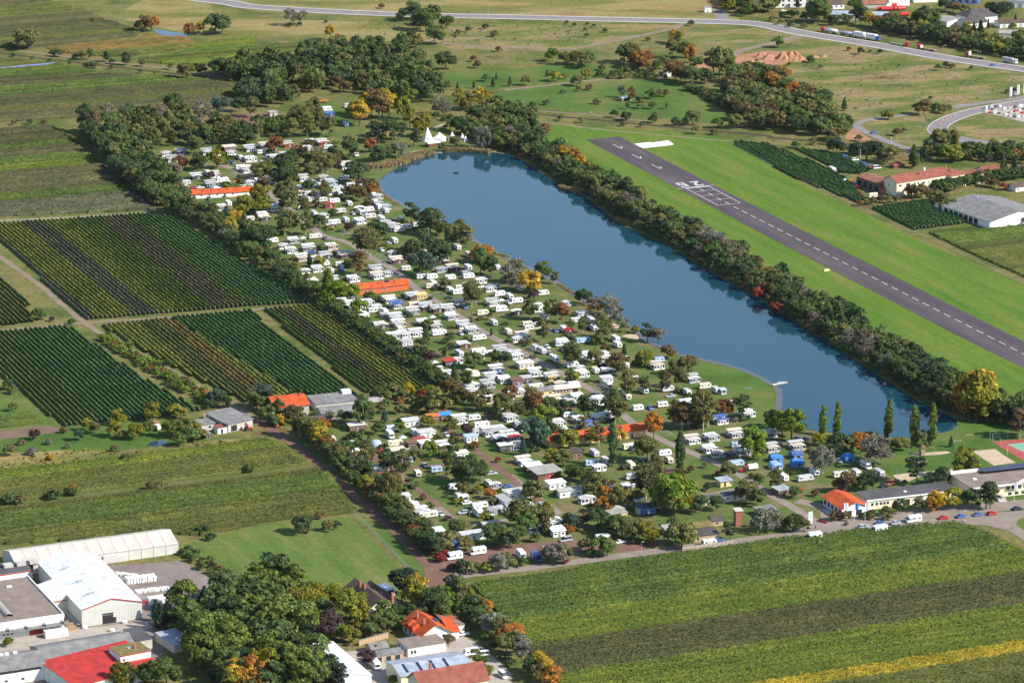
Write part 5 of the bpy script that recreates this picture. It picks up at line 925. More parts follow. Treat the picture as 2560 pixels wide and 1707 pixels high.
Bld('shed', 'small white shed with red roof edge before the barn', 'shed', ('02', 2000, 850), ('02', 2085, 835), 3.5, 2.6, .3, 'mono', 'white', 'redbrown', .2).win('f', 2, .1, 1.0, 2, 'door')
Bld('shed', 'tiny dark hut with slate roof by the hedge', 'shed', ('02', 1885, 890), ('02', 1938, 882), 3, 1.9, .4, 'mono', 'dark', 'grey', .2).win('f', 1.4, .1, .9, 1.6, 'door')
# --- reception and clubhouse
b = Bld('reception_building', 'reception pavilion with big orange tiled roof and white walls', 'building', ('q6', 440, 985), ('q6', 705, 950), 17, 3.8, 2.0, 'y', 'white', 'orange', .7)
b.row('l', 2, 15, 5, 1.0, 2.0, 1.8).win('f', 3, .3, 2.6, 2.4).win('f', 7.5, .3, 2.6, 2.4).box('terrace', -3.5, 0, 0, 12, 0, .35, WL['concrete'])
b = Bld('storage_wing', 'long flat-roofed cream wing with garage doors', 'building', ('q6', 705, 902), ('q6', 1640, 792), 10.5, 4.0, 0, 'flat', 'cream', 'felt', .5, .3)
b.row('f', 2.2, 4.2, 2, 1.6, 1.0, 1.2).row('f', 6.0, 9.0, 3, 1.6, 1.0, 1.2)
for u, nm, mt in ((13.2, 'garage_door', M_white), (17.2, 'gate', M_black), (21.3, 'garage_door', M_white), (25.3, 'garage_door', M_white)): b.win('f', u, .1, 3.0, 2.6, nm, mt)
b.win('f', 29, .1, 1.1, 2.1, 'door').win('f', 32, 1.5, 1.6, 1.2); b.box('fascia', -.5, b.L + .5, -.56, -.51, 3.7, 4.34, M_white); b.box('skylight_dome', 18, 19.2, 4, 5, 4.3, 4.6, M_white)
b = Bld('clubhouse', 'brown flat-roofed clubhouse with white window band', 'building', ('q6', 1800, 800), ('q6', 2560, 715), 19, 5.0, 0, 'flat', 'cream', 'gravel', .6, .3)
b.row('f', 16, 29, 6, 2.9, 1.7, 1.5).row('f', 17, 29, 5, .5, 1.6, 1.2).box('parapet', -.62, b.L + .6, 18.4, 19.62, 5.3, 6.3, WL['white']).box('solar_roof', 12, 40, 14, 19.2, 6.35, 6.55, M_solar).box('fascia', -.65, b.L + .6, -.66, -.61, 4.8, 5.5, M_white)
st = MB()
for i in range(8): st.box(9.5, 13, -6 + i * .6, -5.4 + i * .6, 0, .25 + i * .25)
st.obj('outside_stair', WL['concrete'], b.root); b.box('porch_roof', 8, 14, -3, 0, 4.4, 4.65, RF['gravel']); b.box('skylight_dome', 5, 6.5, 9, 10.2, 5.3, 5.7, M_white)
# --- camp huts
Bld('tool_kiosk', 'round-looking orange kiosk with blue roof on the lawn', 'kiosk', ('22', 1915, 1340), ('22', 2015, 1325), 4, 2.6, .3, 'mono', 'yellow', 'bluegrey', .6).win('f', 2, .1, .9, 2, 'door').win('f', 4.8, 1, 1, .9)
Bld('kiosk', 'market kiosk with blue roof beside the gate', 'kiosk', ('32', 95, 1420), ('32', 200, 1400), 5, 2.4, .3, 'mono', 'brown', 'bluegrey', .4).row('f', 1.2, 4, 2, .9, 1.2, 1)
Bld('chalet', 'brown chalet with grey flat roof and red doors', 'chalet', ('22', 240, 1278), ('22', 450, 1245), 8, 2.9, .4, 'mono', 'brown', 'concrete', .8).win('f', 4.3, .2, 1.3, 2.1, 'door', M_reddoor).win('f', 6.1, .2, 1.3, 2.1, 'door', M_reddoor)
Bld('shed', 'brown timber hut with dark roof and shutters', 'shed', ('22', 510, 1088), ('22', 650, 1072), 4, 2.9, .4, 'mono', 'brown', 'dark', .4).win('f', 1.4, 1.1, 1.5, 1.2).win('f', 3.6, .1, .9, 2.1, 'door', M_reddoor).win('f', 5.1, 1.1, 1.2, 1.2)
Bld('chalet', 'dark red timber chalet beside the lower hedge', 'chalet', ('12', 1110, 1295), ('12', 1310, 1272), 4, 2.6, .3, 'mono', 'brick', 'redbrown', .3).win('f', 1.8, .9, .8, .8).win('f', 5.2, .9, .8, .8)
Bld('bungalow', 'cream bungalow with grey roof beside the lane', 'bungalow', ('22', 245, 505), ('22', 388, 490), 5, 2.6, .9, 'x', 'yellow', 'grey', .4).win('f', 2, 1.0, 1.1, .8).win('f', 5.5, 1.0, 1.1, .8)
Bld('bungalow', 'timber-fronted bungalow with long white roof beside the lane', 'bungalow', ('22', 395, 490), ('22', 622, 468), 6, 2.6, .8, 'x', 'wood', 'tarp', .6).row('f', 1.5, 6, 4, .9, .7, 1.1).win('f', 9.5, .1, 2.6, 2.2, 'porch_shade_panel', M_black, False)  # near-black panel paints the shade under the open porch
Bld('lookout_tower', 'tall narrow dark red timber tower with white roof', 'tower', ('q9', 558, 492), ('q9', 604, 488), 3.0, 6.2, .3, 'mono', 'brick', 'tarp', .3)
for i, (x, y, wd, dp, hh, rf, ll) in enumerate(((262, 605, 175, 6, 2.6, 'dark', 'low timber hut with dark sagging roof by the plank fence'), (275, 545, 120, 6, 2.6, 'moss', 'timber hut with steep mossy tent-like roof'), (395, 492, 75, 4.5, 2.4, 'dark', 'small hut with white gable edges beside the tower'), (70, 558, 85, 5, 2.3, 'concrete', 'pale flat-roofed hut behind the plank fence'))):
    Bld('hut', ll, 'hut', ('q9', x, y), ('q9', x + wd, y - wd * .11), dp, hh, 1.2 if i in (1, 2) else .4, 'x' if i in (1, 2) else 'mono', 'wood', rf, .4).win('f', 2, .8, 1, .9)
Bld('snack_hut', 'low hut with grey sheet roof near the gate', 'hut', ('q9', 730, 430), ('q9', 845, 412), 5, 2.3, .4, 'mono', 'wood', 'grey', .4).win('f', 3, .8, 1.2, .9)
Bld('bungalow', 'small cream flat-roofed annex beside the dark trees', 'bungalow', ('23', 905, 78), ('23', 1058, 58), 5, 2.8, 0, 'flat', 'yellow', 'concrete', .3).win('f', 3, 1, 1, .9)
# --- farm beside the airfield
b = Bld('winery_house', 'long cream farmhouse with red-brown roof beside the airfield', 'house', ('q8', 790, 548), ('q8', 1430, 440), 11, 7.6, 2.8, 'x', 'cream', 'redbrown', .5)
b.row('f', 2.4, 2.4, 1, 5.2, 1.9, 1.1).win('f', 12.4, 5.0, 1.1, 1.1).win('f', 15, 5.0, 1.0, 1.2).row('f', 18, 26, 4, 1.4, .6, .8).win('f', 18.5, 4.6, 2, 1.2).win('f', 22.5, 4.6, .7, 1.3).win('f', 25.3, 4.7, 1.6, 1.4).win('l', 6.5, 4.8, .8, 1.2).win('f', 8, 4.2, 2.8, 2.2)
b.box('balcony', 5.2, 10.2, -1.5, 0, 3.4, 3.6, WL['concrete']).box('balcony_rail', 5.2, 10.2, -1.5, -1.4, 3.6, 4.6, WL['white']).box('flower_box', 5.2, 10.2, -1.75, -1.5, 4.3, 4.65, M_reddoor).box('porch', .3, 3.0, -1.6, 0, 0, 2.3, WL['concrete']).box('chimney', 23, 23.8, 5, 5.8, 9.5, 12, M_white).onroof('roof_window', 17.5, 3.2, 1.4, 1.0, M_glass)
b = Bld('winery_house', 'hipped red-brown wing with open loggia at the farm', 'house', ('q8', 1435, 455), ('q8', 1640, 415), 12, 6.8, 2.6, 'hip', 'cream', 'redbrown', .5)
b.win('f', 4.6, 3.4, 7.6, 2.4, 'loggia', M_black, False)  # dark sheet stands for the shade within the loggia
for u in (1.0, 3.2, 5.6, 8.0): b.box('loggia_post', u - .15, u + .15, -.14, -.06, 3.4, 5.8, WL['cream'])
b.box('loggia_rail', .6, 8.6, -.2, -.07, 3.4, 4.2, WL['wood']).box('chimney', 5.5, 6.3, 9, 9.8, 7.6, 10.5, M_brickc)
b = Bld('barn', 'brown barn with broad faded red roof behind the cream farmhouse', 'barn', ('q8', 585, 505), ('q8', 760, 478), 21, 5.2, 1.2, 'y', 'brown', 'rust', .6); b.row('l', 3, 18, 4, .2, 3.4, 3.6, mat=M_black, name='gate')
Bld('shed', 'small brick shed against the farm barn', 'shed', ('q8', 590, 512), ('q8', 728, 500), 3, 3.0, .4, 'mono', 'brick', 'redbrown', .2).win('f', 3, .1, 1.6, 2, 'door', M_reddoor)
b = Bld('house', 'white house with brown gabled roof behind the farm hedge', 'house', ('q8', 1770, 395), ('q8', 1975, 362), 10, 3.6, 2.4, 'y', 'white', 'redbrown', .5); b.row('f', 2.5, 6, 2, 1.2, 1.2, 1.2)
b = Bld('house', 'red-brown roofed wing between the farm hedge and the hipped loggia', 'house', ('q8', 1640, 395), ('q8', 1800, 372), 9, 4.0, 2.0, 'x', 'cream', 'redbrown', .4)
b = Bld('house', 'white house with wide red-brown roof at the back of the farm', 'house', ('q8', 1880, 338), ('q8', 2068, 308), 10, 3.6, 2.4, 'x', 'white', 'redbrown', .5); b.row('f', 6, 8.5, 2, 1.0, 1.2, 1.2)
b = Bld('storage_hall', 'broad low hall with grey roof and white gable wall', 'hall', ('q8', 1930, 945), ('q8', 2640, 838), 42, 3.8, 3.6, 'y', 'white', 'grey', .6)
b.row('l', 12, 38, 7, .2, 3.2, 2.8, mat=M_black, frame=False, name='bay_shade_panel').box('roof_vent', 17, 17.6, 34, 34.6, 6, 8.2, M_metal)  # dark panels on the side wall paint the shade of the open bays
b = Bld('annex', 'small white annex with flat grey roof before the broad hall', 'shed', ('q8', 1925, 950), ('q8', 1932, 949), 1, 1, 0, 'flat', 'white', 'felt', 0) if 0 else None
b = Bld('house', 'small white outbuilding with brown roof at the frame edge', 'shed', ('q8', 2250, 492), ('q8', 2420, 465), 7, 2.6, 1.4, 'x', 'white', 'brown', .5); b.win('f', 1.5, .8, 1.0, .9)
Bld('hut', 'little red-roofed garden pavilion beside the farm hedge', 'hut', ('q8', 760, 205), ('q8', 890, 190), 5, 1.6, 1.6, 'hip', 'brown', 'redbrown', .6)
# --- far houses and works, top right
b = Bld('house', 'white house with large dark pyramid roof beyond the tree belt', 'house', ('30', 1830, 228), ('30', 2105, 205), 15, 4.6, 4.6, 'hip', 'white', 'dark', .8); b.row('f', 4, 16, 4, 1.4, 1.3, 1.3).box('chimney', 13, 13.9, 7, 7.9, 7.5, 10.5, M_brickc)
b = Bld('house', 'white house with dark gabled roof before the pyramid roof', 'house', ('30', 1810, 270), ('30', 2010, 250), 10, 3.6, 2.4, 'x', 'white', 'dark', .5); b.row('f', 3, 9, 3, 1.1, 1.2, 1.2)
b = Bld('shed', 'pale gabled shed beyond the tree belt', 'shed', ('30', 1640, 255), ('30', 1800, 235), 14, 3.6, 1.6, 'y', 'white', 'concrete', .4); b.win('f', 5, .2, 3, 2.6, 'gate', M_white)
Bld('garage', 'long white garage with brown roof beyond the belt', 'garage', ('30', 2130, 262), ('30', 2420, 245), 10, 3.2, 1.4, 'x', 'white', 'brown', .5).row('f', 3, 15, 4, .1, 2.4, 2.2, name='garage_door', mat=M_metal)
b = Bld('factory_shed', 'low flat works shed with grey roof behind tall trees', 'building', ('30', 575, 185), ('30', 1100, 195), 14, 3.6, 0, 'flat', 'concrete', 'bluegrey', .4); b.row('f', 2, 30, 8, 1.4, 2.2, 1.2)
Bld('shed', 'shed with faded red sheet roof beside the red tanks', 'shed', ('30', 880, 82), ('30', 1090, 78), 12, 3.0, 2.4, 'x', 'concrete', 'rust', .4)
b = Bld('house', 'far white house with flat dark roof at the frame edge', 'house', ('30', -20, 75), ('30', 350, 70), 14, 7, 2, 'x', 'white', 'dark', .5); b.row('f', 4, 24, 6, 1.2, 1.5, 1.3).row('f', 4, 24, 6, 4.2, 1.5, 1.3)
b = Bld('house', 'white house with brown roof behind the tall olive trees', 'house', ('30', 560, 90), ('30', 700, 82), 12, 3.4, 3.0, 'x', 'white', 'brown', .5); b.row('f', 2, 9, 3, 1.2, 1.3, 1.2)
b = Bld('apartment_house', 'tall white house behind the red tanks', 'house', ('30', 1110, 60), ('30', 1300, 55), 12, 8, 0, 'flat', 'white', 'concrete', .3); b.row('f', 2, 12, 4, 4.6, 1.4, 1.4)
b = Bld('house', 'pale house at the far edge beside the tall dark tree', 'house', ('30', 1340, 28), ('30', 1560, 22), 12, 6, 2, 'x', 'white', 'brown', .5); b.row('f', 3, 13, 4, 3, 1.4, 1.4)
Bld('factory_hall', 'far works hall with blue front', 'hall', ('30', 1650, 35), ('30', 1930, 45), 18, 5, 0, 'flat', 'blue', 'bluegrey', .4).row('f', 4, 18, 4, 1, 2.4, 2)
Bld('factory_hall', 'far long white hall with roof edge at the frame corner', 'hall', ('30', 2190, 70), ('30', 2500, 85), 18, 5, 1, 'x', 'white', 'bluegrey', .4).row('f', 4, 20, 4, .2, 3, 3, name='gate', mat=M_metal)
Bld('garage', 'pale flat garage beside the belt and driveway', 'garage', ('30', 2120, 345), ('30', 2330, 350), 12, 2.6, 0, 'flat', 'concrete', 'concrete', .3).row('f', 2.5, 10, 3, .1, 2.4, 2.1, name='garage_door', mat=M_metal)
Bld('transformer_hut', 'small white cabin beside the upper road junction', 'hut', ('20', 1770, 118), ('20', 1830, 115), 4, 3.2, 0, 'flat', 'white', 'concrete', .2).win('f', 2, .1, 1.2, 2, 'door', M_metal)
Bld('hut', 'pale garden hut among the rust coloured trees', 'hut', ('20', 1390, 710), ('20', 1470, 702), 4, 2.2, .8, 'mono', 'white', 'concrete', .3).win('f', 2, .1, .9, 1.8, 'door')
Bld('animal_shelter', 'small open shelter with white roof on the orchard meadow', 'hut', ('20', 1012, 935), ('20', 1095, 928), 3.5, 2.0, .2, 'mono', 'wood', 'white', .3).win('f', 2.8, .1, 4, 1.7, 'shade_panel', M_black, False)  # shade behind the open front is painted as a black panel
# --- riding arena stands
Bld('stable', 'low stable with yellow front and pale roof in the grove', 'stable', ('10', 75, 1190), ('10', 220, 1180), 5, 2.2, 1.0, 'mono', 'yellow', 'concrete', .4).row('f', 2, 8, 3, .2, 1.2, 1.7, name='door', mat=M_black)
Bld('shed', 'green-fronted shed among the grove trees', 'shed', ('00', 2000, 1225), ('00', 2200, 1205), 5, 2.4, .4, 'mono', 'dark', 'concrete', .3).row('f', 3, 9, 3, .6, 1.4, 1.2)
Bld('hut', 'pale riding arena hut between dark trees', 'hut', ('10', 130, 1075), ('10', 200, 1068), 4, 2.4, .4, 'mono', 'concrete', 'concrete', .3).win('f', 2, .1, 1, 1.8, 'door', M_black)
# ============================================================ factory, lower left
a, c = W('03', 150, 580), W('03', 1640, 374); d = c - a; L = d.length; n = 13
root = tag(empty('tent_hall', (a.x, a.y, 0), math.atan2(d.y, d.x)), 'long pale tent hall with ribbed sheet roof beside the vineyard', 'hall')
D_, H_, RI = 19.0, 4.0, 2.9
for i in range(n):
    x0, x1 = L * i / n + .05, L * (i + 1) / n - .05; k = random.uniform(-.03, .03)
    for s_ in (0, 1):
        y0, y1 = (-.25, D_ / 2) if s_ == 0 else (D_ + .25, D_ / 2)
        MB().add([(x0, y0, H_ + k), (x1, y0, H_ - k), (x1, y1, H_ + RI), (x0, y1, H_ + RI), ((x0 + x1) / 2, (y0 + y1) / 2, H_ + RI / 2 - .14)], [(0, 1, 4), (1, 2, 4), (2, 3, 4), (3, 0, 4)]).obj('roof_panel', RF['tarp'], root)
    if i >= 4:
        MB().add([(x0, 0, 0), (x1, 0, 0), (x1, 0, H_ - .1), (x0, 0, H_ - .1), ((x0 + x1) / 2, .12, H_ / 2)], [(0, 1, 4), (1, 2, 4), (2, 3, 4), (3, 0, 4)]).obj('wall_panel', WL['pale'], root)
    MB().box(x0 - .12, x0 - .0, -.1, .1, 0, H_).obj('post', M_metal, root)
MB().prism([(0, 0), (D_, 0), (D_, H_), (D_ / 2, H_ + RI - .1), (0, H_)], L - .1, L, 'x').obj('gable_wall', WL['pale'], root)
MB().box(0, L, D_ - .1, D_, 0, H_).obj('back_wall', WL['pale'], root)
MB().prism([(0, 0), (D_, 0), (D_, H_), (D_ / 2, H_ + RI - .1), (0, H_)], 0, .1, 'x').obj('gable_wall', WL['pale'], root)
b = Bld('factory_hall', 'large white factory hall with red roof edge and dark gate', 'hall', ('03', 755, 1052), ('03', 1305, 972), 56, 6.6, 2.9, 'y', 'pale', 'white', .25)
Lb = b.L; k = b.rise / (Lb / 2)
MB().prism([(-.3, 6.45), (Lb / 2, 9.35), (Lb + .3, 6.45), (Lb + .3, 6.8), (Lb / 2, 9.75), (-.3, 6.8)], -.34, -.26, 'y').obj('red_trim', RF['red'], b.root)
b.win('f', Lb * .43, .1, 4.2, 3.3, 'gate', M_black).win('f', Lb * .43, 3.5, 4.2, .7, 'gate_window').win('f', Lb * .545, .1, 1.1, 2.2, 'door')
for i in range(20): b.box('wall_rib', Lb * (i + .5) / 20 - .04, Lb * (i + .5) / 20 + .04, -.05, 0, 3.6 if .32 < (i + .5) / 20 < .53 else .1, 6.2, WL['pale'])
for yy in (10, 24, 40):
    for s_ in (-1, 1):
        xx = Lb / 2 + s_ * 5; zz = 6.6 + 2.9 - 5 * k
        o = MB().box(xx - 1.6, xx + 1.6, yy, yy + .5, zz + .6, zz + .95).box(xx - .3, xx + .3, yy + .05, yy + .45, zz, zz + .6).obj('roof_vent', M_metal, b.root)
MB().add([(0, 18, 0), (0, 36, 0), (-8.5, 36, 0), (-8.5, 18, 0), (0, 18, 6.55), (0, 36, 6.55), (-8.5, 36, 4.6), (-8.5, 18, 4.6)], BOXF).obj('side_annex', WL['pale'], b.root)
MB().add([(.25, 17.8, 6.68), (.25, 36.2, 6.68), (-8.8, 36.2, 4.62), (-8.8, 17.8, 4.62), (.25, 17.8, 6.85), (.25, 36.2, 6.85), (-8.8, 36.2, 4.8), (-8.8, 17.8, 4.8)], BOXF).obj('annex_roof', RF['white'], b.root)
MB().box(-8.85, .2, 17.6, 17.78, 4.55, 4.75).obj('red_trim', RF['red'], b.root)
b = Bld('flat_factory', 'flat-roofed factory with gravel roof, white parapet and canopy', 'building', ('03', -260, 1210), ('03', 590, 1082), 45, 6.0, 0, 'flat', 'white', 'gravel', 0, .1)
for x0, x1, y0, y1 in ((-.2, b.L + .2, -.2, .2), (-.2, b.L + .2, 44.8, 45.2), (-.2, .2, .2, 44.8), (b.L - .2, b.L + .2, .2, 44.8)): b.box('parapet', x0, x1, y0, y1, 5.2 if y0 < 0 else 6.1, 6.6, WL['white'])
v = MB(); m_ = 10
for i in range(m_):
    t0, t1 = math.pi * i / m_, math.pi * (i + 1) / m_
    v.add([(16 - 1.5 * math.cos(t0), 6, 6.1 + 1.1 * math.sin(t0)), (16 - 1.5 * math.cos(t1), 6, 6.1 + 1.1 * math.sin(t1)), (16 - 1.5 * math.cos(t1), 42, 6.1 + 1.1 * math.sin(t1)), (16 - 1.5 * math.cos(t0), 42, 6.1 + 1.1 * math.sin(t0))], [(0, 1, 2, 3)])
v.obj('barrel_skylight', RF['concrete'], b.root)
b.box('roof_hatch', 24, 26, 36, 37.2, 6.1, 6.6, M_white).box('canopy', 8, b.L + .6, -3.2, -.2, 3.4, 3.6, RF['grey'])
for u in range(8): b.box('canopy_tie', 10 + u * 3.4, 10.1 + u * 3.4, -3, -.2, 3.6, 4.6, M_metal) if u % 2 else None
b.row('f', 12, 15, 3, 1.6, .9, .7).win('f', 24, .1, 5.0, 2.6, 'gate', M_reddoor, False)
b = Bld('office_block', 'low white block with red roof line and air units', 'building', ('03', -200, 690), ('03', 302, 615), 12, 4.0, 0, 'flat', 'white', 'felt', .1, .2); b.box('red_trim', -.2, b.L + .15, -.16, -.11, 3.5, 3.9, RF['red'])
for i in range(3): b.box('air_unit', 12 + i * 5, 15.5 + i * 5, 5, 8, 4.25, 5.4, WL['concrete'])
b = Bld('workshop', 'white workshop with grey roof and glazed band', 'building', ('03', -300, 1640), ('03', 412, 1530), 14, 6.0, 2.2, 'x', 'white', 'grey', .5); b.row('f', 10, b.L - 2, 11, 4.2, 1.7, 1.1).row('f', 14, 20, 2, 1.2, 1.1, .8).box('lean_to', b.L + .05, b.L + 4.8, -3, 1.5, 0, 3.2, WL['white']).row('f', b.L - 5, b.L - 5, 1, .1, 3.5, 3.6, name='gate', mat=M_white)
for u in (9, 14, 16, 19): b.box('roof_vent', u, u + 1.4, 7.4, 8.4, 8.2, 8.9, M_white)
b = Bld('long_shed', 'long shed with grey corrugated roof beside the paved yard', 'building', ('03', 425, 1480), ('03', 1250, 1340), 17, 4.4, 2.6, 'x', 'concrete', 'grey', .5); b.row('f', 2, 8, 2, 1.4, 2.4, 1.4)
Bld('garage', 'flat dark-roofed garage at the end of the long shed', 'garage', ('03', 1255, 1290), ('03', 1400, 1265), 13, 4.6, 0, 'flat', 'concrete', 'felt', .3)
b = Bld('red_roofed_shed', 'wide shed with bright red ribbed roof', 'building', ('03', 700, 1700), ('03', 1480, 1500), 24, 4.2, 1.6, 'mono', 'white', 'red', .4)
b = Bld('plant_room', 'white block with mossy flat roof rising through the red roof', 'building', ('03', 1112, 1500), ('03', 1390, 1445), 10, 7.4, 0, 'flat', 'white', 'moss', .1, .2); b.win('f', 1.2, 5.4, .8, .8).box('chimney', 7, 7.7, 4, 4.7, 7.6, 9.2, M_brickc).box('red_trim', -.15, b.L + .12, -.17, -.11, 7.2, 7.5, RF['red']).box('roof_vent', 5, 6.4, 5, 6, 7.6, 8, M_metal)
Bld('storage_shed', 'pale sheet shed with curved grey roof under the trees', 'shed', ('03', 1600, 1290), ('03', 1780, 1250), 14, 2.8, .5, 'mono', 'pale', 'bluegrey', .3)
Bld('white_hall', 'long low hall with bright white roof beside the dark trees', 'hall', ('13', 820, 1620), ('13', 1060, 1580), 36, 3.6, .9, 'y', 'white', 'white', .3)
# ============================================================ houses, lower middle
b = Bld('house', 'house with broad dark brown roofs and chimneys in the garden', 'house', ('13', 1000, 985), ('13', 1300, 935), 23, 3.2, 4.2, 'y', 'white', 'brown', 1.0)
b.row('f', 3, 10, 3, .6, 1.6, 1.7).win('f', 6.4, 3.4, 2.4, 1.6).onroof('roof_window', 7, 2.2, 1.2, .9, M_glass).onroof('roof_window', 13, 2.6, 1.0, .9, M_glass).box('chimney', 5, 5.8, 16, 16.8, 5.8, 8.8, M_brickc).box('chimney', 5.4, 6.2, 12.6, 13.4, 5.8, 8.8, M_brickc).box('chimney', 11, 11.9, .4, 1.2, 4, 8.6, M_brickc)
b = Bld('house', 'rear wing with dark brown roof and roof windows behind the brown house', 'house', ('13', 1195, 905), ('13', 1310, 885), 19, 3.0, 2.4, 'y', 'white', 'brown', .6); b.onroof('roof_window', 6, 1, 2, 1, M_glass)
Bld('carport', 'small white-roofed carport beside the brown-roofed house', 'garage', ('13', 1205, 770), ('13', 1275, 755), 7, 2.4, 0, 'flat', 'white', 'white', .2).win('f', 1.6, .1, 2.2, 2, 'shade_panel', M_black, False)  # black panel stands in for the shaded inside of the carport
b = Bld('house', 'white house with bright orange tiled roof and dormers', 'house', ('13', 1515, 1212), ('13', 1785, 1166), 16, 3.4, 3.6, 'y', 'white', 'orange', .9)
b.row('f', 4.0, 5.0, 2, 1.2, .8, 1.1).win('f', 6.4, 1.5, .5, .9).win('f', 8.9, 1.6, .9, 1.1).row('l', 2.5, 13, 4, .6, 1.3, 1.8).box('chimney', 3.0, 3.9, 4.5, 5.4, 4.6, 7.8, M_brickc).box('chimney', 3.4, 4.2, 11, 11.8, 5, 8.2, M_brickc)
for yy in (5.5, 9.2): MB().prism([(-.8, 3.4), (2.4, 3.4), (2.4, 5.4), (.8, 5.9), (-.8, 4.9)], yy, yy + 2.2, 'y').obj('dormer', RF['orange'], b.root)
b.box('solar_panel', 8.0, 9.8, 5, 9, 5.78, 5.86, M_solar)
b2 = Bld('house_wing', 'side wing with orange roof joined to the orange-roofed house', 'house', ('13', 1790, 1160), ('13', 1862, 1150), 9, 2.8, 1.8, 'mono', 'white', 'orange', .5)
b = Bld('garage', 'pale double garage with flat weathered roof beside the orange house', 'garage', ('13', 1820, 1120), ('13', 1915, 1100), 6, 3.2, 0, 'flat', 'concrete', 'gravel', .2); b.row('f', 1.2, 2.9, 2, .1, 1.4, 2.4, name='garage_door', mat=M_white)
Bld('shed', 'rust-roofed shed behind the double garage', 'shed', ('13', 1715, 1055), ('13', 1860, 1030), 6, 2.6, .6, 'mono', 'brown', 'rust', .3)
b = Bld('annex', 'white annex with large mossy flat roof before the orange house', 'building', ('13', 1395, 1325), ('13', 1745, 1268), 10, 3.2, 0, 'flat', 'white', 'gravel', .2, .2); b.row('f', 1.5, 2.8, 2, 1, .9, 1.2).row('l', 2, 8, 3, 1, 1, 1.2)
b = Bld('workshop_hall', 'cream workshop hall with blue-grey roof and four dark panels', 'hall', ('13', 1332, 1615), ('13', 1975, 1520), 15, 4.6, 1.6, 'x', 'cream', 'bluegrey', .5)
for u in (2.6, 7.8, 12.7, 17.7): b.onroof('solar_panel', u, 1.4, 1.0, 5.4, M_solar, .08)
b.row('f', 4, 20, 4, 2.8, 2.0, .9)
b = Bld('house', 'house with large red-brown tiled roof at the lower edge', 'house', ('13', 1520, 1760), ('13', 2130, 1660), 12, 5.6, 4.2, 'x', 'cream', 'redbrown', .6); b.box('chimney', 6, 6.9, 7, 7.9, 8.4, 11.4, M_brickc); b.row('f', 3, 18, 4, 3, 1.4, 1.4)
Bld('summer_house', 'small garden house with grey roof and skylights', 'shed', ('13', 1065, 1310), ('13', 1215, 1285), 6, 2.2, 1.2, 'x', 'wood', 'grey', .4).onroof('roof_window', 1.5, .8, 1, .9, M_glass)
Bld('timber_shed', 'long timber shed with grey felt roof in the yard', 'shed', ('13', 1060, 1385), ('13', 1355, 1340), 4, 2.4, .4, 'mono', 'wood', 'grey', .3).row('f', 3, 10, 3, .1, 2, 1.9, name='gate')
Bld('garden_house', 'white garden house with grey roof among the trees', 'house', ('13', 985, 1080), ('13', 1065, 1065), 6, 3.2, 1.4, 'x', 'white', 'grey', .5).win('f', .9, 1.2, .9, 1).win('l', 3, 1.2, .9, 1)
print('buildings done')
# ============================================================ caravans, awnings, vehicles
M_body = paint_mat('vehicle_paint', .35, .08); M_cloth = paint_mat('awning_cloth', .85, .18); M_tyre = plain('tyre_rubber', (.02, .02, .02), .9)
M_lamp = plain('lamp_glass', (.7, .68, .62), .2); M_trim = plain('grey_trim', (.25, .25, .26), .6)
def bevel(me, off=.12, seg=2):
    bm = bmesh.new(); bm.from_mesh(me); bmesh.ops.bevel(bm, geom=list(bm.edges), offset=off, segments=seg, affect='EDGES', profile=.6); bm.to_mesh(me); bm.free(); return me
def bx(name, x0, x1, y0, y1, z0, z1, mat): return MB().box(x0, x1, y0, y1, z0, z1).me(name, mat)
def wheel_me(r=.32, w=.2):
    m = MB(); m.tube((0, -w / 2, 0), (0, w / 2, 0), r, r, 10); return m.me('wheel', M_tyre)
WH = wheel_me(); WHB = wheel_me(.48, .3)
RIM = MB().tube((0, -.12, 0), (0, .12, 0), .17, .17, 8).me('rim', M_metal)
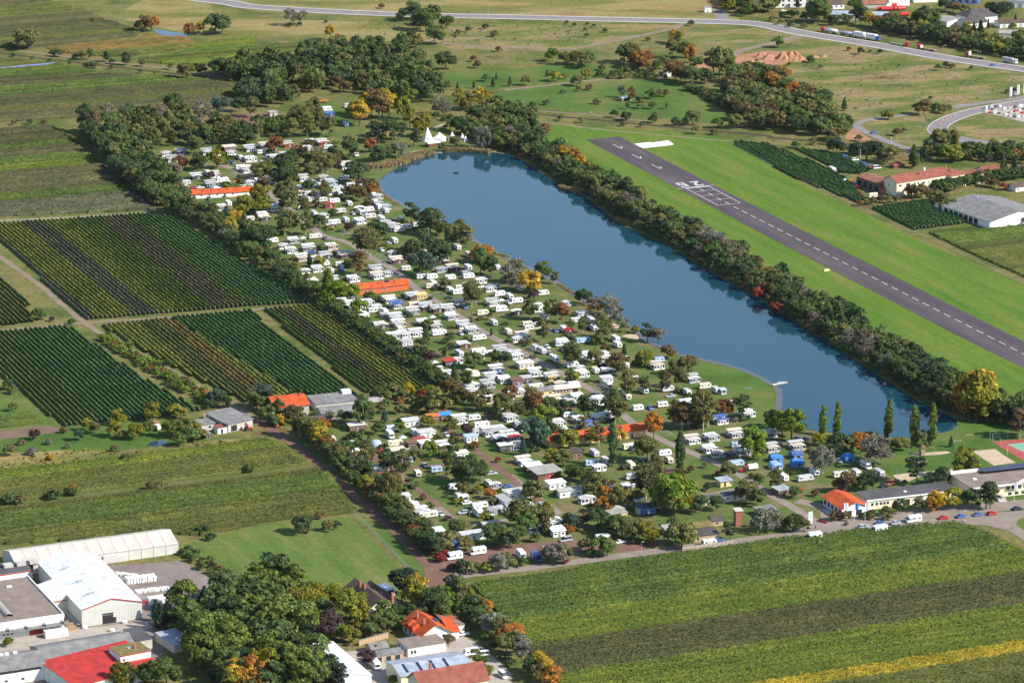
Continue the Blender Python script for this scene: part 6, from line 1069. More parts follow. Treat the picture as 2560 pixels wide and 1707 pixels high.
# a model is a list of (part, mesh, colour role, offset, [sub-parts])
def caravan_model(L, kind):
    h = L / 2; W_ = 1.12
    if kind == 'round': pr = [(-h + .1, .5), (h - .2, .5), (h, .95), (h - .02, 1.5), (h - .42, 2.45), (h - .8, 2.6), (-h + .75, 2.6), (-h + .35, 2.4), (-h, 1.5), (-h, .9)]
    else: pr = [(-h + .1, .5), (h - .1, .5), (h, .9), (h - .05, 1.7), (h - .28, 2.55), (-h + .2, 2.6), (-h, 2.4), (-h - .03, .8)]
    body = bevel(MB().prism(pr, -W_, W_, 'y').me('body', M_body), .09, 2)
    ps = [('body', body, 'a', None, [])]
    for s_ in (-1, 1):
        y = s_ * W_; d = s_ * .03
        for (a, c) in ((-h + .7, -h + 1.7), (h - 1.9, h - .85)): ps.append(('window', bx('window', a, c, min(y, y + d), max(y, y + d), 1.45, 2.0, M_glass), None, None, []))
    ps.append(('window', bx('window', -.25, .35, W_, W_ + .03, 1.5, 1.95, M_glass), None, None, []))
    ps.append(('door', bx('door', -.55, .1, -W_ - .03, -W_, .6, 2.3, M_frame), None, None, [('door_window', bx('door_window', -.42, -.03, -W_ - .045, -W_ - .03, 1.5, 2.0, M_glass))]))
    f = MB(); f.add([(h + .0, -.75, 1.25), (h + .0, .75, 1.25), (h - .20, .75, 1.98), (h - .20, -.75, 1.98), (h + .06, -.75, 1.25), (h + .06, .75, 1.25), (h - .13, .75, 1.98), (h - .13, -.75, 1.98)], BOXF); ps.append(('front_window', f.me('front_window', M_glass), None, None, []))
    ps.append(('rear_window', bx('rear_window', -h - .06, -h + .1, -.75, .75, 1.35, 1.95, M_glass), None, None, []))
    ps.append(('roof_hatch', bx('roof_hatch', -.9, -.3, -.3, .3, 2.6, 2.72, M_trim), None, None, [])); ps.append(('roof_hatch', bx('roof_hatch', .9, 1.3, -.2, .2, 2.58, 2.68, M_trim), None, None, []))
    ps.append(('tow_bar', MB().tube((h - .1, -.5, .5), (h + 1.2, 0, .5), .05).tube((h - .1, .5, .5), (h + 1.2, 0, .5), .05).tube((h + 1.0, 0, 0), (h + 1.0, 0, .5), .05).me('tow_bar', M_metal), None, None, []))
    for s_ in (-1, 1): ps.append(('wheel', WH, None, (0, s_ * .95, .32), [('rim', RIM)]))
    return ps
CARAV = {(l, k): caravan_model(l, k) for l in (4.8, 5.8, 7.0) for k in ('round', 'square')}
def motorhome_model(L):
    h = L / 2
    pr = [(-h, .45), (h - .9, .45), (h - .1, .5), (h, 1.0), (h - .75, 1.25), (h - 1.45, 1.95), (h - .75, 2.1), (h - .7, 2.6), (h - 1.2, 2.95), (-h + .1, 2.95), (-h, 2.8)]
    body = bevel(MB().prism(pr, -1.12, 1.12, 'y').me('body', M_body), .07, 2); ps = [('body', body, 'a', None, [])]
    f = MB(); f.add([(h - .70, -.95, 1.28), (h - .70, .95, 1.28), (h - 1.40, .9, 1.92), (h - 1.40, -.9, 1.92), (h - .64, -.95, 1.30), (h - .64, .95, 1.30), (h - 1.35, .9, 1.95), (h - 1.35, -.9, 1.95)], BOXF); ps.append(('windscreen', f.me('windscreen', M_glass), None, None, []))
    for s_ in (-1, 1):
        y = s_ * 1.12; lo, hi = min(y, y + s_ * .03), max(y, y + s_ * .03)
        ps.append(('cab_window', bx('cab_window', h - 2.2, h - 1.5, lo, hi, 1.35, 1.85, M_glass), None, None, []))
        ps.append(('window', bx('window', -.4, .7, lo, hi, 1.55, 2.1, M_glass), None, None, [])); ps.append(('window', bx('window', -h + .5, -h + 1.5, lo, hi, 1.6, 2.1, M_glass), None, None, []))
        ps.append(('headlight', bx('headlight', h - .12, h + .02, s_ * .75 - .18, s_ * .75 + .18, .75, .95, M_lamp), None, None, []))
        for x in (h - 1.3, -h + 1.5): ps.append(('wheel', WH, None, (x, s_ * .98, .34), [('rim', RIM)]))
    ps.append(('door', bx('door', -1.3, -.7, -1.15, -1.12, .5, 2.35, M_frame), None, None, [])); ps.append(('rear_window', bx('rear_window', -h - .04, -h + .05, -.6, .6, 1.6, 2.1, M_glass), None, None, []))
    ps.append(('roof_hatch', bx('roof_hatch', -1.2, -.5, -.35, .35, 2.95, 3.07, M_trim), None, None, [])); ps.append(('roof_hatch', bx('roof_hatch', .8, 1.3, -.25, .25, 2.95, 3.05, M_trim), None, None, []))
    return ps
MOTO = motorhome_model(6.4)
def car_model(L, Hc, kind):
    h = L / 2; W_ = .88
    low = [(-h, .35), (h, .32), (h, .62), (h - .15, .78), (h - 1.05, .92), (-h + .1, .98), (-h - .02, .75)]
    if kind == 'van': top = [(-h + .05, .95), (h - .75, .88), (h - 1.5, Hc - .05), (h - 1.8, Hc), (-h + .2, Hc), (-h + .04, Hc - .2)]
    elif kind == 'estate': top = [(-h + .12, .95), (h - 1.05, .9), (h - 1.75, Hc - .05), (h - 2.1, Hc), (-h + .5, Hc - .03), (-h + .25, Hc - .2)]
    else: top = [(-h + .45, .95), (h - 1.1, .9), (h - 1.85, Hc - .05), (h - 2.2, Hc), (-h + 1.4, Hc - .03), (-h + 1.05, Hc - .1)]
    ps = [('body', bevel(MB().prism(low, -W_, W_, 'y').me('body', M_body), .08, 2), 'a', None, [])]
    ps.append(('cabin_glass', bevel(MB().prism(top, -W_ + .09, W_ - .09, 'y').me('cabin_glass', M_glass), .06, 1), None, None, []))
    xs = [p[0] for p in top if p[1] > Hc - .15]; ps.append(('roof', bx('roof', min(xs) + .05, max(xs) - .05, -W_ + .14, W_ - .14, Hc - .06, Hc + .03, M_body), 'a', None, []))
    for x in (min(xs) + .25, (min(xs) + max(xs)) / 2 + .05):
        for s_ in (-1, 1): ps.append(('pillar', bx('pillar', x - .06, x + .06, s_ * (W_ - .085) - .02, s_ * (W_ - .085) + .02, .95, Hc - .04, M_body), 'a', None, []))
    for s_ in (-1, 1):
        for x in (h - .85, -h + .8): ps.append(('wheel', WH, None, (x, s_ * .78, .32), [('rim', RIM)]))
        ps.append(('headlight', bx('headlight', h - .1, h + .02, s_ * .62 - .17, s_ * .62 + .17, .58, .74, M_lamp), None, None, []))
        ps.append(('tail_light', bx('tail_light', -h - .03, -h + .05, s_ * .7 - .1, s_ * .7 + .1, .65, .85, M_reddoor), None, None, []))
    return ps
CARS = {'k': car_model(4.3, 1.45, 'sedan'), 'e': car_model(4.5, 1.5, 'estate'), 'v': car_model(5.0, 2.05, 'van')}
def tent_model(w, d, hf, hr):
    """front awning: low gable facing forward, cloth walls with window panels"""
    ps = [('wall', MB().prism([(-w / 2, 0), (w / 2, 0), (w / 2, hf), (0, hr), (-w / 2, hf)], 0, d, 'y').me('wall', M_cloth), 'b', None, [])]
    o = .25; k = (hr - hf) / (w / 2)
    ps.append(('roof', MB().prism([(-w / 2 - o, hf - o * k + .03), (0, hr + .03), (w / 2 + o, hf - o * k + .03), (w / 2 + o, hf - o * k + .11), (0, hr + .11), (-w / 2 - o, hf - o * k + .11)], -.3, d + .1, 'y').me('roof', M_cloth), 'a', None, []))
    n = 4
    for i in range(n):
        x = -w / 2 + w * (i + .5) / n; nm = 'door_panel' if i == 2 else 'window_panel'
        ps.append((nm, bx(nm, x - w / n * .36, x + w / n * .36, -.03, 0, .15 if i == 2 else .85, hf - .2, M_glass if i != 2 else M_trim), None, None, []))
    for s_ in (-1, 1): ps.append(('side_window', bx('side_window', min(s_ * w / 2, s_ * (w / 2 + .03)), max(s_ * w / 2, s_ * (w / 2 + .03)), .5, d - .5, .9, hf - .25, M_glass), None, None, []))
    return ps
TENTS = {5.2: tent_model(5.2, 3.0, 2.05, 2.6), 6.4: tent_model(6.4, 3.4, 2.1, 2.75), 4.2: tent_model(4.2, 2.6, 2.0, 2.5)}
def shelter_model(w, d):
    """light roof on posts over a parked caravan"""
    k = .25; ps = [('roof', MB().prism([(-d / 2, 2.86), (0, 2.86 + k), (d / 2, 2.86), (d / 2, 2.94), (0, 2.94 + k), (-d / 2, 2.94)], -w / 2, w / 2, 'x').me('roof', M_cloth), 'a', None, [])]
    for x in (-w / 2 + .15, w / 2 - .15):
        for y in (-d / 2 + .15, d / 2 - .15): ps.append(('post', bx('post', x - .05, x + .05, y - .05, y + .05, 0, 2.88, M_metal), None, None, []))
    return ps
SHEL = shelter_model(6.8, 3.4)
def chalet_model(w, d, h, flat=True):
    ps = [('wall', bx('wall', -w / 2, w / 2, -d / 2, d / 2, .1, h, M_body), 'b', None, [])]
    ps.append(('roof', MB().add([(-w / 2 - .4, -d / 2 - .4, h + .02), (w / 2 + .4, -d / 2 - .4, h + .02), (w / 2 + .4, d / 2 + .4, h + .3), (-w / 2 - .4, d / 2 + .4, h + .3), (-w / 2 - .4, -d / 2 - .4, h + .16), (w / 2 + .4, -d / 2 - .4, h + .16), (w / 2 + .4, d / 2 + .4, h + .44), (-w / 2 - .4, d / 2 + .4, h + .44)], BOXF).me('roof', M_cloth), 'a', None, []))
    for x in (-w * .32, w * .30): ps.append(('window', bx('window', x - .6, x + .6, -d / 2 - .04, -d / 2, 1.0, 1.85, M_frame), None, None, [('pane', bx('pane', x - .52, x + .52, -d / 2 - .055, -d / 2 - .04, 1.08, 1.77, M_glass))]))
    ps.append(('door', bx('door', -.45, .45, -d / 2 - .04, -d / 2, .1, 2.05, M_trim), None, None, []))
    ps.append(('window', bx('window', w / 2, w / 2 + .04, -.5, .5, 1.0, 1.8, M_glass), None, None, []))
    return ps
CHAL = {5: chalet_model(5, 3.6, 2.5), 7: chalet_model(7, 4.4, 2.6), 10: chalet_model(10, 3.2, 2.8)}
def pavilion_model(w):
    ps = [('roof', MB().add([(-w / 2, -w / 2, 2.0), (w / 2, -w / 2, 2.0), (w / 2, w / 2, 2.0), (-w / 2, w / 2, 2.0), (0, 0, 2.9)], [(0, 1, 4), (1, 2, 4), (2, 3, 4), (3, 0, 4)]).me('roof', M_cloth), 'a', None, [])]
    for x in (-1, 1):
        for y in (-1, 1): ps.append(('post', bx('post', x * w * .47 - .04, x * w * .47 + .04, y * w * .47 - .04, y * w * .47 + .04, 0, 2.03, M_metal), None, None, []))
    return ps
PAV = pavilion_model(3.2)
def dome_model(r, h):
    m = MB(); n, q = 12, 5; vv = []
    for j in range(q + 1):
        t = math.pi / 2 * j / q
        for i in range(n): a = 2 * math.pi * i / n; vv.append((r * math.cos(t) ** .8 * math.cos(a) if j < q else 0, r * math.cos(t) ** .8 * math.sin(a) if j < q else 0, h * math.sin(t)))
    ff = [(j * n + i, j * n + (i + 1) % n, (j + 1) * n + (i + 1) % n, (j + 1) * n + i) for j in range(q) for i in range(n)]
    m.add(vv, ff); e = MB().add([(-.6, -r * .93, .05), (.6, -r * .93, .05), (.0, -r * .62, h * .75), (-.6, -r * .99, .05), (.6, -r * .99, .05), (0, -r * .70, h * .78)], [(0, 1, 2), (3, 5, 4), (0, 3, 4, 1), (1, 4, 5, 2), (2, 5, 3, 0)])
    return [('canvas', m.me('canvas', M_cloth), 'a', None, []), ('entrance', e.me('entrance', M_black), None, None, [])]
DOME = dome_model(1.9, 1.7); DOMEB = dome_model(2.6, 2.2)
def family_tent_model():
    """big tunnel-and-box family tent"""
    m = MB().prism([(-2.3, 0), (2.3, 0), (2.3, 1.7), (1.6, 2.5), (-1.6, 2.5), (-2.3, 1.7)], 0, 4.6, 'y').me('canvas', M_cloth)
    f = MB().add([(-2.5, -.4, 1.75), (2.5, -.4, 1.75), (2.5, 2.0, 2.56), (-2.5, 2.0, 2.56), (-2.5, -.4, 1.83), (2.5, -.4, 1.83), (2.5, 2.0, 2.66), (-2.5, 2.0, 2.66)], BOXF).me('fly_sheet', M_cloth)
    ps = [('canvas', m, 'b', None, []), ('fly_sheet', f, 'a', None, [])]
    for x in (-1.5, 0, 1.5): ps.append(('window_panel', bx('window_panel', x - .55, x + .55, -.04, 0, .6, 1.5, M_trim if x else M_black), None, None, []))
    return ps
FTENT = family_tent_model()
LC = {'w': (.80, .80, .78), 'c': (.74, .66, .50), 's': (.42, .45, .50), 'g': (.40, .40, .39), 'l': (.52, .515, .50), 'b': (.62, .53, .42), 'n': (.17, .085, .055), 'k': (.030, .032, .038), 'u': (.06, .13, .36), 'r': (.45, .03, .03), 'o': (.60, .16, .04), 'y': (.70, .50, .18), 'd': (.085, .085, .10), 'p': (.20, .05, .09), 'z': (.045, .24, .62), 'x': (.35, .47, .62), 'm': (.17, .13, .26), 't': (.34, .055, .035)}
LW = {'w': 'white', 'c': 'cream', 's': 'silver grey', 'g': 'grey', 'l': 'light grey', 'b': 'beige', 'n': 'brown', 'k': 'black', 'u': 'dark blue', 'r': 'red', 'o': 'orange', 'y': 'yellow', 'd': 'dark grey', 'p': 'maroon', 'z': 'bright blue', 'x': 'pale blue', 'm': 'purple', 't': 'brick red'}
LAND = [('q1', 900, 1000, 'by the white wash block'), ('q1', 1400, 350, 'below the upper grove'), ('q2', 700, 400, 'by the head of the lake'), ('q2', 1300, 1200, 'on the upper lakeside lawn'), ('11', 300, 620, 'by the upper vineyard hedge'), ('11', 700, 820, 'between hedge and lane'), ('11', 1100, 1080, 'by the orange-walled wash block'), ('11', 1500, 700, 'under dark lakeside trees'), ('11', 1400, 1380, 'below the orange-walled wash block'), ('11', 2100, 1250, 'between lane and lake willows'), ('21', 250, 1230, 'by the yellow lakeside tree'), ('21', 600, 1450, 'by the small lake beach'), ('12', 2000, 120, 'by the lower vineyard corner'), ('12', 1500, 850, 'below the autumn thicket'), ('12', 2100, 760, 'left of the cream wash block'), ('22', 350, 350, 'by the cream bungalow'), ('22', 800, 830, 'by the cream wash block'), ('22', 1500, 380, 'behind the bathing lawn'), ('22', 1900, 920, 'near the foot of the lake'), ('22', 1100, 1150, 'between the camp poplars'), ('22', 300, 1260, 'around the brown chalet'), ('12', 1900, 1400, 'by the red gravel lane'), ('32', 300, 1150, 'near the blue tents'), ('13', 1800, 180, 'above the gravel lot'), ('23', 250, 380, 'on the gravel lot'), ('33', 900, 120, 'on the entrance road'), ('30', 800, 1500, 'at the farm car park'), ('12', 900, 900, 'by the red track hedge'), ('10', 700, 1000, 'beyond the upper grove'), ('13', 1900, 1400, 'in the house yards'), ('30', 1100, 1200, 'on the far link road'), ('30', 2100, 600, 'on the upper road')]
LAND = [(W(a, x, y), t) for a, x, y, t in LAND]
def zone(p): return min(LAND, key=lambda q: (q[0] - p).length)[1]
def build(name, model, loc, rz, ca, cb, label, cat, sc=(1, 1, 1), grp=None):
    o = empty(name, (loc[0], loc[1], .07), rz); o.scale = sc
    for nm, me, role, off, subs in model:
        k = link(nm, me, o, off)
        if role: k.color = (*(ca if role == 'a' else cb), 1)
        for sn, sm in subs: link(sn, sm, k)
    tag(o, label, cat, grp); return o
def vary(c, a=.08): j = random.uniform(1 - a, 1 + a * .4); return tuple(min(.9, v * j) for v in c)
def at(w, x, y, z): return W(w, x, y, z)
GR = {}
def put(w, code, x, y, *a):
    """code: c caravan, m motorhome, k/e/v car, estate, van, g pitch with awning, t awning, f chalet, h mobile home, p pavilion, d dome, F family tent"""
    c = code[0]; ori = code[1] if len(code) > 1 else 'b'; col = a[0] if a else 'w'; col2 = a[1] if len(a) > 1 and isinstance(a[1], str) else 'l'
    rz = AXB + random.uniform(-.06, .06) + {'b': 0, 'a': -math.pi / 2, 'x': math.pi, 'y': math.pi / 2}[ori]
    ca, cb = vary(LC[col]), vary(LC[col2])
    if col == 'w' and c not in 'm': ca = vary(random.choice(((.80, .80, .78), (.74, .74, .74), (.66, .64, .60), (.56, .56, .56), (.60, .57, .52))))
    if c == 'c':
        p = at(w, x, y, 1.35); L = a[1] if len(a) > 1 else random.choice((4.8, 5.8, 5.8)); k = random.choice(('round', 'square')); z = zone(p)
        lab = '%s%s %s caravan, %s end on, %s' % ({4.8: 'short ', 5.8: '', 7.0: 'long '}[L], LW[col], 'rounded' if k == 'round' else 'boxy', 'long side' if 0 else 'towbar', z) if 0 else '%s%s %s caravan %s %s' % ({4.8: 'short ', 5.8: '', 7.0: 'long '}[L], LW[col], 'rounded' if k == 'round' else 'boxy', 'along the lane direction' if ori in 'ay' else 'across the lane direction', z)
        return build('caravan', CARAV[(L, k)], p, rz, ca, cb, lab, 'caravan', (1, 1, 1), 'caravans ' + z)
    if c == 'm':
        p = at(w, x, y, 1.5); z = zone(p); return build('motorhome', MOTO, p, rz, ca, cb, '%s motorhome with cab-over berth %s' % (LW[col], z), 'motorhome', (1, 1, 1), 'motorhomes ' + z)
    if c in 'kev':
        p = at(w, x, y, .75); z = zone(p); n_ = {'k': 'car', 'e': 'estate car', 'v': 'van'}[c]; rz = rz + (a[1] if len(a) > 1 else 0)
        return build({'k': 'car', 'e': 'estate_car', 'v': 'van'}[c], CARS[c], p, rz, LC[col], cb, '%s %s parked %s' % (LW[col], n_, z), n_.split()[-1], (1, 1, 1), n_ + 's ' + z)
    if c in 'gt':
        wd = a[2] if len(a) > 2 else 5.2; p = at(w, x, y, 1.5); z = zone(p); back = Vector((-math.sin(rz), math.cos(rz), 0))
        d = TENTS[wd]; q = p - back * (2.9 if c == 'g' else 1.5)
        build('awning_tent', d, q, rz, ca, cb, '%s roofed awning with %s walls %s' % (LW[col], LW[col2], z), 'awning', (1, 1, random.uniform(.95, 1.08)), 'awnings ' + z)
        if c == 'g':
            q2 = p + back * 1.75; sh = random.random() < .55; rc = random.choice(('w', 'l', 'l', 'b', 'g')) if col in 'lwbg' else col
            build('caravan', CARAV[(5.8, 'square')], q2, rz + random.choice((0, math.pi)), vary(LC['w']), cb, 'white caravan %s behind %s awning %s' % ('under %s shelter' % LW[rc] if sh else 'joined', LW[col], z), 'caravan', (1, 1, 1), 'caravans ' + z)
            if sh: build('shelter_roof', SHEL, q2, rz, vary(LC[rc]), cb, '%s shelter roof over a caravan %s' % (LW[rc], z), 'shelter', (1, 1, 1), 'shelters ' + z)
        return
    if c in 'fh':
        wd = 10 if c == 'h' else int(a[2] if len(a) > 2 else 5); p = at(w, x, y, 1.5); z = zone(p); nm = 'mobile_home' if c == 'h' else 'chalet'
        return build(nm, CHAL[wd], p, rz, ca, cb, '%s-walled %s with %s flat roof %s' % (LW[col2], 'mobile home' if c == 'h' else 'camping chalet', LW[col], z), nm.replace('_', ' '), (1, 1, 1), nm.replace('_', ' ') + 's ' + z)
    if c == 'p': p = at(w, x, y, 1.9); z = zone(p); return build('pavilion', PAV, p, rz, ca, cb, '%s pyramid-roofed party pavilion %s' % (LW[col], z), 'pavilion', (1, 1, 1), 'pavilions ' + z)
    if c == 'd': p = at(w, x, y, .8); z = zone(p); return build('dome_tent', DOMEB if ori == 'a' else DOME, p, rz, ca, cb, '%s dome tent %s' % (LW[col], z), 'tent', (1, 1, 1), 'tents ' + z)
    if c == 'F': p = at(w, x, y, 1.2); z = zone(p); return build('family_tent', FTENT, p - EA * -1.6, rz, ca, cb, '%s family tent with %s front %s' % (LW[col], LW[col2], z), 'tent', (1, 1, 1), 'family tents ' + z)
def lst(w, s):
    for it in s.split(';'):
        q = it.split()
        if not q: continue
        aa = [float(v) if v.replace('.', '').replace('-', '').isdigit() else v for v in q[3:]]
        put(w, q[0], float(q[1]), float(q[2]), *aa)
lst('11', '''cb 485 207;ca 400 160;ca 585 135;ca 765 210;cb 390 245;cb 775 367;ca 535 393 w 7.0;ca 960 380;ca 855 300;ca 1085 283;ca 1125 330;ca 1190 365;cb 715 470 w 7.0;ca 825 450;cb 540 600 w 7.0;cb 140 640 w 7.0;ca 1270 640;ca 1330 440;cb 1375 895;ca 1955 770;ca 1945 885;cb 1780 978;cb 1950 965;ca 1625 1030;cb 2185 1065 s;cb 1880 1070;ca 1775 1090;ca 2325 1150;mb 2255 1265;cb 2080 1300 c;ca 2180 1390;cb 1680 1485 w 7.0;cb 2045 1530 w 7.0;cb 960 1340;cb 1070 1280;ca 1180 1290;ca 2205 880;ca 930 575;cb 1050 415;ma 1150 440;ca 1850 700;ca 1370 725;cb 1480 495;cb 860 760;ca 1000 1320
;gb 430 65 w w;gb 690 105 l x;gb 890 985 l w;gb 560 895 l w;gb 420 795 b b;gb 640 775 l d;gb 810 770 b n;gb 690 690 b b;gb 480 705 l g 6.4;gb 320 725 g w;gb 340 635 l g;gb 1110 960 l w;gb 1225 1180 w w;gb 1440 1150 l n;gb 830 1230 l w;gb 1020 1205 l w;gb 1440 1285 l g;gb 1560 1250 w n;gb 1660 1265 l n;tb 1180 1315 l l 4.2;gb 1140 1415 l n 6.4;gb 1310 1400 l l;gb 1530 1385 b n;gb 1790 1330 l l;gb 1980 1455 l l;gb 1470 1485 l w;gb 1250 1510 l l;tb 450 915 w w 4.2;gb 1810 890 b n;gb 1290 820 c n;gb 2170 1205 l w;tb 670 315 t t;tb 1240 495 l w;tb 960 460 w w;gb 140 335 l w;gb 60 400 b k;fb 1510 1150 y y;gb 510 1010 w w;tb 1700 905 s s;tb 2065 1005 w w;pb 430 620;pb 2250 1190;pb 470 910;pb 1620 1345;tb 1130 300 s s 4.2;tb 1000 380 w s 4.2;tb 1200 330 s s 4.2;fb 1590 755 w w;gb 1290 1230 u l;gb 1100 900 l w;gb 700 1000 l w;gb 1350 1490 l w;tb 1380 1500 w w;gb 1560 1240 w w;gb 1900 1410 l w;gb 1280 1340 w w;gb 1640 1420 w l;gb 1760 1260 l l;gb 960 1240 w w;tb 250 690 w w;gb 70 560 l w;tb 2150 1080 s w;fb 780 1200 l w;cb 1310 540;gb 1270 520 l w
;kb 310 187 w;kb 780 142 s;kx 1205 665 s;ka 1155 725 w;ka 635 620 d;ka 890 390 s;ka 1075 340 r;ka 1130 380 d;ea 1880 1490 s;ka 1915 1250 u;kb 2075 1345 d;kb 1290 1310 u;ka 2320 1205 w;kb 1255 458 k;kb 2140 975 k;kb 840 740 s''')
lst('21', '''ca 70 1075;cb 285 1120;cb 45 1190;cb 235 1235;tb 40 1295 w k;cb 140 1405 c;gb 100 1510 l w;ca 475 1450;tb 515 1460 r r 4.2;cb 585 1370;cb 650 1315 s;ca 720 1365;ca 750 1440;ca 950 1540;cb 650 1555 x 7.0;cb 450 1560;tb 500 1210 w s 4.2;cb 240 1280;ka 400 1465 u;kb 195 1140 k;kb 320 1455 d;kb 690 1440 k;cb 100 1010 s''')
lst('12', '''gb 1900 25 w n;tb 1840 170 w w;fb 1770 190 r k;cb 2040 85 w 7.0;tb 2040 130 l l;gb 2290 115 g g;gb 2240 70 l l;ca 1865 105;ca 1960 285 c;da 2005 290 c;gb 2205 250 l u;gb 2160 320 l w;gb 2130 385 l g;cb 2040 475 w 7.0;gb 2140 525 b b;gb 2290 585 l w;fb 2245 640 w u;gb 1740 305 w w;cb 1620 265;pb 1640 190;gb 1400 85 d w;fb 1380 10 g w;fb 1420 740 l w 7;fb 920 780 w n 7;cb 670 895;ma 1230 850;cb 1240 795 w 4.8;ca 1455 830;fb 1560 845 l w 7;pb 1345 880;cb 1275 930 c 7.0;fb 1290 1010 b w 7;pb 1425 990;gb 850 960 b w;gb 890 1010 w n;fb 1440 940 n n;fb 1500 912 t t;fb 1550 940 w l;gb 1720 950 w n;ma 1395 1070 x;da 1100 930 x;hb 1110 1175 l w;gb 1200 1320 w w;ca 1480 1205 w 4.8;cb 1655 1170 x;fb 1885 1035 w w;cb 1830 1330;ca 1860 1420;ta 1915 1420 l s 4.2;ca 2140 1305;tb 2195 1310 l s 4.2;cb 2050 1500 w 7.0;ha 2280 1470 g w;hb 2380 1390 g w;ma 2035 1550;gb 1870 710 l w;cb 2000 695;cb 2070 760 w 7.0;gb 2140 825 g w;gb 2235 885 l d;gb 2310 855 w w;hb 2330 965 w d;fb 1970 885 x w;gb 1000 1060 w n;fb 1350 1430 l w;cb 1430 1500;gb 1500 1555 l w;tb 2190 1540 g w;gb 2260 600 w w;gb 2310 490 l w;tb 2030 820 l w;gb 1960 400 l w;gb 2280 340 w w;tb 2000 395 w l 4.2;gb 1940 470 w w;fb 1620 700 o n;fb 1735 685 z n;gb 1660 270 w n;gb 2230 800 l l;gb 2330 690 w w
;kb 1935 1475 w;eb 2165 1205 s;kb 2310 1320 u;kb 1160 1000 r;ka 1745 850 s;kb 1480 1000 d;ka 1550 1130 s''')
lst('22', '''ca 275 80;ca 215 55;ca 395 155;fb 115 210 w b 7;gb 215 280 l w 6.4;gb 365 320 b y;fb 40 365 n n;fb 130 345 g k;cb 215 410 w 7.0;gb 395 530 b n;gb 60 460 l b;cb 730 145 w 7.0;cb 690 110;ca 850 110;ca 965 25;cb 440 20;ca 555 40;gb 885 265 w d;gb 1330 215 b w;cb 1350 165 x;ca 1035 210;gb 640 285 w w;ca 870 390 w 7.0;fb 865 345 l w;cb 1770 405 c;ca 1870 440;ta 1930 445 s s 4.2;ca 1605 460;gb 1655 335 w s;ca 1210 445;cb 1430 430;cb 1155 605;cb 1380 575;cb 1590 550 w 7.0;gb 1910 715 u w;ca 1680 740;gb 1655 895 w w;gb 1830 870 l l;gb 2050 840 l l;gb 1810 975 w w;tb 1890 1025 l l;gb 2110 1000 l l;cb 2060 945 x;cb 2055 1115 x 7.0;gb 620 710 l g;gb 420 740 l w;gb 100 770 l w;pb 600 785 l;pb 490 800;ca 755 1020;cb 1075 960 c;tb 1140 965 x x 4.2;ca 1090 1130 c;cb 730 1110 x;tb 800 1150 w w;ca 860 1090;ca 1440 1085 c 4.8;cb 1400 1020;cb 1090 1235;cb 1040 1325;tb 1100 1330 w w 4.2;gb 110 1090 w w;fb 190 1150 w n 7;fb 400 1310 w w 7;hb 530 1385 g w;tb 690 1445 l w 6.4;hb 60 1400 l w;gb 50 1510 w w;ca 180 1520 w 4.8;hb 1780 1460 d w;hb 2030 1420 d w;hb 1250 1535 d x;gb 320 540 l w;gb 600 500 w w;gb 780 540 l w;gb 520 570 l n;pb 40 110;tb 620 240 w w 4.2;ca 990 470;gb 790 690 w g;tb 1110 330 w w 4.2;gb 680 770 u g;cb 1980 570;gb 2160 650 w w;gb 30 120 w w;gb 150 590 w w;gb 50 590 l w;gb 40 950 w w;gb 20 870 r w;cb 500 550 w 4.8
;ka 1265 605 u;kx 1455 495 s;ka 1055 150 w;ka 325 45 w;ka 460 75 k;kb 70 400 s;ka 2005 1040 k;kb 2030 720 k;vx 1430 1195 p;ka 910 1340 u;kb 1155 1440 u;va 275 1515 s;kb 1960 710 d;kb 1220 1080 k''')
lst('32', '''gb 20 835 l l;gb 265 950 b l;gb 30 970 b l;Fb 75 1075 z z;Fb 75 1140 z x;Fb 265 1045 u u;Fb 275 1120 z z;Fb 740 1070 z z;da 470 1095 u;ca 140 1240;cb 340 1250 w 7.0;ca 425 1190;cb 670 1215 w 7.0;ca 810 1200;ma 900 1130;ca 1020 1200 l;ka 645 1090 w;kb 350 890 k;kb 280 885 u;ka 100 930 k;kb 70 790 s;vx 1115 1298 o;ka 690 970 d;kb 1070 1320 k''')
lst('10', '''mb 655 1000 w;tb 675 1045 z u;cb 850 970;gb 80 1335 l w;gb 285 1325 b t;gb 465 1360 g w;gb 600 1305 b t;cb 660 1350;ca 540 1420;ca 615 1450;cb 680 1405;ma 910 1410;gb 820 1520 l w;cb 130 1440;gb 270 1425 l w;cb 45 1395 w 4.8;ca 820 1140 x;gb 500 1300 n n;cb 310 1530;gb 180 1450 l w;ca 590 1500;cb 850 1560''')
lst('q1', '''gb 890 385 l w;fb 1260 330 b n 7;tb 1290 400 l w;gb 1590 330 l w;cb 1780 390 w 4.8;gb 1840 285 l d;gb 480 390 l d;da 450 475 m;gb 320 500 l w;tb 230 420 w w;gb 1600 500 w w 6.4;ca 1440 480;gb 1540 680 l w;gb 720 790 w d;gb 1010 760 l w;ca 900 730;cb 1150 850 w 7.0;gb 960 910 l g 6.4;gb 500 960 w g;cb 560 890;gb 1220 920 l w;pb 1370 875 o;fb 1770 865 w w;ca 1250 1230;gb 1830 1460 b d;gb 1990 1300 w w;tb 1560 640 w w;cb 1450 640;gb 1130 1290 w l;ka 1320 565 u;kb 2260 1030 w;kb 690 975 r;kb 790 970 w;kb 1960 890 s;gb 100 950 l w''')
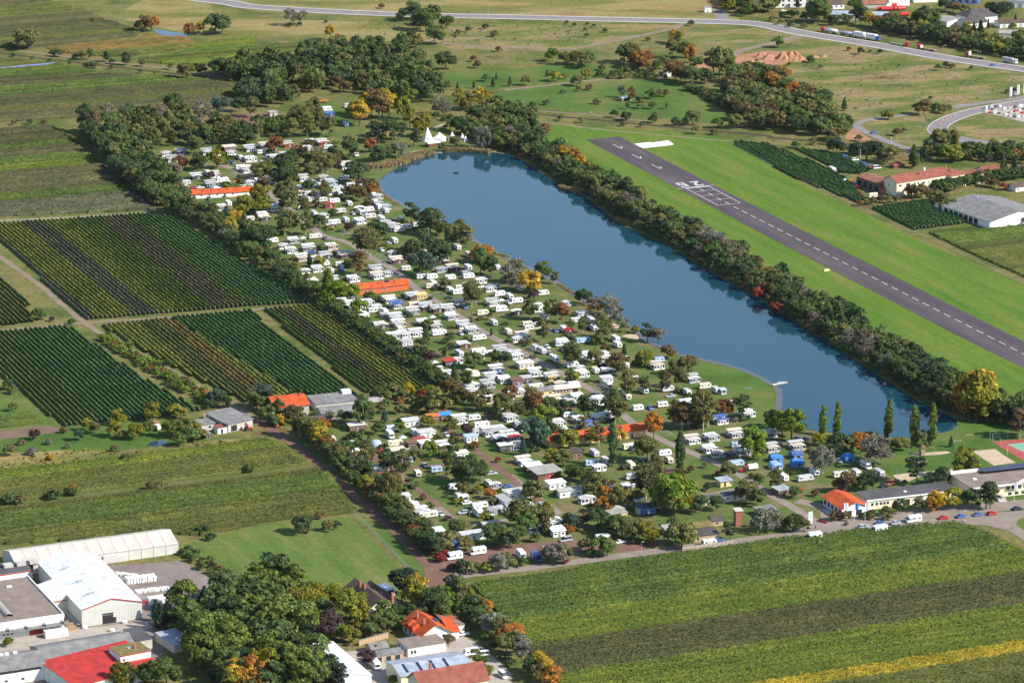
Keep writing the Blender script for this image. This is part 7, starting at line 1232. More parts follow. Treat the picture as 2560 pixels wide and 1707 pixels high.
lst('q5', '''tb 310 860 b w;fb 590 960 w n 7;cb 160 480 w 4.8;gb 250 580 l w;gb 400 660 l w 6.4;cb 520 700 w 7.0;pb 120 650;ka 680 690 s;hb 1130 1000 l w;fb 1400 870 g w 7;gb 1980 880 x u;gb 2280 800 w w;mx 870 1280;mx 1200 1210;ma 1810 1260;ma 2020 1290 u;ma 2180 1230;da 900 1110 u;gb 1720 620 l w 6.4;tb 1420 650 g l 4.2;ca 1530 640;ca 1950 600;va 2100 590 s;ex 1000 670 s;ma 1210 680;fb 2310 930 w w''')
lst('q2', '''gb 700 240 b t 6.4;cb 860 400 s;tb 770 410 l s;gb 1100 600 w l;ca 1230 1000 x;gb 450 1150 w w;cb 360 1290;ka 960 410 u;cb 1150 930 w 4.8;tb 500 890 x x;db 490 960 u;tb 860 880 w s 4.2;cb 1700 1280 s;gb 1300 1510 w w;cb 700 1170 w 4.8''')
lst('q3', '''tb 600 1480 w w 4.2;cb 1660 1070 s;tb 1370 1530 w w 4.2''')
lst('23', '''gb 190 115 l u;gb 350 90 w w;cb 700 40 w 4.8;mb 840 232;kb 995 264 w;vx 495 247 s;cb 1810 272 w;cb 1250 -10 u;kb 1900 250 u;tb 970 -30 l w;fb 420 180 w w''')
lst('33', '''mx 420 212;mx 1020 148;mx 1335 55''')
for x, y, c_, k_ in ((878, 125, 's', 'e'), (1030, 92, 'u', 'k'), (1175, 92, 's', 'k'), (1615, 45, 'r', 'k'), (1775, 30, 'u', 'k'), (1930, 15, 'u', 'k'), (2060, 5, 'r', 'e'), (2290, -42, 'k', 'k')): put('33', k_ + 'b', x, y, c_)
lst('30', '''kb 700 1430 u;kb 740 1448 k;eb 800 1465 w;kb 860 1495 u;kb 910 1512 u;kb 940 1530 r;vb 1000 1540 w;kb 975 1218 u;kb 2065 600 u;kb 140 100 w;ca 590 1555 w;kb 2075 375 w;kb 2270 865 s''')
lst('13', '''cb 1560 20 w 7.0;ma 1100 1390;vx 2080 1300 w;kb 1905 1108 w;va 2265 1490 w;cb 1980 1275 w''')
lst('12', 'vb 510 820 w')
# further pitches wedged into the gaps of the rows
OC = np.array([(o.location.x, o.location.y) for o in COL.objects if o.parent is None and o.get('category') in ('caravan', 'awning', 'motorhome', 'car', 'van', 'chalet', 'mobile home', 'tent', 'pavilion', 'building', 'shed', 'bungalow')] + [(p.x, p.y) for p in LANE])
poly = [W('D', x, y) for x, y in [(420, 375), (540, 335), (790, 335), (850, 420), (920, 500), (1040, 600), (1180, 680), (1340, 780), (1440, 860), (1500, 960), (1420, 960), (1300, 985), (1180, 1010), (1000, 990), (1060, 900), (940, 810), (820, 720), (700, 610), (560, 500), (440, 460)]]
x0, x1, y0, y1 = min(p.x for p in poly), max(p.x for p in poly), min(p.y for p in poly), max(p.y for p in poly); nf = 0; tries = 0
while nf < 95 and tries < 9000:
    tries += 1; p = Vector((random.uniform(x0, x1), random.uniform(y0, y1), 0))
    if not inside(p, poly): continue
    dd = np.hypot(OC[:, 0] - p.x, OC[:, 1] - p.y).min()
    if dd < 5.0: continue
    q = PROJ(p + Vector((0, 0, 1.4))); c = random.random()
    if c < .45: put('S', random.choice(('cb', 'ca', 'cb')), q[0], q[1], random.choice('wwwc'))
    elif c < .85: put('S', 'tb', q[0], q[1], random.choice('lwlbg'), random.choice('wlwn'))
    else: put('S', random.choice(('kb', 'ka')), q[0], q[1], random.choice('sudwk'))
    OC = np.vstack([OC, [p.x, p.y]]); nf += 1
print('camp done', nf, tries)
HAZE = .000006
# ============================================================ everything else
def solo(name, mb, mat, loc, rz, label, cat, grp=None, smooth=False):
    o = link(name, mb.me(name, mat, smooth), None, (loc[0], loc[1], loc[2] if len(loc) > 2 else .07)); o.rotation_euler = (0, 0, rz); return tag(o, label, cat, grp)
def group_thing(name, loc, rz, label, cat, parts, grp=None):
    o = empty(name, (loc[0], loc[1], .07), rz); tag(o, label, cat, grp)
    for nm, mb, mat in parts: mb.obj(nm, mat, o)
    return o
M_canvas = plain('tepee_canvas', (.74, .72, .68), .85, var=.12, scale=.5); M_wood = plain('weathered_wood', (.28, .20, .135), .9, var=.25)
M_redp = plain('red_lacquer', (.50, .035, .025), .35); M_whitep = plain('white_lacquer', (.76, .77, .78), .35); M_bluep = plain('blue_lacquer', (.04, .12, .42), .4); M_orangep = plain('orange_lacquer', (.62, .17, .03), .4); M_yellowp = plain('yellow_lacquer', (.66, .46, .10), .4); M_alu = plain('polished_tank', (.55, .60, .66), .3, .4); M_greyp = plain('grey_lacquer', (.34, .35, .37), .45)
# --- tepees
def cone(r, h, n=16, bulge=0.0):
    m = MB(); vv = [(r * math.cos(2 * math.pi * i / n), r * math.sin(2 * math.pi * i / n), 0) for i in range(n)]
    for t in (.35, .7): rr = r * (1 - t) * (1 + bulge * (1 - t)); vv += [(rr * math.cos(2 * math.pi * i / n) * (.96 if i % 2 else 1.03), rr * math.sin(2 * math.pi * i / n) * (.96 if i % 2 else 1.03), h * t) for i in range(n)]
    vv.append((0, 0, h)); ff = [(j * n + i, j * n + (i + 1) % n, (j + 1) * n + (i + 1) % n, (j + 1) * n + i) for j in range(2) for i in range(n)] + [(2 * n + i, 2 * n + (i + 1) % n, 3 * n) for i in range(n)]
    return m.add(vv, ff)
for x, y, r, h, bl, ll in ((1575, 1300, 3.6, 8.5, 0, 'tallest white tepee at the head of the lake'), (1685, 1292, 3.7, 5.0, .9, 'rounded white tent beside the tallest tepee'), (1800, 1285, 2.5, 5.0, 0, 'middle white tepee above the reeds'), (1893, 1295, 2.1, 4.8, 0, 'bluish white tepee under dark trees'), (1922, 1300, 1.6, 3.6, 0, 'smallest white tepee under dark trees')):
    p = W('10', x, y); poles = MB()
    for k in range(4): a = k * 1.57 + .4; poles.tube((math.cos(a) * .25, math.sin(a) * .25, h * .9), (-math.cos(a) * .35, -math.sin(a) * .35, h * 1.08), .05)
    dr = MB().add([(-.6, -r * .99, 0), (.6, -r * .99, 0), (0, -r * .68, h * .32), (-.6, -r * 1.03, 0), (.6, -r * 1.03, 0), (0, -r * .72, h * .34)], [(0, 1, 2), (3, 5, 4), (0, 3, 4, 1), (1, 4, 5, 2), (2, 5, 3, 0)])
    group_thing('tepee', p, .3, ll, 'tepee', [('canvas', cone(r, h, 16, bl), M_canvas), ('pole', poles, M_wood), ('entrance', dr, M_black)])
p = W('10', 1625, 1345); group_thing('tent_lodge', p, AXB, 'low lodge under a white sagging canopy before the tallest tepee', 'tent', [('canopy', MB().add([(-4, -2.6, 2.2), (4, -2.6, 2.2), (4, 2.6, 2.6), (-4, 2.6, 3.4), (0, 0, 3.6), (-4, -2.6, 2.3), (4, -2.6, 2.3), (4, 2.6, 2.7), (-4, 2.6, 3.5), (0, 0, 3.7)], [(0, 4, 1), (1, 4, 2), (2, 4, 3), (3, 4, 0), (5, 6, 9), (6, 7, 9), (7, 8, 9), (8, 5, 9)]), M_canvas), ('wall', MB().box(-3.6, 3.6, -2.2, 2.2, 0, 2.15), WL['brown'])])
group_thing('jetty', W('10', 1672, 1410), AXB - .35, 'small wooden jetty below the tepees', 'jetty', [('deck', MB().box(-2.6, 2.6, -.7, .7, .35, .5), M_wood)] + [('post', MB().tube((x, y, -.3), (x, y, .5), .1), M_wood) for x in (-2, 2) for y in (-.6, .6)])
group_thing('jetty', W('32', 105, 392), AXB + .2, 'pale floating jetty with boat off the bathing lawn', 'jetty', [('deck', MB().box(-4, 4, -.8, .8, .25, .5), plain('pale_deck', (.5, .48, .44), .8))] + [('post', MB().tube((x, 0, -.3), (x, 0, .9), .1), M_metal) for x in (-3.5, 3.5)])
solo('rowing_boat', MB().add([(-1.7, 0, .45), (-1.2, .6, .45), (1.2, .6, .45), (1.9, 0, .55), (1.2, -.6, .45), (-1.2, -.6, .45), (-1.1, .35, .05), (1.2, .35, .05), (1.2, -.35, .05), (-1.1, -.35, .05)], [(0, 1, 6, 9), (1, 2, 7, 6), (2, 3, 7), (3, 8, 7), (3, 4, 8), (4, 5, 9, 8), (5, 0, 9), (6, 7, 8, 9)]), M_greyp, (*W('32', 125, 383)[:2], .2), .2, 'small pale boat moored at the floating jetty', 'boat')
solo('rowing_boat', MB().add([(-1.7, 0, .45), (-1.2, .6, .45), (1.2, .6, .45), (1.9, 0, .55), (1.2, -.6, .45), (-1.2, -.6, .45), (-1.1, .35, .05), (1.2, .35, .05), (1.2, -.35, .05), (-1.1, -.35, .05)], [(0, 1, 6, 9), (1, 2, 7, 6), (2, 3, 7), (3, 8, 7), (3, 4, 8), (4, 5, 9, 8), (5, 0, 9), (6, 7, 8, 9)]), M_black, (*W('11', 1835, 25)[:2], .15), .1, 'tiny dark boat adrift on the upper lake', 'boat')
# --- lorries on the upper road
rd = W('30', 2350, 612) - W('30', 470, 300); RR = math.atan2(rd.y, rd.x)
def cab(m, x0, h=3.2): return bevel(m.box(x0, x0 + 2.2, -1.22, 1.22, .8, h).me('cab', m_), .15, 2)
def lorry(name, w, x, y, label, parts, flip=False, cat='lorry', grp='lorries parked on the upper road'):
    o = empty(name, (*W(w, x, y)[:2], .14), RR + (math.pi if flip else 0)); tag(o, label, cat, grp)
    for nm, me, subs in parts:
        k = link(nm, me, o)
        for sn, sm in subs: link(sn, sm, k)
    return o
def cab_parts(x0, mat, h=3.2):
    c = bevel(MB().box(x0, x0 + 2.2, -1.22, 1.22, .7, h).me('cab', mat), .14, 2)
    return [('cab', c, [('windscreen', bx('windscreen', x0 + 2.18, x0 + 2.24, -1.05, 1.05, 1.8, 2.7, M_glass)), ('side_window', bx('side_window', x0 + 1.1, x0 + 1.9, -1.25, -1.2, 1.8, 2.6, M_glass)), ('side_window', bx('side_window', x0 + 1.1, x0 + 1.9, 1.2, 1.25, 1.8, 2.6, M_glass))])]
def wheels(xs):
    out = []
    for x in xs:
        for s_ in (-1, 1):
            out.append(('wheel', MB().tube((x, s_ * 1.0 - .15, .5), (x, s_ * 1.0 + .15, .5), .5, .5, 12).me('wheel', M_tyre), []))
    return out
def tank(x0, x1, mat, z=2.1, r=1.05):
    m = MB(); m.tube((x0 + .3, 0, z), (x1 - .3, 0, z), r, r, 16); m.tube((x0, 0, z), (x0 + .3, 0, z), r * .6, r, 16); m.tube((x1 - .3, 0, z), (x1, 0, z), r, r * .6, 16)
    sub = [('hatch', bx('hatch', x0 + (x1 - x0) * t - .3, x0 + (x1 - x0) * t + .3, -.3, .3, z + r - .05, z + r + .18, M_metal)) for t in (.2, .4, .6, .8)]
    return [('tank', m.me('tank', mat, True), sub), ('chassis', bx('chassis', x0, x1, -.6, .6, .7, 1.0, M_trim), [])]
lorry('tank_lorry', '30', 570, 308, 'red-cabbed lorry with white tank semi-trailer', cab_parts(-8.6, M_redp)[0:1] + tank(-6.0, 4.6, M_whitep) + wheels((-7.4, -3.6, 2.2, 3.5)), True) if 0 else lorry('tank_lorry', '30', 568, 308, 'red-cabbed lorry with white tank semi-trailer', [(a, b, c) for a, b, c in cab_parts(4.6, M_redp)] + tank(-6.2, 4.2, M_whitep) + wheels((5.6, 2.6, -3.4, -4.7)), True)
lorry('tank_trailer', '30', 722, 332, 'silver tank trailer parked behind the white tank lorry', tank(-5.4, 5.0, M_alu, 2.0, .95) + wheels((-3.4, -2.1, 3.4)), False, 'trailer')
def boxbody(x0, x1, mat): return [('box_body', bevel(MB().box(x0, x1, -1.25, 1.25, 1.0, 3.9).me('box_body', mat), .05, 1), [('faded_red_lettering_panel', bx('faded_red_lettering_panel', x0 + 1.8, x1 - 1.8, -1.275, -1.25, 2.3, 2.7, plain('faded_red_print', (.48, .34, .36), .5)))]), ('chassis', bx('chassis', x0, x1, -.6, .6, .6, 1.0, M_trim), [])]
lorry('box_trailer', '30', 840, 350, 'pale grey box trailer behind the silver tank trailer', boxbody(-4.1, 4.1, M_greyp if 0 else M_whitep) + wheels((-2.4, 2.4)), False, 'trailer')
lorry('box_lorry', '30', 955, 370, 'pale grey box lorry with dark cab parked in the row', boxbody(-4.6, 3.6, M_whitep) + cab_parts(3.8, M_bluep) + wheels((-2.6, 4.9)))
def bed(x0, x1): return [('flatbed', bx('flatbed', x0, x1, -1.25, 1.25, 1.0, 1.3, M_wood), []), ('chassis', bx('chassis', x0, x1, -.5, .5, .6, 1.0, M_trim), [])]
lorry('flatbed_lorry', '30', 1215, 425, 'red lorry with low flatbed facing down the road', bed(-7.4, 4.0) + cab_parts(4.6, M_redp) + wheels((5.7, 2.8, -4.2, -5.5)))
lorry('flatbed_lorry', '30', 1460, 465, 'red lorry with bare dark flatbed facing up the road', bed(-6.6, 4.6) + cab_parts(5.0, M_redp) + [('head_board', bx('head_board', 4.3, 4.5, -1.2, 1.2, 1.3, 2.6, M_whitep), [])] + wheels((6.0, 3.2, -3.8, -5.1)), True)
lorry('flatbed_lorry', '30', 1900, 535, 'red lorry with pale head board and long flatbed', bed(-7.6, 4.6) + cab_parts(5.0, M_redp) + [('head_board', bx('head_board', 4.0, 4.2, -1.25, 1.25, 1.3, 3.9, plain('pale_board', (.55, .62, .66), .6)), [])] + wheels((6.0, 3.0, -4.4, -5.7)), True)
lorry('tipper_lorry', '30', 2235, 588, 'white lorry with grey load box at the end of the row', [('load_box', bx('load_box', -6.5, 1.0, -1.25, 1.25, 1.0, 3.6, M_greyp), []), ('chassis', bx('chassis', -6.5, 2, -.6, .6, .6, 1.0, M_trim), [])] + cab_parts(1.8, M_whitep) + wheels((-4.6, -3.3, 3.0)))
# --- street lamps
LAMPW = {}
def lamp(w, x, y, h, label, arm=1.6, grp='street lamps'):
    o = empty('street_lamp', (*W(w, x, y)[:2], .1), random.uniform(-.2, .2)); tag(o, label, 'lamp', grp)
    MB().tube((0, 0, 0), (0, 0, h), .11, .06, 6).obj('pole', M_metal, o); MB().tube((0, 0, h - .1), (arm, 0, h + .15), .05, .05, 5).obj('arm', M_metal, o); MB().box(arm - .2, arm + .5, -.14, .14, h + .05, h + .22).obj('lamp_head', M_lamp, o)
for w, l in (('10', ((338, 118), (790, 135), (1235, 148), (1685, 158), (2135, 168))), ('20', ((238, 176), (690, 190), (1042, 200), (1428, 212), (1802, 218), (2225, 260))), ('30', ((210, 340), (862, 418), (1225, 485), (1600, 545), (1922, 605)))):
    for x, y in l: lamp(w, x, y, 8.5, 'slim grey street lamp on the verge of the upper road')
for w, x, y in (('30', 2002, 965), ('30', 1455, 1210), ('30', 2050, 1345), ('30', 1745, 1090)): lamp(w, x, y, 8, 'slim grey lamp beside the curved road', grp='lamps by the curved road')
for w, x, y, h in (('33', 625, 235, 6), ('23', 1187, 385, 5), ('q5', 1085, 860, 5.5), ('33', 1790, 100, 5), ('13', 1940, 640, 5.5), ('03', 1215, 1085, 5.5), ('03', 710, 1160, 5.5), ('q8', 1155, 480, 9), ('03', 128, 1225, 6)): lamp(w, x, y, h, 'short lamp post with white head beside a yard or lane', .5, 'short lamp posts')
# --- flags
M_flagw = plain('flag_white', (.72, .73, .78), .8, var=.2, scale=2); M_flagb = plain('flag_blue', (.05, .20, .46), .8, var=.25, scale=2)
def flag(w, x, y, h, fw, fh, mat, label, grp):
    o = empty('flagpole', (*W(w, x, y)[:2], .07), AXB - .2); tag(o, label, 'flag', grp); MB().tube((0, 0, 0), (0, 0, h), .07, .04).obj('pole', M_whitep, o)
    m = MB(); n = 5
    for i in range(n):
        a, b = i / n * fw, (i + 1) / n * fw; ya, yb = .18 * math.sin(i * 1.4), .18 * math.sin((i + 1) * 1.4); m.add([(a, ya, h - fh), (b, yb, h - fh), (b, yb, h - .1), (a, ya, h - .1)], [(0, 1, 2, 3)])
    m.obj('flag_cloth', mat, o)
for x, mt, ll in ((697, M_flagw, 'white flag on tall pole nearest the gate banner'), (795, M_flagb, 'blue flag on the middle pole before the reception'), (890, M_flagw, 'white flag on tall pole before the storage wing')): flag('33', x, 80, 7.6, 1.6, 2.9, mt, ll, 'flags before the reception')
flag('q6', 2248, 815, 7.2, 1.3, 2.6, M_flagw, 'pale flag beside the clubhouse lawn', 'flags before the clubhouse')
for x, y in ((2218, 925), (2285, 905), (2345, 890)): flag('30', x, y, 8.5, 1.4, 6, M_flagw, 'tall narrow white banner flag by the far builders yard', 'banner flags at the yard')
# gate banner, planter, barrier
o = empty('banner', (*W('q6', 108, 1062)[:2], .1), AXB); tag(o, 'tall white hanging banner with green swirl beside the gate', 'banner')
MB().box(-.75, .75, -.03, .03, .6, 5.6).obj('cloth', M_flagw, o); MB().tube((-.85, 0, 0), (-.85, 0, 5.8), .06).obj('pole', M_whitep, o); MB().tube((.85, 0, 0), (.85, 0, 5.8), .06).obj('pole', M_whitep, o)
MB().add([(-.2, -.045, 2.6), (.25, -.045, 3.0), (.1, -.045, 5.0), (-.35, -.045, 5.2)], [(0, 1, 2, 3)]).obj('green_swirl', plain('print_green', (.30, .42, .22), .8), o); MB().add([(-.4, -.045, .9), (-.05, -.045, .9), (-.1, -.045, 1.9), (-.35, -.045, 2.2)], [(0, 1, 2, 3)]).obj('red_mark', plain('print_red', (.5, .09, .07), .8), o)
group_thing('gate_barrier', W('q6', 40, 990), AXB, 'red and white barrier across the entrance lane', 'barrier', [('post', MB().box(-.2, .2, -.2, .2, 0, 1.1), M_redp), ('arm', MB().tube((0, 0, 1.0), (4.5, 0, 1.05), .06), M_whitep)])
group_thing('planter', W('q6', 240, 1030), AXB - 1.1, 'long red planter at the gate corner', 'planter', [('box', MB().box(-2.2, 2.2, -.6, .6, 0, .7), M_redp), ('soil', MB().box(-2.05, 2.05, -.45, .45, .7, .78), M_black)])
group_thing('signpost', W('32', 298, 1440), AXB, 'round red sign disc on a red post at the gate', 'sign', [('post', MB().tube((0, 0, 0), (0, 0, 3.4), .08), M_redp), ('disc', MB().tube((0, -.06, 3.9), (0, .06, 3.9), .85, .85, 18), M_redp)])
# clubhouse sign, cut off by the picture edge
o = empty('roof_sign', (*W('q6', 2330, 770)[:2], .07), AXB - .1); tag(o, 'white slanted sign with red letters on the clubhouse roof edge', 'sign'); MB().prism([(-2.6, 5.6), (3.4, 5.6), (3.4, 8.0), (1.2, 8.2), (-2.6, 6.6)], -.1, .1, 'y').obj('board', M_whitep, o)
fc = bpy.data.curves.new('sign_letters', 'FONT'); fc.body = 'ALM'; fc.size = 1.5; fc.extrude = .02; fc.materials.append(M_redp); tmp = bpy.data.objects.new('tmp', fc); COL.objects.link(tmp); lm = bpy.data.meshes.new_from_object(tmp.evaluated_get(bpy.context.evaluated_depsgraph_get())); bpy.data.objects.remove(tmp); t_ = link('letters', lm, o, (-.6, -.14, 5.75)); t_.rotation_euler = (math.pi / 2, 0, 0)
# --- people
M_skin = plain('skin', (.50, .32, .24), .7); M_jeans = plain('dark_trousers', (.04, .05, .09), .9)
def person_mesh(stride, shirt, hair):
    me = bpy.data.meshes.new('person'); s_ = stride
    J = [(0, 0, .95), (0, .02, 1.2), (0, .02, 1.42), (0, 0, 1.52), (0, -.01, 1.62), (0, -.01, 1.74), (.10, 0, .90), (.11, -s_ * .5, .50), (.11, -s_ * .9 + .05, .08), (.11, -s_ * .9 - .14, .03), (-.10, 0, .90), (-.11, s_ * .5, .50), (-.11, s_ * .8, .10), (-.11, s_ * .8 - .18, .03), (.19, .02, 1.40), (.25, s_ * .4, 1.14), (.25, s_ * .5 - .12, .90), (.25, s_ * .5 - .17, .80), (-.19, .02, 1.40), (-.25, -s_ * .4, 1.14), (-.25, -s_ * .5 - .10, .90), (-.25, -s_ * .5 - .15, .80)]
    E = [(0, 1), (1, 2), (2, 3), (3, 4), (4, 5), (0, 6), (6, 7), (7, 8), (8, 9), (0, 10), (10, 11), (11, 12), (12, 13), (2, 14), (14, 15), (15, 16), (16, 17), (2, 18), (18, 19), (19, 20), (20, 21)]
    me.from_pydata(J, E, []); o = bpy.data.objects.new('tmp', me); COL.objects.link(o); md = o.modifiers.new('skin', 'SKIN')
    rad = [.15, .14, .15, .06, .095, .09, .10, .07, .05, .045, .10, .07, .05, .045, .065, .05, .04, .035, .065, .05, .04, .035]
    for v, r in zip(me.skin_vertices[0].data, rad): v.radius = (r, r * .85 if r > .12 else r)
    me.skin_vertices[0].data[0].use_root = True; ss = o.modifiers.new('sub', 'SUBSURF'); ss.levels = 1; ss.render_levels = 1
    dg = bpy.context.evaluated_depsgraph_get(); ev = bpy.data.meshes.new_from_object(o.evaluated_get(dg)); bpy.data.objects.remove(o)
    ev.materials.clear()
    for m in (M_jeans, shirt, M_skin, hair): ev.materials.append(m)
    for p in ev.polygons:
        c = p.center; p.use_smooth = True
        p.material_index = 0 if c.z < .93 and abs(c.x) < .2 else 2 if (c.z > 1.50 and not (c.z > 1.68 or (c.y > .04 and c.z > 1.56))) or (abs(c.x) > .2 and c.z < .9) else 3 if c.z > 1.55 else 1
    return ev
HAIR = plain('brown_hair', (.06, .04, .025), .9)
SHIRT = {'dark': plain('dark_jacket', (.03, .03, .035), .9), 'red': plain('red_jacket', (.45, .05, .04), .9), 'white': plain('white_shirt', (.7, .68, .65), .9), 'grey': plain('grey_jacket', (.25, .26, .28), .9)}
PM = {k: person_mesh(.25, m, HAIR) for k, m in SHIRT.items()}
for w, x, y, k, rz, ll in (('33', 152, 262, 'dark', .6, 'person in dark jacket walking beside another by the road hedge'), ('33', 168, 262, 'grey', .6, 'person in grey jacket walking beside another by the road hedge'), ('33', 250, 285, 'dark', 2.2, 'person in dark clothes crossing before a white motorhome'), ('33', 435, 152, 'dark', 0, 'person in dark clothes standing at the gate banner'), ('33', 1778, 98, 'red', 1.0, 'person in red jacket walking on the entrance road'), ('33', 1806, 102, 'white', 1.0, 'person in white top walking beside the red jacket'), ('23', 1630, 383, 'dark', 1.9, 'person in dark jacket walking past the plank fence'), ('20', 555, 1035, 'grey', .4, 'person walking on the path by the railway'), ('20', 700, 1052, 'dark', .4, 'person in dark jacket standing on the railway path'), ('20', 718, 1052, 'white', .4, 'person in white top on the railway path')):
    o = link('person', PM[k], None, (*W(w, x, y)[:2], .1)); o.rotation_euler = (0, 0, rz); tag(o, ll, 'person', 'people out walking')
def bicycle(w, x, y, rz, ll):
    o = empty('bicycle', (*W(w, x, y)[:2], .12), rz); tag(o, ll, 'bicycle', 'bicycles on the road')
    for xx in (-.52, .52):
        m = MB()
        for i in range(12):
            a, b = i * math.pi / 6, (i + 1) * math.pi / 6; m.tube((xx + .33 * math.cos(a), 0, .34 + .33 * math.sin(a)), (xx + .33 * math.cos(b), 0, .34 + .33 * math.sin(b)), .03, .03, 4)
        m.obj('wheel', M_tyre, o)
    MB().tube((-.52, 0, .34), (-.15, 0, .85), .03).tube((-.15, 0, .85), (.42, 0, .9), .03).tube((.42, 0, .95), (.52, 0, .34), .03).tube((0, 0, .35), (.42, 0, .85), .03).tube((0, 0, .35), (-.15, 0, .9), .03).obj('frame', M_metal, o); MB().box(-.3, -.02, -.08, .08, .92, .98).obj('saddle', M_black, o); MB().tube((.42, -.25, 1.02), (.42, .25, 1.02), .02).obj('handlebar', M_metal, o)
for x, y, k, ll in ((1275, 125, 'grey', 'rider beside the white overcab motorhome'), (2250, 150, 'white', 'rider in white top near the road island')):
    bicycle('33', x, y, AXB + .2, 'bicycle under the ' + ll); o = link('person', PM[k], None, (*W('33', x, y)[:2], .35)); o.rotation_euler = (0, 0, AXB + .2 + math.pi / 2); tag(o, 'person cycling, ' + ll, 'person', 'people out cycling')
# --- bulk bags and goods in the factory yard
def bag():
    m = bevel(MB().box(-.55, .55, -.55, .55, 0, 1.15).me('bulk_bag', plain('bag_fabric', (.72, .71, .68), .8, var=.12, scale=2)), .22, 2); return m
BAG = bag()
def bags(x0, y0, x1, y1, n, rows, label, lv=1):
    a, b = W('03', x0, y0), W('03', x1, y1)
    for r in range(rows):
        for i in range(n):
            for z in range(lv):
                p = a.lerp(b, i / max(1, n - 1)) + EA * (r * 1.25) + Vector((random.uniform(-.12, .12), random.uniform(-.12, .12), 0)); o = link('bulk_bag', BAG, None, (p.x, p.y, .07 + z * 1.12)); o.rotation_euler = (0, 0, random.uniform(0, 1.5)); k = random.uniform(.88, 1.12); o.scale = (k, k, random.uniform(.8, 1.15)); tag(o, label, 'bag', 'bulk bags beside the factory hall')
bags(1075, 570, 1250, 585, 7, 2, 'white bulk bag in the back row beside the factory hall')
bags(1160, 640, 1400, 610, 10, 3, 'white bulk bag in the middle block beside the factory hall', 2)
bags(1250, 735, 1530, 700, 11, 2, 'white bulk bag in the front row by rusty scrap')
solo('tarpaulin_stack', MB().add([(-5, -2.4, 0), (5, -2.4, 0), (5, 2.4, 0), (-5, 2.4, 0), (-4.6, -2.0, 1.8), (4.6, -2.0, 1.7), (4.5, 2.0, 1.9), (-4.6, 2.0, 1.8), (0, 0, 2.2)], [(0, 1, 5, 4), (1, 2, 6, 5), (2, 3, 7, 6), (3, 0, 4, 7), (4, 5, 8), (5, 6, 8), (6, 7, 8), (7, 4, 8)]), plain('white_tarp', (.68, .66, .64), .6, var=.15), W('03', 1470, 810), AXB, 'large stack under a white tarpaulin in the factory yard', 'stack')
for i, (x, y, mt, ll) in enumerate(((1395, 880, M_bluep, 'blue plastic bundle beside the dark spruces'), (1420, 905, M_orangep, 'orange crate among plastic bundles by the spruces'), (1390, 945, M_bluep, 'crumpled blue tarp lying on the yard edge'), (1440, 885, M_whitep, 'white bundle beside the dark spruces'), (1330, 830, M_redp, 'red drum rack beside the bulk bags'), (1560, 720, M_bluep, 'blue drums at the end of the bag row'))):
    solo('bundle', MB().add([(-1, -.7, 0), (1, -.6, 0), (.9, .7, 0), (-.9, .6, 0), (-.7, -.5, .8), (.6, -.4, 1.0), (.7, .5, .7), (-.6, .4, 1.1)], BOXF), mt, W('03', x, y), i * .7, ll, 'bundle', 'goods at the yard edge')
PAL = MB()
for z in range(5): PAL.box(-.6, .6, -.5, .5, z * .24, z * .24 + .13); PAL.box(-.55, -.4, -.45, .45, z * .24 + .13, z * .24 + .24); PAL.box(.4, .55, -.45, .45, z * .24 + .13, z * .24 + .24)
PALM = PAL.me('pallet_stack', WL['wood'])
for i, (x, y) in enumerate(((630, 1090), (655, 1085), (680, 1080), (630, 1060), (660, 1055), (1440, 1175), (625, 1030))):
    o = link('pallet_stack', PALM, None, (*W('03', x, y)[:2], .07)); o.rotation_euler = (0, 0, AXB); o.scale.z = 1.6; tag(o, 'stack of wooden pallets beside the factory yard', 'pallets', 'pallet stacks')
CRM = bevel(MB().box(-.6, .6, -.5, .5, 0, 2.6).me('wrapped_stack', plain('wrapped_goods', (.52, .50, .50), .5, var=.3, scale=2)), .06, 1)
for i in range(9):
    p = W('03', 960 + i * 22, 470 - i * 3); o = link('wrapped_stack', CRM, None, (p.x, p.y, .07)); o.rotation_euler = (0, 0, AXB); o.scale = (1, 1, 1.2 if i < 6 else .9); tag(o, 'tall wrapped goods stack before the tent hall', 'stack', 'wrapped stacks at the tent hall')
for i in range(5):
    p = W('03', 320 + i * 18, 560 - i * 3); o = link('wrapped_stack', CRM, None, (p.x, p.y, .07)); o.rotation_euler = (0, 0, AXB); o.scale = (1, 1, 1.3); tag(o, 'tall wrapped goods stack between white hall and low block', 'stack', 'wrapped stacks beside the low block')
for i in range(9):
    p = W('03', 600 + i * 14, 905 + i * 16); m = MB().tube((-.9, 0, .5), (.9, 0, .5), .5, .5, 10); solo('film_roll', m, M_greyp, p, AXB + random.uniform(-.3, .3), 'grey wrapped roll lying along the white hall wall', 'roll', 'rolls along the hall wall')
solo('container', bevel(MB().box(-4.2, 4.2, -1.3, 1.3, 0, 2.6).me('x', None), .04, 1) and MB().box(-4.2, 4.2, -1.3, 1.3, 0, 2.6), WL['white'], W('03', 515, 1135), AXB, 'white container standing before the flat factory', 'container')
solo('container', MB().box(-3.0, 3.0, -1.2, 1.2, 0, 2.2), M_greyp, W('03', 1985, 745), AXB, 'pale trailer body at the yard edge by the trees', 'container')
for x, y, ll in ((780, 1065, 'white bag at the corner of the factory hall'), (1145, 1015, 'white bundle before the hall gate'), (1030, 1090, 'white bundle on the paved yard')): o = link('bulk_bag', BAG, None, (*W('03', x, y)[:2], .08)); o.scale = (1.6, 1.2, .9); tag(o, ll, 'bag', 'loose bags on the yard')
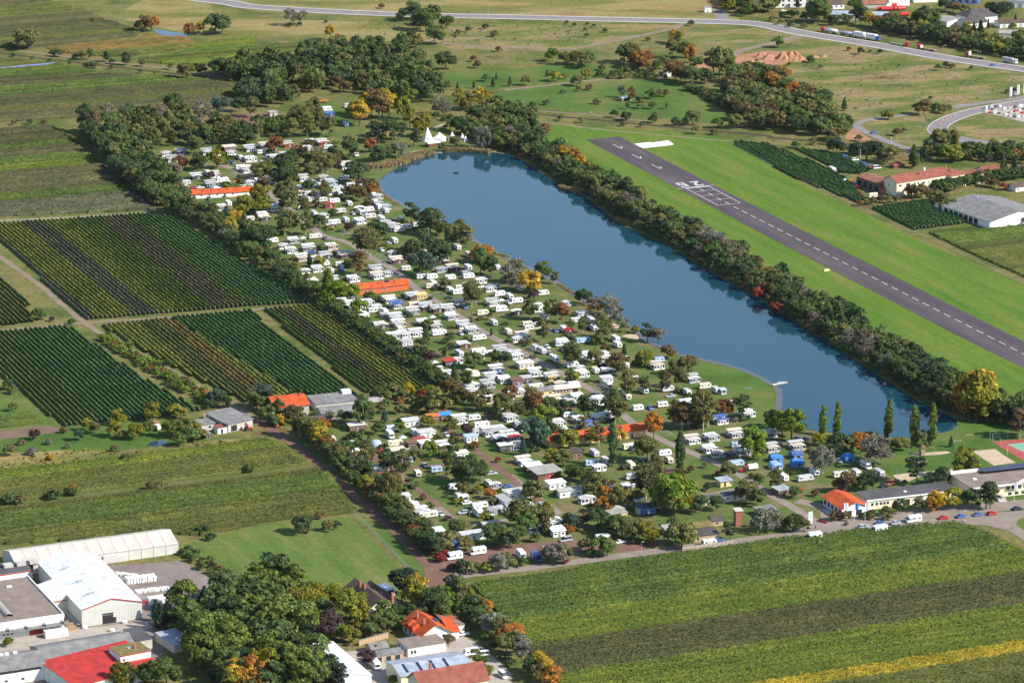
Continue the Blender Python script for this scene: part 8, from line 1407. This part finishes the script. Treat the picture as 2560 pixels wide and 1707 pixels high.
# --- fences
def fence(w, pts, h, gap, label, mat_post, name='wire_fence', wires=3, infill=None):
    L = [W(w, x, y) for x, y in pts]; a0 = L[0]; o = empty(name, (a0.x, a0.y, .05)); tag(o, label, 'fence'); pm = MB().tube((0, 0, 0), (0, 0, h), .07, .07, 5).me('post', mat_post); wm = MB()
    for i in range(len(L) - 1):
        d = L[i + 1] - L[i]; n = max(1, int(d.length / gap))
        for k in range(n): q = L[i].lerp(L[i + 1], k / n) - a0; link('post', pm, o, (q.x, q.y, 0))
        for z in range(wires): p_, q_ = L[i] - a0, L[i + 1] - a0; wm.tube((p_.x, p_.y, h * (z + 1) / wires - .05), (q_.x, q_.y, h * (z + 1) / wires - .05), .025, .025, 4)
    if wires: wm.obj('wires', M_metal, o)
    return o
fence('13', [(905, 25), (1080, 195), (1250, 370), (1400, 530), (1560, 682)], 2.0, 3.0, 'wire fence with grey posts beside the mown meadow', M_metal)
fence('31', [(180, 20), (420, 140), (800, 330), (1340, 570), (1800, 780), (2350, 1050)], 1.2, 6, 'thin wire fence along the airfield grass', M_wood)
fence('20', [(1980, 1310), (2200, 1420), (2400, 1530)], 1.2, 6, 'thin wire fence at the end of the airfield', M_wood)
fence('00', [(1740, 1085), (2000, 1060), (2350, 1035), (2600, 1040)], 1.4, 3, 'timber rail fence on the far side of the riding arena', M_wood, 'rail_fence', 2)
fence('00', [(1780, 1160), (2100, 1150), (2400, 1150), (2560, 1110)], 1.4, 3, 'timber rail fence on the near side of the riding arena', M_wood, 'rail_fence', 2)
dsheet('riding_arena', '00', [(1760, 1095), (2000, 1068), (2350, 1045), (2580, 1050), (2540, 1110), (2350, 1140), (1900, 1150)], .07, M_red, .2)
fence('32', [(2035, 905), (2200, 890), (2400, 870), (2560, 860)], 4, 4, 'high ball-stop fence behind the sports court', M_metal, 'court_fence', 3)
fence('32', [(2060, 925), (2200, 1010), (2350, 1100)], 4, 5, 'high ball-stop fence along the red court edge', M_metal, 'court_fence', 2)
a, b_ = W('q9', 185, 670), W('q9', 550, 622); d = b_ - a; o = empty('plank_fence', (a.x, a.y, .07), math.atan2(d.y, d.x)); tag(o, 'pale plank fence along the entrance road', 'fence'); n = 12; Lf = d.length
PLM = plain('pale_planks', (.36, .30, .26), .9, var=.2); PANEL = MB().box(.06, Lf / n - .06, -.04, .04, .1, 2.0).me('panel', PLM); PST = MB().box(-.07, .07, -.08, .08, 0, 2.1).me('post', M_wood)
for i in range(n): link('panel', PANEL, o, (i * Lf / n, 0, 0)); link('post', PST, o, (i * Lf / n, 0, 0))
a, b_ = W('13', 945, 1225), W('13', 1215, 1150); d = b_ - a; o = empty('timber_fence', (a.x, a.y, .07), math.atan2(d.y, d.x)); tag(o, 'brown timber screen fence with tiled top in the garden', 'fence'); Lf = d.length; PANEL = MB().box(.05, Lf / 9 - .05, -.05, .05, 0, 2.0).me('panel', WL['wood'])
for i in range(9): link('panel', PANEL, o, (i * Lf / 9, 0, 0))
MB().box(0, Lf, -.2, .2, 2.0, 2.15).obj('coping', RF['concrete'], o)
# --- metal hoops along the lanes
HOOP = MB()
for i in range(8):
    a, b = math.pi * i / 8, math.pi * (i + 1) / 8; HOOP.tube((0, -2.6 * math.cos(a), 2.1 * math.sin(a) ** .7), (0, -2.6 * math.cos(b), 2.1 * math.sin(b) ** .7), .055, .055, 5)
HOOP = HOOP.me('pergola_hoop', M_metal)
for w, x, y, n, ll in (('q1', 1330, 770, 6, 'curved metal hoop at the turning circle above the white wash block'), ('q1', 1590, 900, 5, 'curved metal hoop beside the white wash block end'), ('11', 800, 590, 4, 'curved metal hoop over a grass bay by the upper lane'), ('11', 1130, 800, 4, 'curved metal hoop beside the lane above the orange-walled wash block'), ('11', 1180, 850, 3, 'curved metal hoop beside the lane above the orange-walled wash block'), ('11', 1520, 1060, 4, 'curved metal hoop beside the lane near the orange-walled wash block'), ('11', 1680, 1150, 4, 'curved metal hoop below the orange-walled wash block'), ('22', 170, 95, 4, 'curved metal hoop by the lane near the cream bungalow'), ('22', 480, 230, 3, 'curved metal hoop by the lane beyond the cream bungalow'), ('22', 620, 330, 5, 'curved metal hoop by the lane behind the white-roofed bungalow'), ('22', 800, 430, 4, 'curved metal hoop by the lane above the dark pine'), ('22', 850, 490, 3, 'curved metal hoop by the lane beside the dark pine'), ('22', 1330, 740, 5, 'curved metal hoop near the end of the cream wash block'), ('22', 1400, 860, 4, 'curved metal hoop beside the right camp poplar')):
    for i in range(n): p = W(w, x, y) + EA * (i * 2.0); o = link('pergola_hoop', HOOP, None, (p.x, p.y, .07)); o.rotation_euler = (0, 0, AXB - math.pi / 2 + random.uniform(-.05, .05)); tag(o, ll, 'hoop', 'metal hoops along the lanes')
# --- play lawn
group_thing('climbing_frame', W('32', 1415, 1040), AXB, 'wooden play tower with swing beam on the sand', 'play frame', [('tower', MB().box(-1, 1, -1, 1, 0, 2.2).box(-.9, -.75, -.9, -.75, 2.2, 3.6).box(.75, .9, -.9, -.75, 2.2, 3.6).box(-.9, -.75, .75, .9, 2.2, 3.6).box(.75, .9, .75, .9, 2.2, 3.6), M_wood), ('tower_roof', MB().add([(-1.3, -1.3, 3.6), (1.3, -1.3, 3.6), (1.3, 1.3, 3.6), (-1.3, 1.3, 3.6), (0, 0, 4.8)], [(0, 1, 4), (1, 2, 4), (2, 3, 4), (3, 0, 4), (3, 2, 1, 0)]), WL['brown']), ('swing_beam', MB().tube((1, 0, 2.9), (5.6, 0, 2.9), .1), M_wood), ('leg', MB().tube((5.4, -1.2, 0), (5.4, 0, 2.9), .09), M_wood), ('leg', MB().tube((5.4, 1.2, 0), (5.4, 0, 2.9), .09), M_wood)])
for x, y, ll in ((1940, 1075, 'yellow net post at the left of the sand court'), (2195, 1040, 'yellow net post at the right of the sand court')): solo('net_post', MB().tube((0, 0, 0), (0, 0, 2.7), .1), M_yellowp, W('32', x, y), 0, ll, 'post')
group_thing('goal', W('32', 1190, 1230), AXB + 1.3, 'small metal football goal on the bare patch', 'goal', [('frame', MB().tube((-1.5, 0, 0), (-1.5, 0, 2), .06).tube((1.5, 0, 0), (1.5, 0, 2), .06).tube((-1.5, 0, 2), (1.5, 0, 2), .06), M_metal)])
for x, y, ll in ((1850, 860, 'fallen log on the lawn near the lake foot'), (1735, 915, 'pale beam lying beside the blue spruce')): solo('log', MB().tube((-2, 0, .25), (2, 0, .25), .25, .2, 8), M_wood, W('32', x, y), .3, ll, 'log')
group_thing('table_tennis_table', W('32', 1310, 1100), AXB, 'green table tennis table on a sand patch', 'table', [('top', MB().box(-1.4, 1.4, -.8, .8, .72, .8), M_ctgreen), ('leg', MB().box(-1, -.8, -.5, .5, 0, .72), M_metal), ('leg', MB().box(.8, 1, -.5, .5, 0, .72), M_metal)])
dsheet('sand_pit', '32', [(1275, 1100), (1340, 1088), (1470, 1095), (1440, 1110), (1330, 1112)], .08, M_sand, .2, 4)
group_thing('bicycle_rack', W('22', 2165, 435), .2, 'group of parked bikes on the bathing lawn', 'bike rack', [('rack', MB().box(-1.5, 1.5, -.05, .05, .4, .5).box(-1.5, 1.5, -.8, -.7, .05, .12), M_metal)] + [('bike', MB().tube((x, -.5, .35), (x, .5, .35), .05).tube((x, -.1, .35), (x, .1, .9), .05), M_greyp) for x in (-1.2, -.4, .4, 1.2)])
# --- clay heaps, loader, farm machines
def heap(w, x, y, r, h, mat, label):
    n = 14; m = MB(); vv = [(r * random.uniform(.85, 1.15) * math.cos(2 * math.pi * i / n), r * .8 * random.uniform(.85, 1.15) * math.sin(2 * math.pi * i / n), 0) for i in range(n)]
    for t in (.4, .75): vv += [(r * (1 - t) * random.uniform(.7, 1.3) * math.cos(2 * math.pi * i / n), r * .8 * (1 - t) * random.uniform(.7, 1.3) * math.sin(2 * math.pi * i / n), h * t * random.uniform(.7, 1.2)) for i in range(n)]
    vv.append((0, 0, h)); ff = [(j * n + i, j * n + (i + 1) % n, (j + 1) * n + (i + 1) % n, (j + 1) * n + i) for j in range(2) for i in range(n)] + [(2 * n + i, 2 * n + (i + 1) % n, 3 * n) for i in range(n)]
    solo('soil_heap', m.add(vv, ff), mat, W(w, x, y), random.uniform(0, 3), label, 'heap', 'heaps on the building plot')
M_rubble = ground_mat('rubble', [(.3, (.22, .19, .17)), (.7, (.36, .32, .29))], scale=.6, fine=1.5, fvar=.3)
for x, y, r, h, mt, ll in ((220, 545, 9, 6, M_clay, 'large orange clay heap on the building plot'), (140, 550, 8, 5, M_clay, 'second clay heap joined to the large one'), (20, 540, 8, 3.5, M_clay, 'dark brown clay heap at the left of the plot'), (135, 545, 4, 2.4, M_rubble, 'grey rubble heap before the clay'), (270, 555, 7, 4, M_clay, 'long clay heap at the right of the plot'), (432, 530, 3, 1.8, M_clay, 'small pointed clay heap on the meadow'), (515, 522, 3, 1.6, M_clay, 'low lone clay heap farthest from the large one'), (-60, 525, 7, 3, M_clay, 'broad clay heap near the sandy road')): heap('30', x, y, r, h, mt, ll)
o = group_thing('wheel_loader', W('20', 2245, 590), .1, 'yellow wheel loader on the clay plot', 'loader', [('body', MB().box(-3, .8, -1.1, 1.1, .9, 2.0), M_yellowp), ('cab', MB().box(-.9, .7, -.8, .8, 2.0, 3.3), M_glass), ('bucket', MB().prism([(2.6, .3), (3.8, .3), (3.4, 1.4), (2.6, 1.4)], -1.3, 1.3, 'y'), M_yellowp), ('arm', MB().box(.8, 2.7, -.5, .5, .9, 1.3), M_yellowp)] + [('wheel', MB().tube((x, s_ * 1.1 - .25, .75), (x, s_ * 1.1 + .25, .75), .75, .75, 12), M_tyre) for x in (-2, 1.2) for s_ in (-1, 1)])
def tractor(w, x, y, rz, mat, ll): group_thing('tractor', W(w, x, y), rz, ll, 'tractor', [('body', MB().box(-.2, 1.9, -.4, .4, .7, 1.4), mat), ('cab', MB().box(-1.1, .1, -.65, .65, .9, 2.4), M_glass), ('cab_roof', MB().box(-1.2, .2, -.75, .75, 2.4, 2.5), mat)] + [('wheel', MB().tube((x_, s_ * .85 - .18, r_), (x_, s_ * .85 + .18, r_), r_, r_, 12), M_tyre) for x_, r_ in ((-.7, .75), (1.4, .45)) for s_ in (-1, 1)])
tractor('22', 2125, 1195, AXB + math.pi, M_redp, 'small red tractor coupled to a tarpaulin trailer'); tractor('02', 2275, 815, AXB, M_redp, 'red tractor parked before the weathered barn'); tractor('q8', 395, 425, 1, M_greyp, 'grey tractor among machines at the farm barn'); tractor('12', 175, 785, AXB - 1.2, M_orangep, 'orange tractor under trees at the farmhouse track')
group_thing('covered_trailer', W('22', 2205, 1178), AXB, 'trailer with cream tarpaulin behind the small red tractor', 'trailer', [('tarpaulin', MB().prism([(-1.1, 1.0), (1.1, 1.0), (1.1, 2.0), (.6, 2.6), (-.6, 2.6), (-1.1, 2.0)], -2, 2.2, 'x'), M_canvas), ('chassis', MB().box(-2, 2.2, -1, 1, .6, 1.0), M_trim)] + [('wheel', MB().tube((x, s_ - .1, .4), (x, s_ + .1, .4), .4, .4, 10), M_tyre) for x in (-1.2, 1.2) for s_ in (-.9, .9)])
group_thing('tank_trailer', W('q8', 500, 565), AXB, 'pale pink tank trailer on the farm yard grass', 'trailer', [('tank', MB().tube((-2.4, 0, 1.9), (2.4, 0, 1.9), 1.0, 1.0, 14), plain('pale_tank', (.62, .50, .42), .5)), ('chassis', MB().box(-2.8, 2.8, -1, 1, .7, 1.0), M_whitep)] + [('wheel', MB().tube((x, s_ - .1, .4), (x, s_ + .1, .4), .4, .4, 10), M_tyre) for x in (-1.4, 1.4) for s_ in (-.9, .9)])
for i, (x, y, mt, ll) in enumerate(((345, 355, M_bluep, 'blue tarpaulin stretched beside the farm barn'), (275, 420, M_bluep, 'blue machine heap on the farm yard'), (160, 370, M_whitep, 'white lorry-like body at the farm yard edge'), (240, 370, M_orangep, 'orange tank at the farm yard edge'), (310, 440, M_redp, 'red implement on the farm yard'), (370, 410, M_whitep, 'white sacks on the farm yard'), (940, 625, M_orangep, 'orange trailer beside the farm vine plot'), (1160, 640, M_yellowp, 'cream cabinet beside the farm vine plot'), (1275, 680, M_whitep, 'white pallet of goods under the farm trees'), (1580, 800, WL['wood'], 'stacked crates at the broad hall corner'))):
    solo('farm_goods', MB().add([(-1.4, -1, 0), (1.4, -.9, 0), (1.3, 1, 0), (-1.3, .9, 0), (-1.1, -.7, 1.7), (1.1, -.6, 1.5), (1.0, .7, 1.9), (-1.0, .6, 1.6)], BOXF), mt, W('q8', x, y), i * .5, ll, 'farm goods', 'goods around the farm')
solo('hay_cover', MB().add([(-2.2, -1.5, 0), (2.2, -1.5, 0), (2.2, 1.5, 0), (-2.2, 1.5, 0), (-1.6, -1, 1.6), (1.7, -.9, 1.9), (1.6, .9, 2.0), (-1.6, 1, 1.7)], BOXF), M_canvas, W('02', 1430, 800), .4, 'white sheet covered heap beside the yellowing trees', 'heap')
solo('log_pile', MB().prism([(-3.2, 0), (3.2, 0), (3, .9), (0, 1.1), (-3, .8)], -.8, .8, 'y'), M_clay, W('02', 1400, 750), .2, 'low orange brick pile behind the white sheet heap', 'pile')
solo('crate', MB().box(-1.2, 1.2, -.9, .9, 0, 1.8), WL['wood'], W('02', 1893, 700), .2, 'pale orange crate stack beside the barn', 'crate'); solo('tarpaulin', MB().add([(-1.3, -1, 0), (1.3, -1, 0), (1.3, 1, 0), (-1.3, 1, 0), (-1.2, -.9, 1.5), (1.2, -.8, 1.7), (1.1, .8, 1.6), (-1.2, .9, 1.5)], BOXF), M_bluep, W('02', 1975, 690), .2, 'blue tarpaulin heap behind the barn', 'tarpaulin')
# --- red tanks and yard goods, far right
for i, (x, y, rz) in enumerate(((1040, 100, .1), (1075, 104, .1), (1110, 100, .1), (1090, 72, .1), (1140, 70, .1), (1190, 95, .5), (1220, 95, .5), (1250, 150, .2))):
    m = MB().tube((-3, 0, 1.5), (3, 0, 1.5), 1.4, 1.4, 14); solo('storage_tank', m, M_redp if i != 3 else M_whitep, W('30', x, y), rz, 'large red storage tank in the far works yard' if i != 3 else 'white storage tank among red ones', 'tank', 'tanks in the far works yard')
YG = bevel(MB().box(-.9, .9, -.7, .7, 0, 1.5).me('goods_stack', M_cloth), .05, 1)
rows = [(2000, 1000), (2050, 990), (2090, 985), (2130, 985), (2000, 1030), (2040, 1040), (2080, 1045), (2120, 1050), (2170, 1010), (2220, 1000), (2270, 995), (2320, 985), (2230, 1040), (2270, 1030), (2310, 1020), (2345, 1010), (2180, 1060), (2220, 1075), (2260, 1085), (2300, 1080), (2340, 1075), (2330, 1045), (2290, 1055), (2060, 1015)]
for i, (x, y) in enumerate(rows):
    c = ('l', 'g', 'd', 'w', 'g', 'r', 'l', 'd')[i % 8]; p = W('30', x, y); o = link('goods_stack', YG, None, (p.x, p.y, .08)); o.rotation_euler = (0, 0, random.uniform(0, 1)); o.scale = (random.uniform(.8, 1.4), .8, random.uniform(.6, 1.2)); o.color = (*LC[c], 1); tag(o, '%s goods stack in the builders yard by the curved road' % LW[c], 'goods', 'goods in the builders yard')
dsheet('builders_yard', '30', [(1985, 975), (2200, 940), (2400, 950), (2500, 1100), (2350, 1125), (2150, 1070), (1990, 1040)], .09, M_conc, .2)
# kerbs and dividers of the curved road
ribbon('road_kerb', curve, .5, .13, M_kerb, 0, -5.6, .15); ribbon('road_kerb', curve, .5, .13, M_kerb, 0, 5.6, .15)
DIV = MB().box(-.5, .5, -.2, .2, 0, .5).me('divider', plain('divider_red', (.55, .16, .10), .7)); DIVW = MB().box(-.5, .5, -.2, .2, 0, .5).me('divider', M_kerb)
sl = smooth_line([W('30', x, y) for x, y in ((1720, 1068), (1640, 1095), (1590, 1125), (1565, 1160), (1570, 1200), (1595, 1228))], 2.4)
for i, p in enumerate(sl):
    t = sl[min(i + 1, len(sl) - 1)] - sl[max(0, i - 1)]; o = link('lane_divider', DIV if i % 2 else DIVW, None, (p.x, p.y, .13)); o.rotation_euler = (0, 0, math.atan2(t.y, t.x)); tag(o, '%s lane divider block on the curved road' % ('red' if i % 2 else 'white'), 'divider', 'lane dividers on the curve')
solo('runway_marker', MB().prism([(-1.6, 0), (1.6, 0), (1.4, 1.0), (-1.4, 1.0)], -.4, .4, 'y'), plain('marker_yellow', (.62, .58, .30), .7), W('31', 538, 920), AXB, 'pale yellow marker block on the grass beside the runway', 'marker')
for x, y, h, ll in ((1130, 1335, 5, 'white crossing post beside the level crossing'), (1447, 1385, 7, 'tall pale pole beyond the level crossing'), (848, 1450, 5, 'thin pale pole beside the farm car park')): solo('pole', MB().tube((0, 0, 0), (0, 0, h), .12, .09), M_whitep, W('30', x, y), 0, ll, 'pole')
for w, x, y, h in (('22', 435, 690, 6), ('12', 1652, 830, 7), ('22', 25, 660, 5), ('22', 180, 165, 5), ('q5', 735, 770, 5), ('22', 125, 150, 4), ('13', 1255, 40, 5)): solo('utility_pole', MB().tube((0, 0, 0), (0, 0, h), .12, .08), M_wood, W(w, x, y), 0, 'plain wooden utility pole between the pitches', 'pole', 'utility poles in the camp')
# goods lorry and platform at the far grove
group_thing('flatbed_truck', W('10', 595, 945), .1, 'yellow flatbed truck standing behind the upper grove', 'lorry', [('cab', MB().box(-4.4, -2.4, -1.1, 1.1, .7, 2.9), M_yellowp), ('flatbed', MB().box(-2.2, 4.4, -1.2, 1.2, .9, 1.5), M_orangep)] + [('wheel', MB().tube((x, s_ - .15, .5), (x, s_ + .15, .5), .5, .5, 10), M_tyre) for x in (-3.4, 1.6, 2.8) for s_ in (-1, 1)])
solo('sun_sail', MB().add([(-2.5, -2, 2.2), (2.5, -2, 2.2), (2.5, 2, 2.2), (-2.5, 2, 2.2), (0, 0, 3.6)], [(0, 1, 4), (1, 2, 4), (2, 3, 4), (3, 0, 4)]), M_yellowp, W('00', 1035, 1215), .3, 'bright yellow tent roof under the grove trees', 'tent')
# --- hedges and shrubs between the pitches, reeds at the water
OCC = [(o.location.x, o.location.y) for o in COL.objects if o.parent is None and o.get('category') in ('caravan', 'awning', 'motorhome', 'car', 'van', 'chalet', 'mobile home', 'tent', 'pavilion')]
OCA = np.array(OCC)
def pitch_shrubs():
    poly = [W('D', x, y) for x, y in [(420, 400), (520, 330), (800, 330), (860, 430), (1000, 560), (1200, 660), (1450, 800), (1650, 900), (1750, 1010), (1950, 1060), (1850, 1160), (1500, 1180), (1300, 1190), (1000, 1230), (900, 1150), (760, 1020), (900, 950), (1050, 900), (860, 770), (700, 620), (500, 480)]]
    x0, x1 = min(p.x for p in poly), max(p.x for p in poly); y0, y1 = min(p.y for p in poly), max(p.y for p in poly); n = 0
    while n < 270:
        p = Vector((random.uniform(x0, x1), random.uniform(y0, y1), 0))
        if not inside(p, poly): continue
        d = np.min(np.hypot(OCA[:, 0] - p.x, OCA[:, 1] - p.y))
        if d < 3.4 or d > 7.5: n += .02; continue
        c = random.choice(('dark', 'dark', 'green', 'green', 'olive', 'mid', 'brown', 'ygreen', 'purple'))
        for k in range(random.choice((1, 1, 2, 3, 4))): q = p + EB * (k * 1.3); MASS.append(('bush', q, random.uniform(1.0, 2.6), c))
        if random.random() < .12: MASS.append(('round', p, random.uniform(3.5, 6), c))
        n += 1
mass('shrubs', 'low garden hedges and shrubs between the pitches', pitch_shrubs)
M_reed = ground_mat('reed_straw', [(.3, (.20, .15, .075)), (.5, (.27, .20, .105)), (.7, (.19, .18, .06))], scale=.25, fine=1.2, fvar=.35)
def reeds(w, pts, width, n, h, label):
    L = smooth_line([W(w, x, y) for x, y in pts], 2); V = []
    for i in range(n):
        k = random.randrange(len(L) - 1); p = L[k].lerp(L[k + 1], random.random()); t = (L[k + 1] - L[k]).normalized(); nn = Vector((-t.y, t.x, 0)); q = p + nn * random.uniform(-width / 2, width / 2); a = random.uniform(0, 3.14); s_ = random.uniform(.10, .28); hh = h * random.uniform(.6, 1.15); lx, ly = random.uniform(-.3, .3), random.uniform(-.3, .3)
        V += [(q.x - math.cos(a) * s_, q.y - math.sin(a) * s_, 0), (q.x + math.cos(a) * s_, q.y + math.sin(a) * s_, 0), (q.x + lx + math.cos(a) * s_ * .5, q.y + ly + math.sin(a) * s_ * .5, hh), (q.x + lx - math.cos(a) * s_ * .5, q.y + ly - math.sin(a) * s_ * .5, hh)]
    stuff(link('reeds', np_mesh('reeds', np.array(V), np.arange(len(V)).reshape(-1, 4), [M_reed])), label, 'reeds')
reeds('10', [(1010, 1545), (1150, 1535), (1300, 1510), (1450, 1450), (1600, 1410)], 7.5, 9000, 2.2, 'straw coloured reed bed at the upper corner of the lake')
reeds('10', [(1720, 1395), (1850, 1392), (2000, 1398), (2150, 1410)], 4, 3500, 2.2, 'reeds below the tepees')
reeds('21', [(440, 160), (540, 190), (640, 205)], 3.5, 1500, 2.0, 'reed patch on the far bank'); reeds('21', [(960, 455), (1050, 490), (1130, 490)], 3.5, 1500, 2.0, 'reed patch below the bare tree')
for w, pts in (('11', [(1110, 150), (1180, 230), (1300, 310)]), ('11', [(2100, 690), (2200, 760), (2330, 790)]), ('21', [(430, 1040), (520, 1100), (600, 1140)])): reeds(w, pts, 1.6, 700, .7, 'dry grass fringe on the near shore')
# --- small weeds and tussocks on the rough meadows
def tussocks(w, pts, n, cols, hs=(.5, 1.2)):
    poly = [W(w, x, y) for x, y in pts]; x0, x1 = min(p.x for p in poly), max(p.x for p in poly); y0, y1 = min(p.y for p in poly), max(p.y for p in poly); k = 0
    while k < n:
        p = Vector((random.uniform(x0, x1), random.uniform(y0, y1), 0))
        if inside(p, poly): MASS.append(('bush', p, random.uniform(*hs), random.choice(cols))); k += 1
mass('shrubs', 'tussocks and weeds scattered over the far weedy meadow', tussocks, '30', [(150, 480), (900, 520), (1500, 620), (2350, 720), (2350, 860), (1700, 960), (900, 1060), (650, 950), (300, 700)], 160, ('olive', 'brown', 'grey', 'mid', 'rust'))
mass('shrubs', 'tussocks and weeds on the far dry meadow', tussocks, '10', [(850, 220), (1400, 200), (2350, 200), (3200, 230), (2900, 420), (1800, 420), (1300, 380)], 120, ('olive', 'brown', 'grey', 'green', 'rust'))
mass('shrubs', 'weeds on the waste ground below the barn', tussocks, '02', [(0, 1040), (600, 1000), (1200, 1000), (1900, 920), (2300, 890), (1500, 1040), (700, 1120), (0, 1190)], 110, ('olive', 'brown', 'grey', 'yellow', 'mid'))
# --- the air: a thin even haze
M_haze = bpy.data.materials.new('haze'); M_haze.use_nodes = True; hn = M_haze.node_tree; hn.nodes.remove(hn.nodes['Principled BSDF']); pv = hn.nodes.new('ShaderNodeVolumePrincipled')
pv.inputs['Color'].default_value = (.80, .88, 1.0, 1); pv.inputs['Density'].default_value = HAZE; pv.inputs['Anisotropy'].default_value = .2; hn.links.new(pv.outputs[0], hn.nodes['Material Output'].inputs['Volume'])
hz = MB().box(-3600, 3600, -200, 12100, -1.5, 470).obj('haze', M_haze); stuff(hz, 'thin bluish haze over the whole valley', 'haze')
print('all done', len(COL.objects))
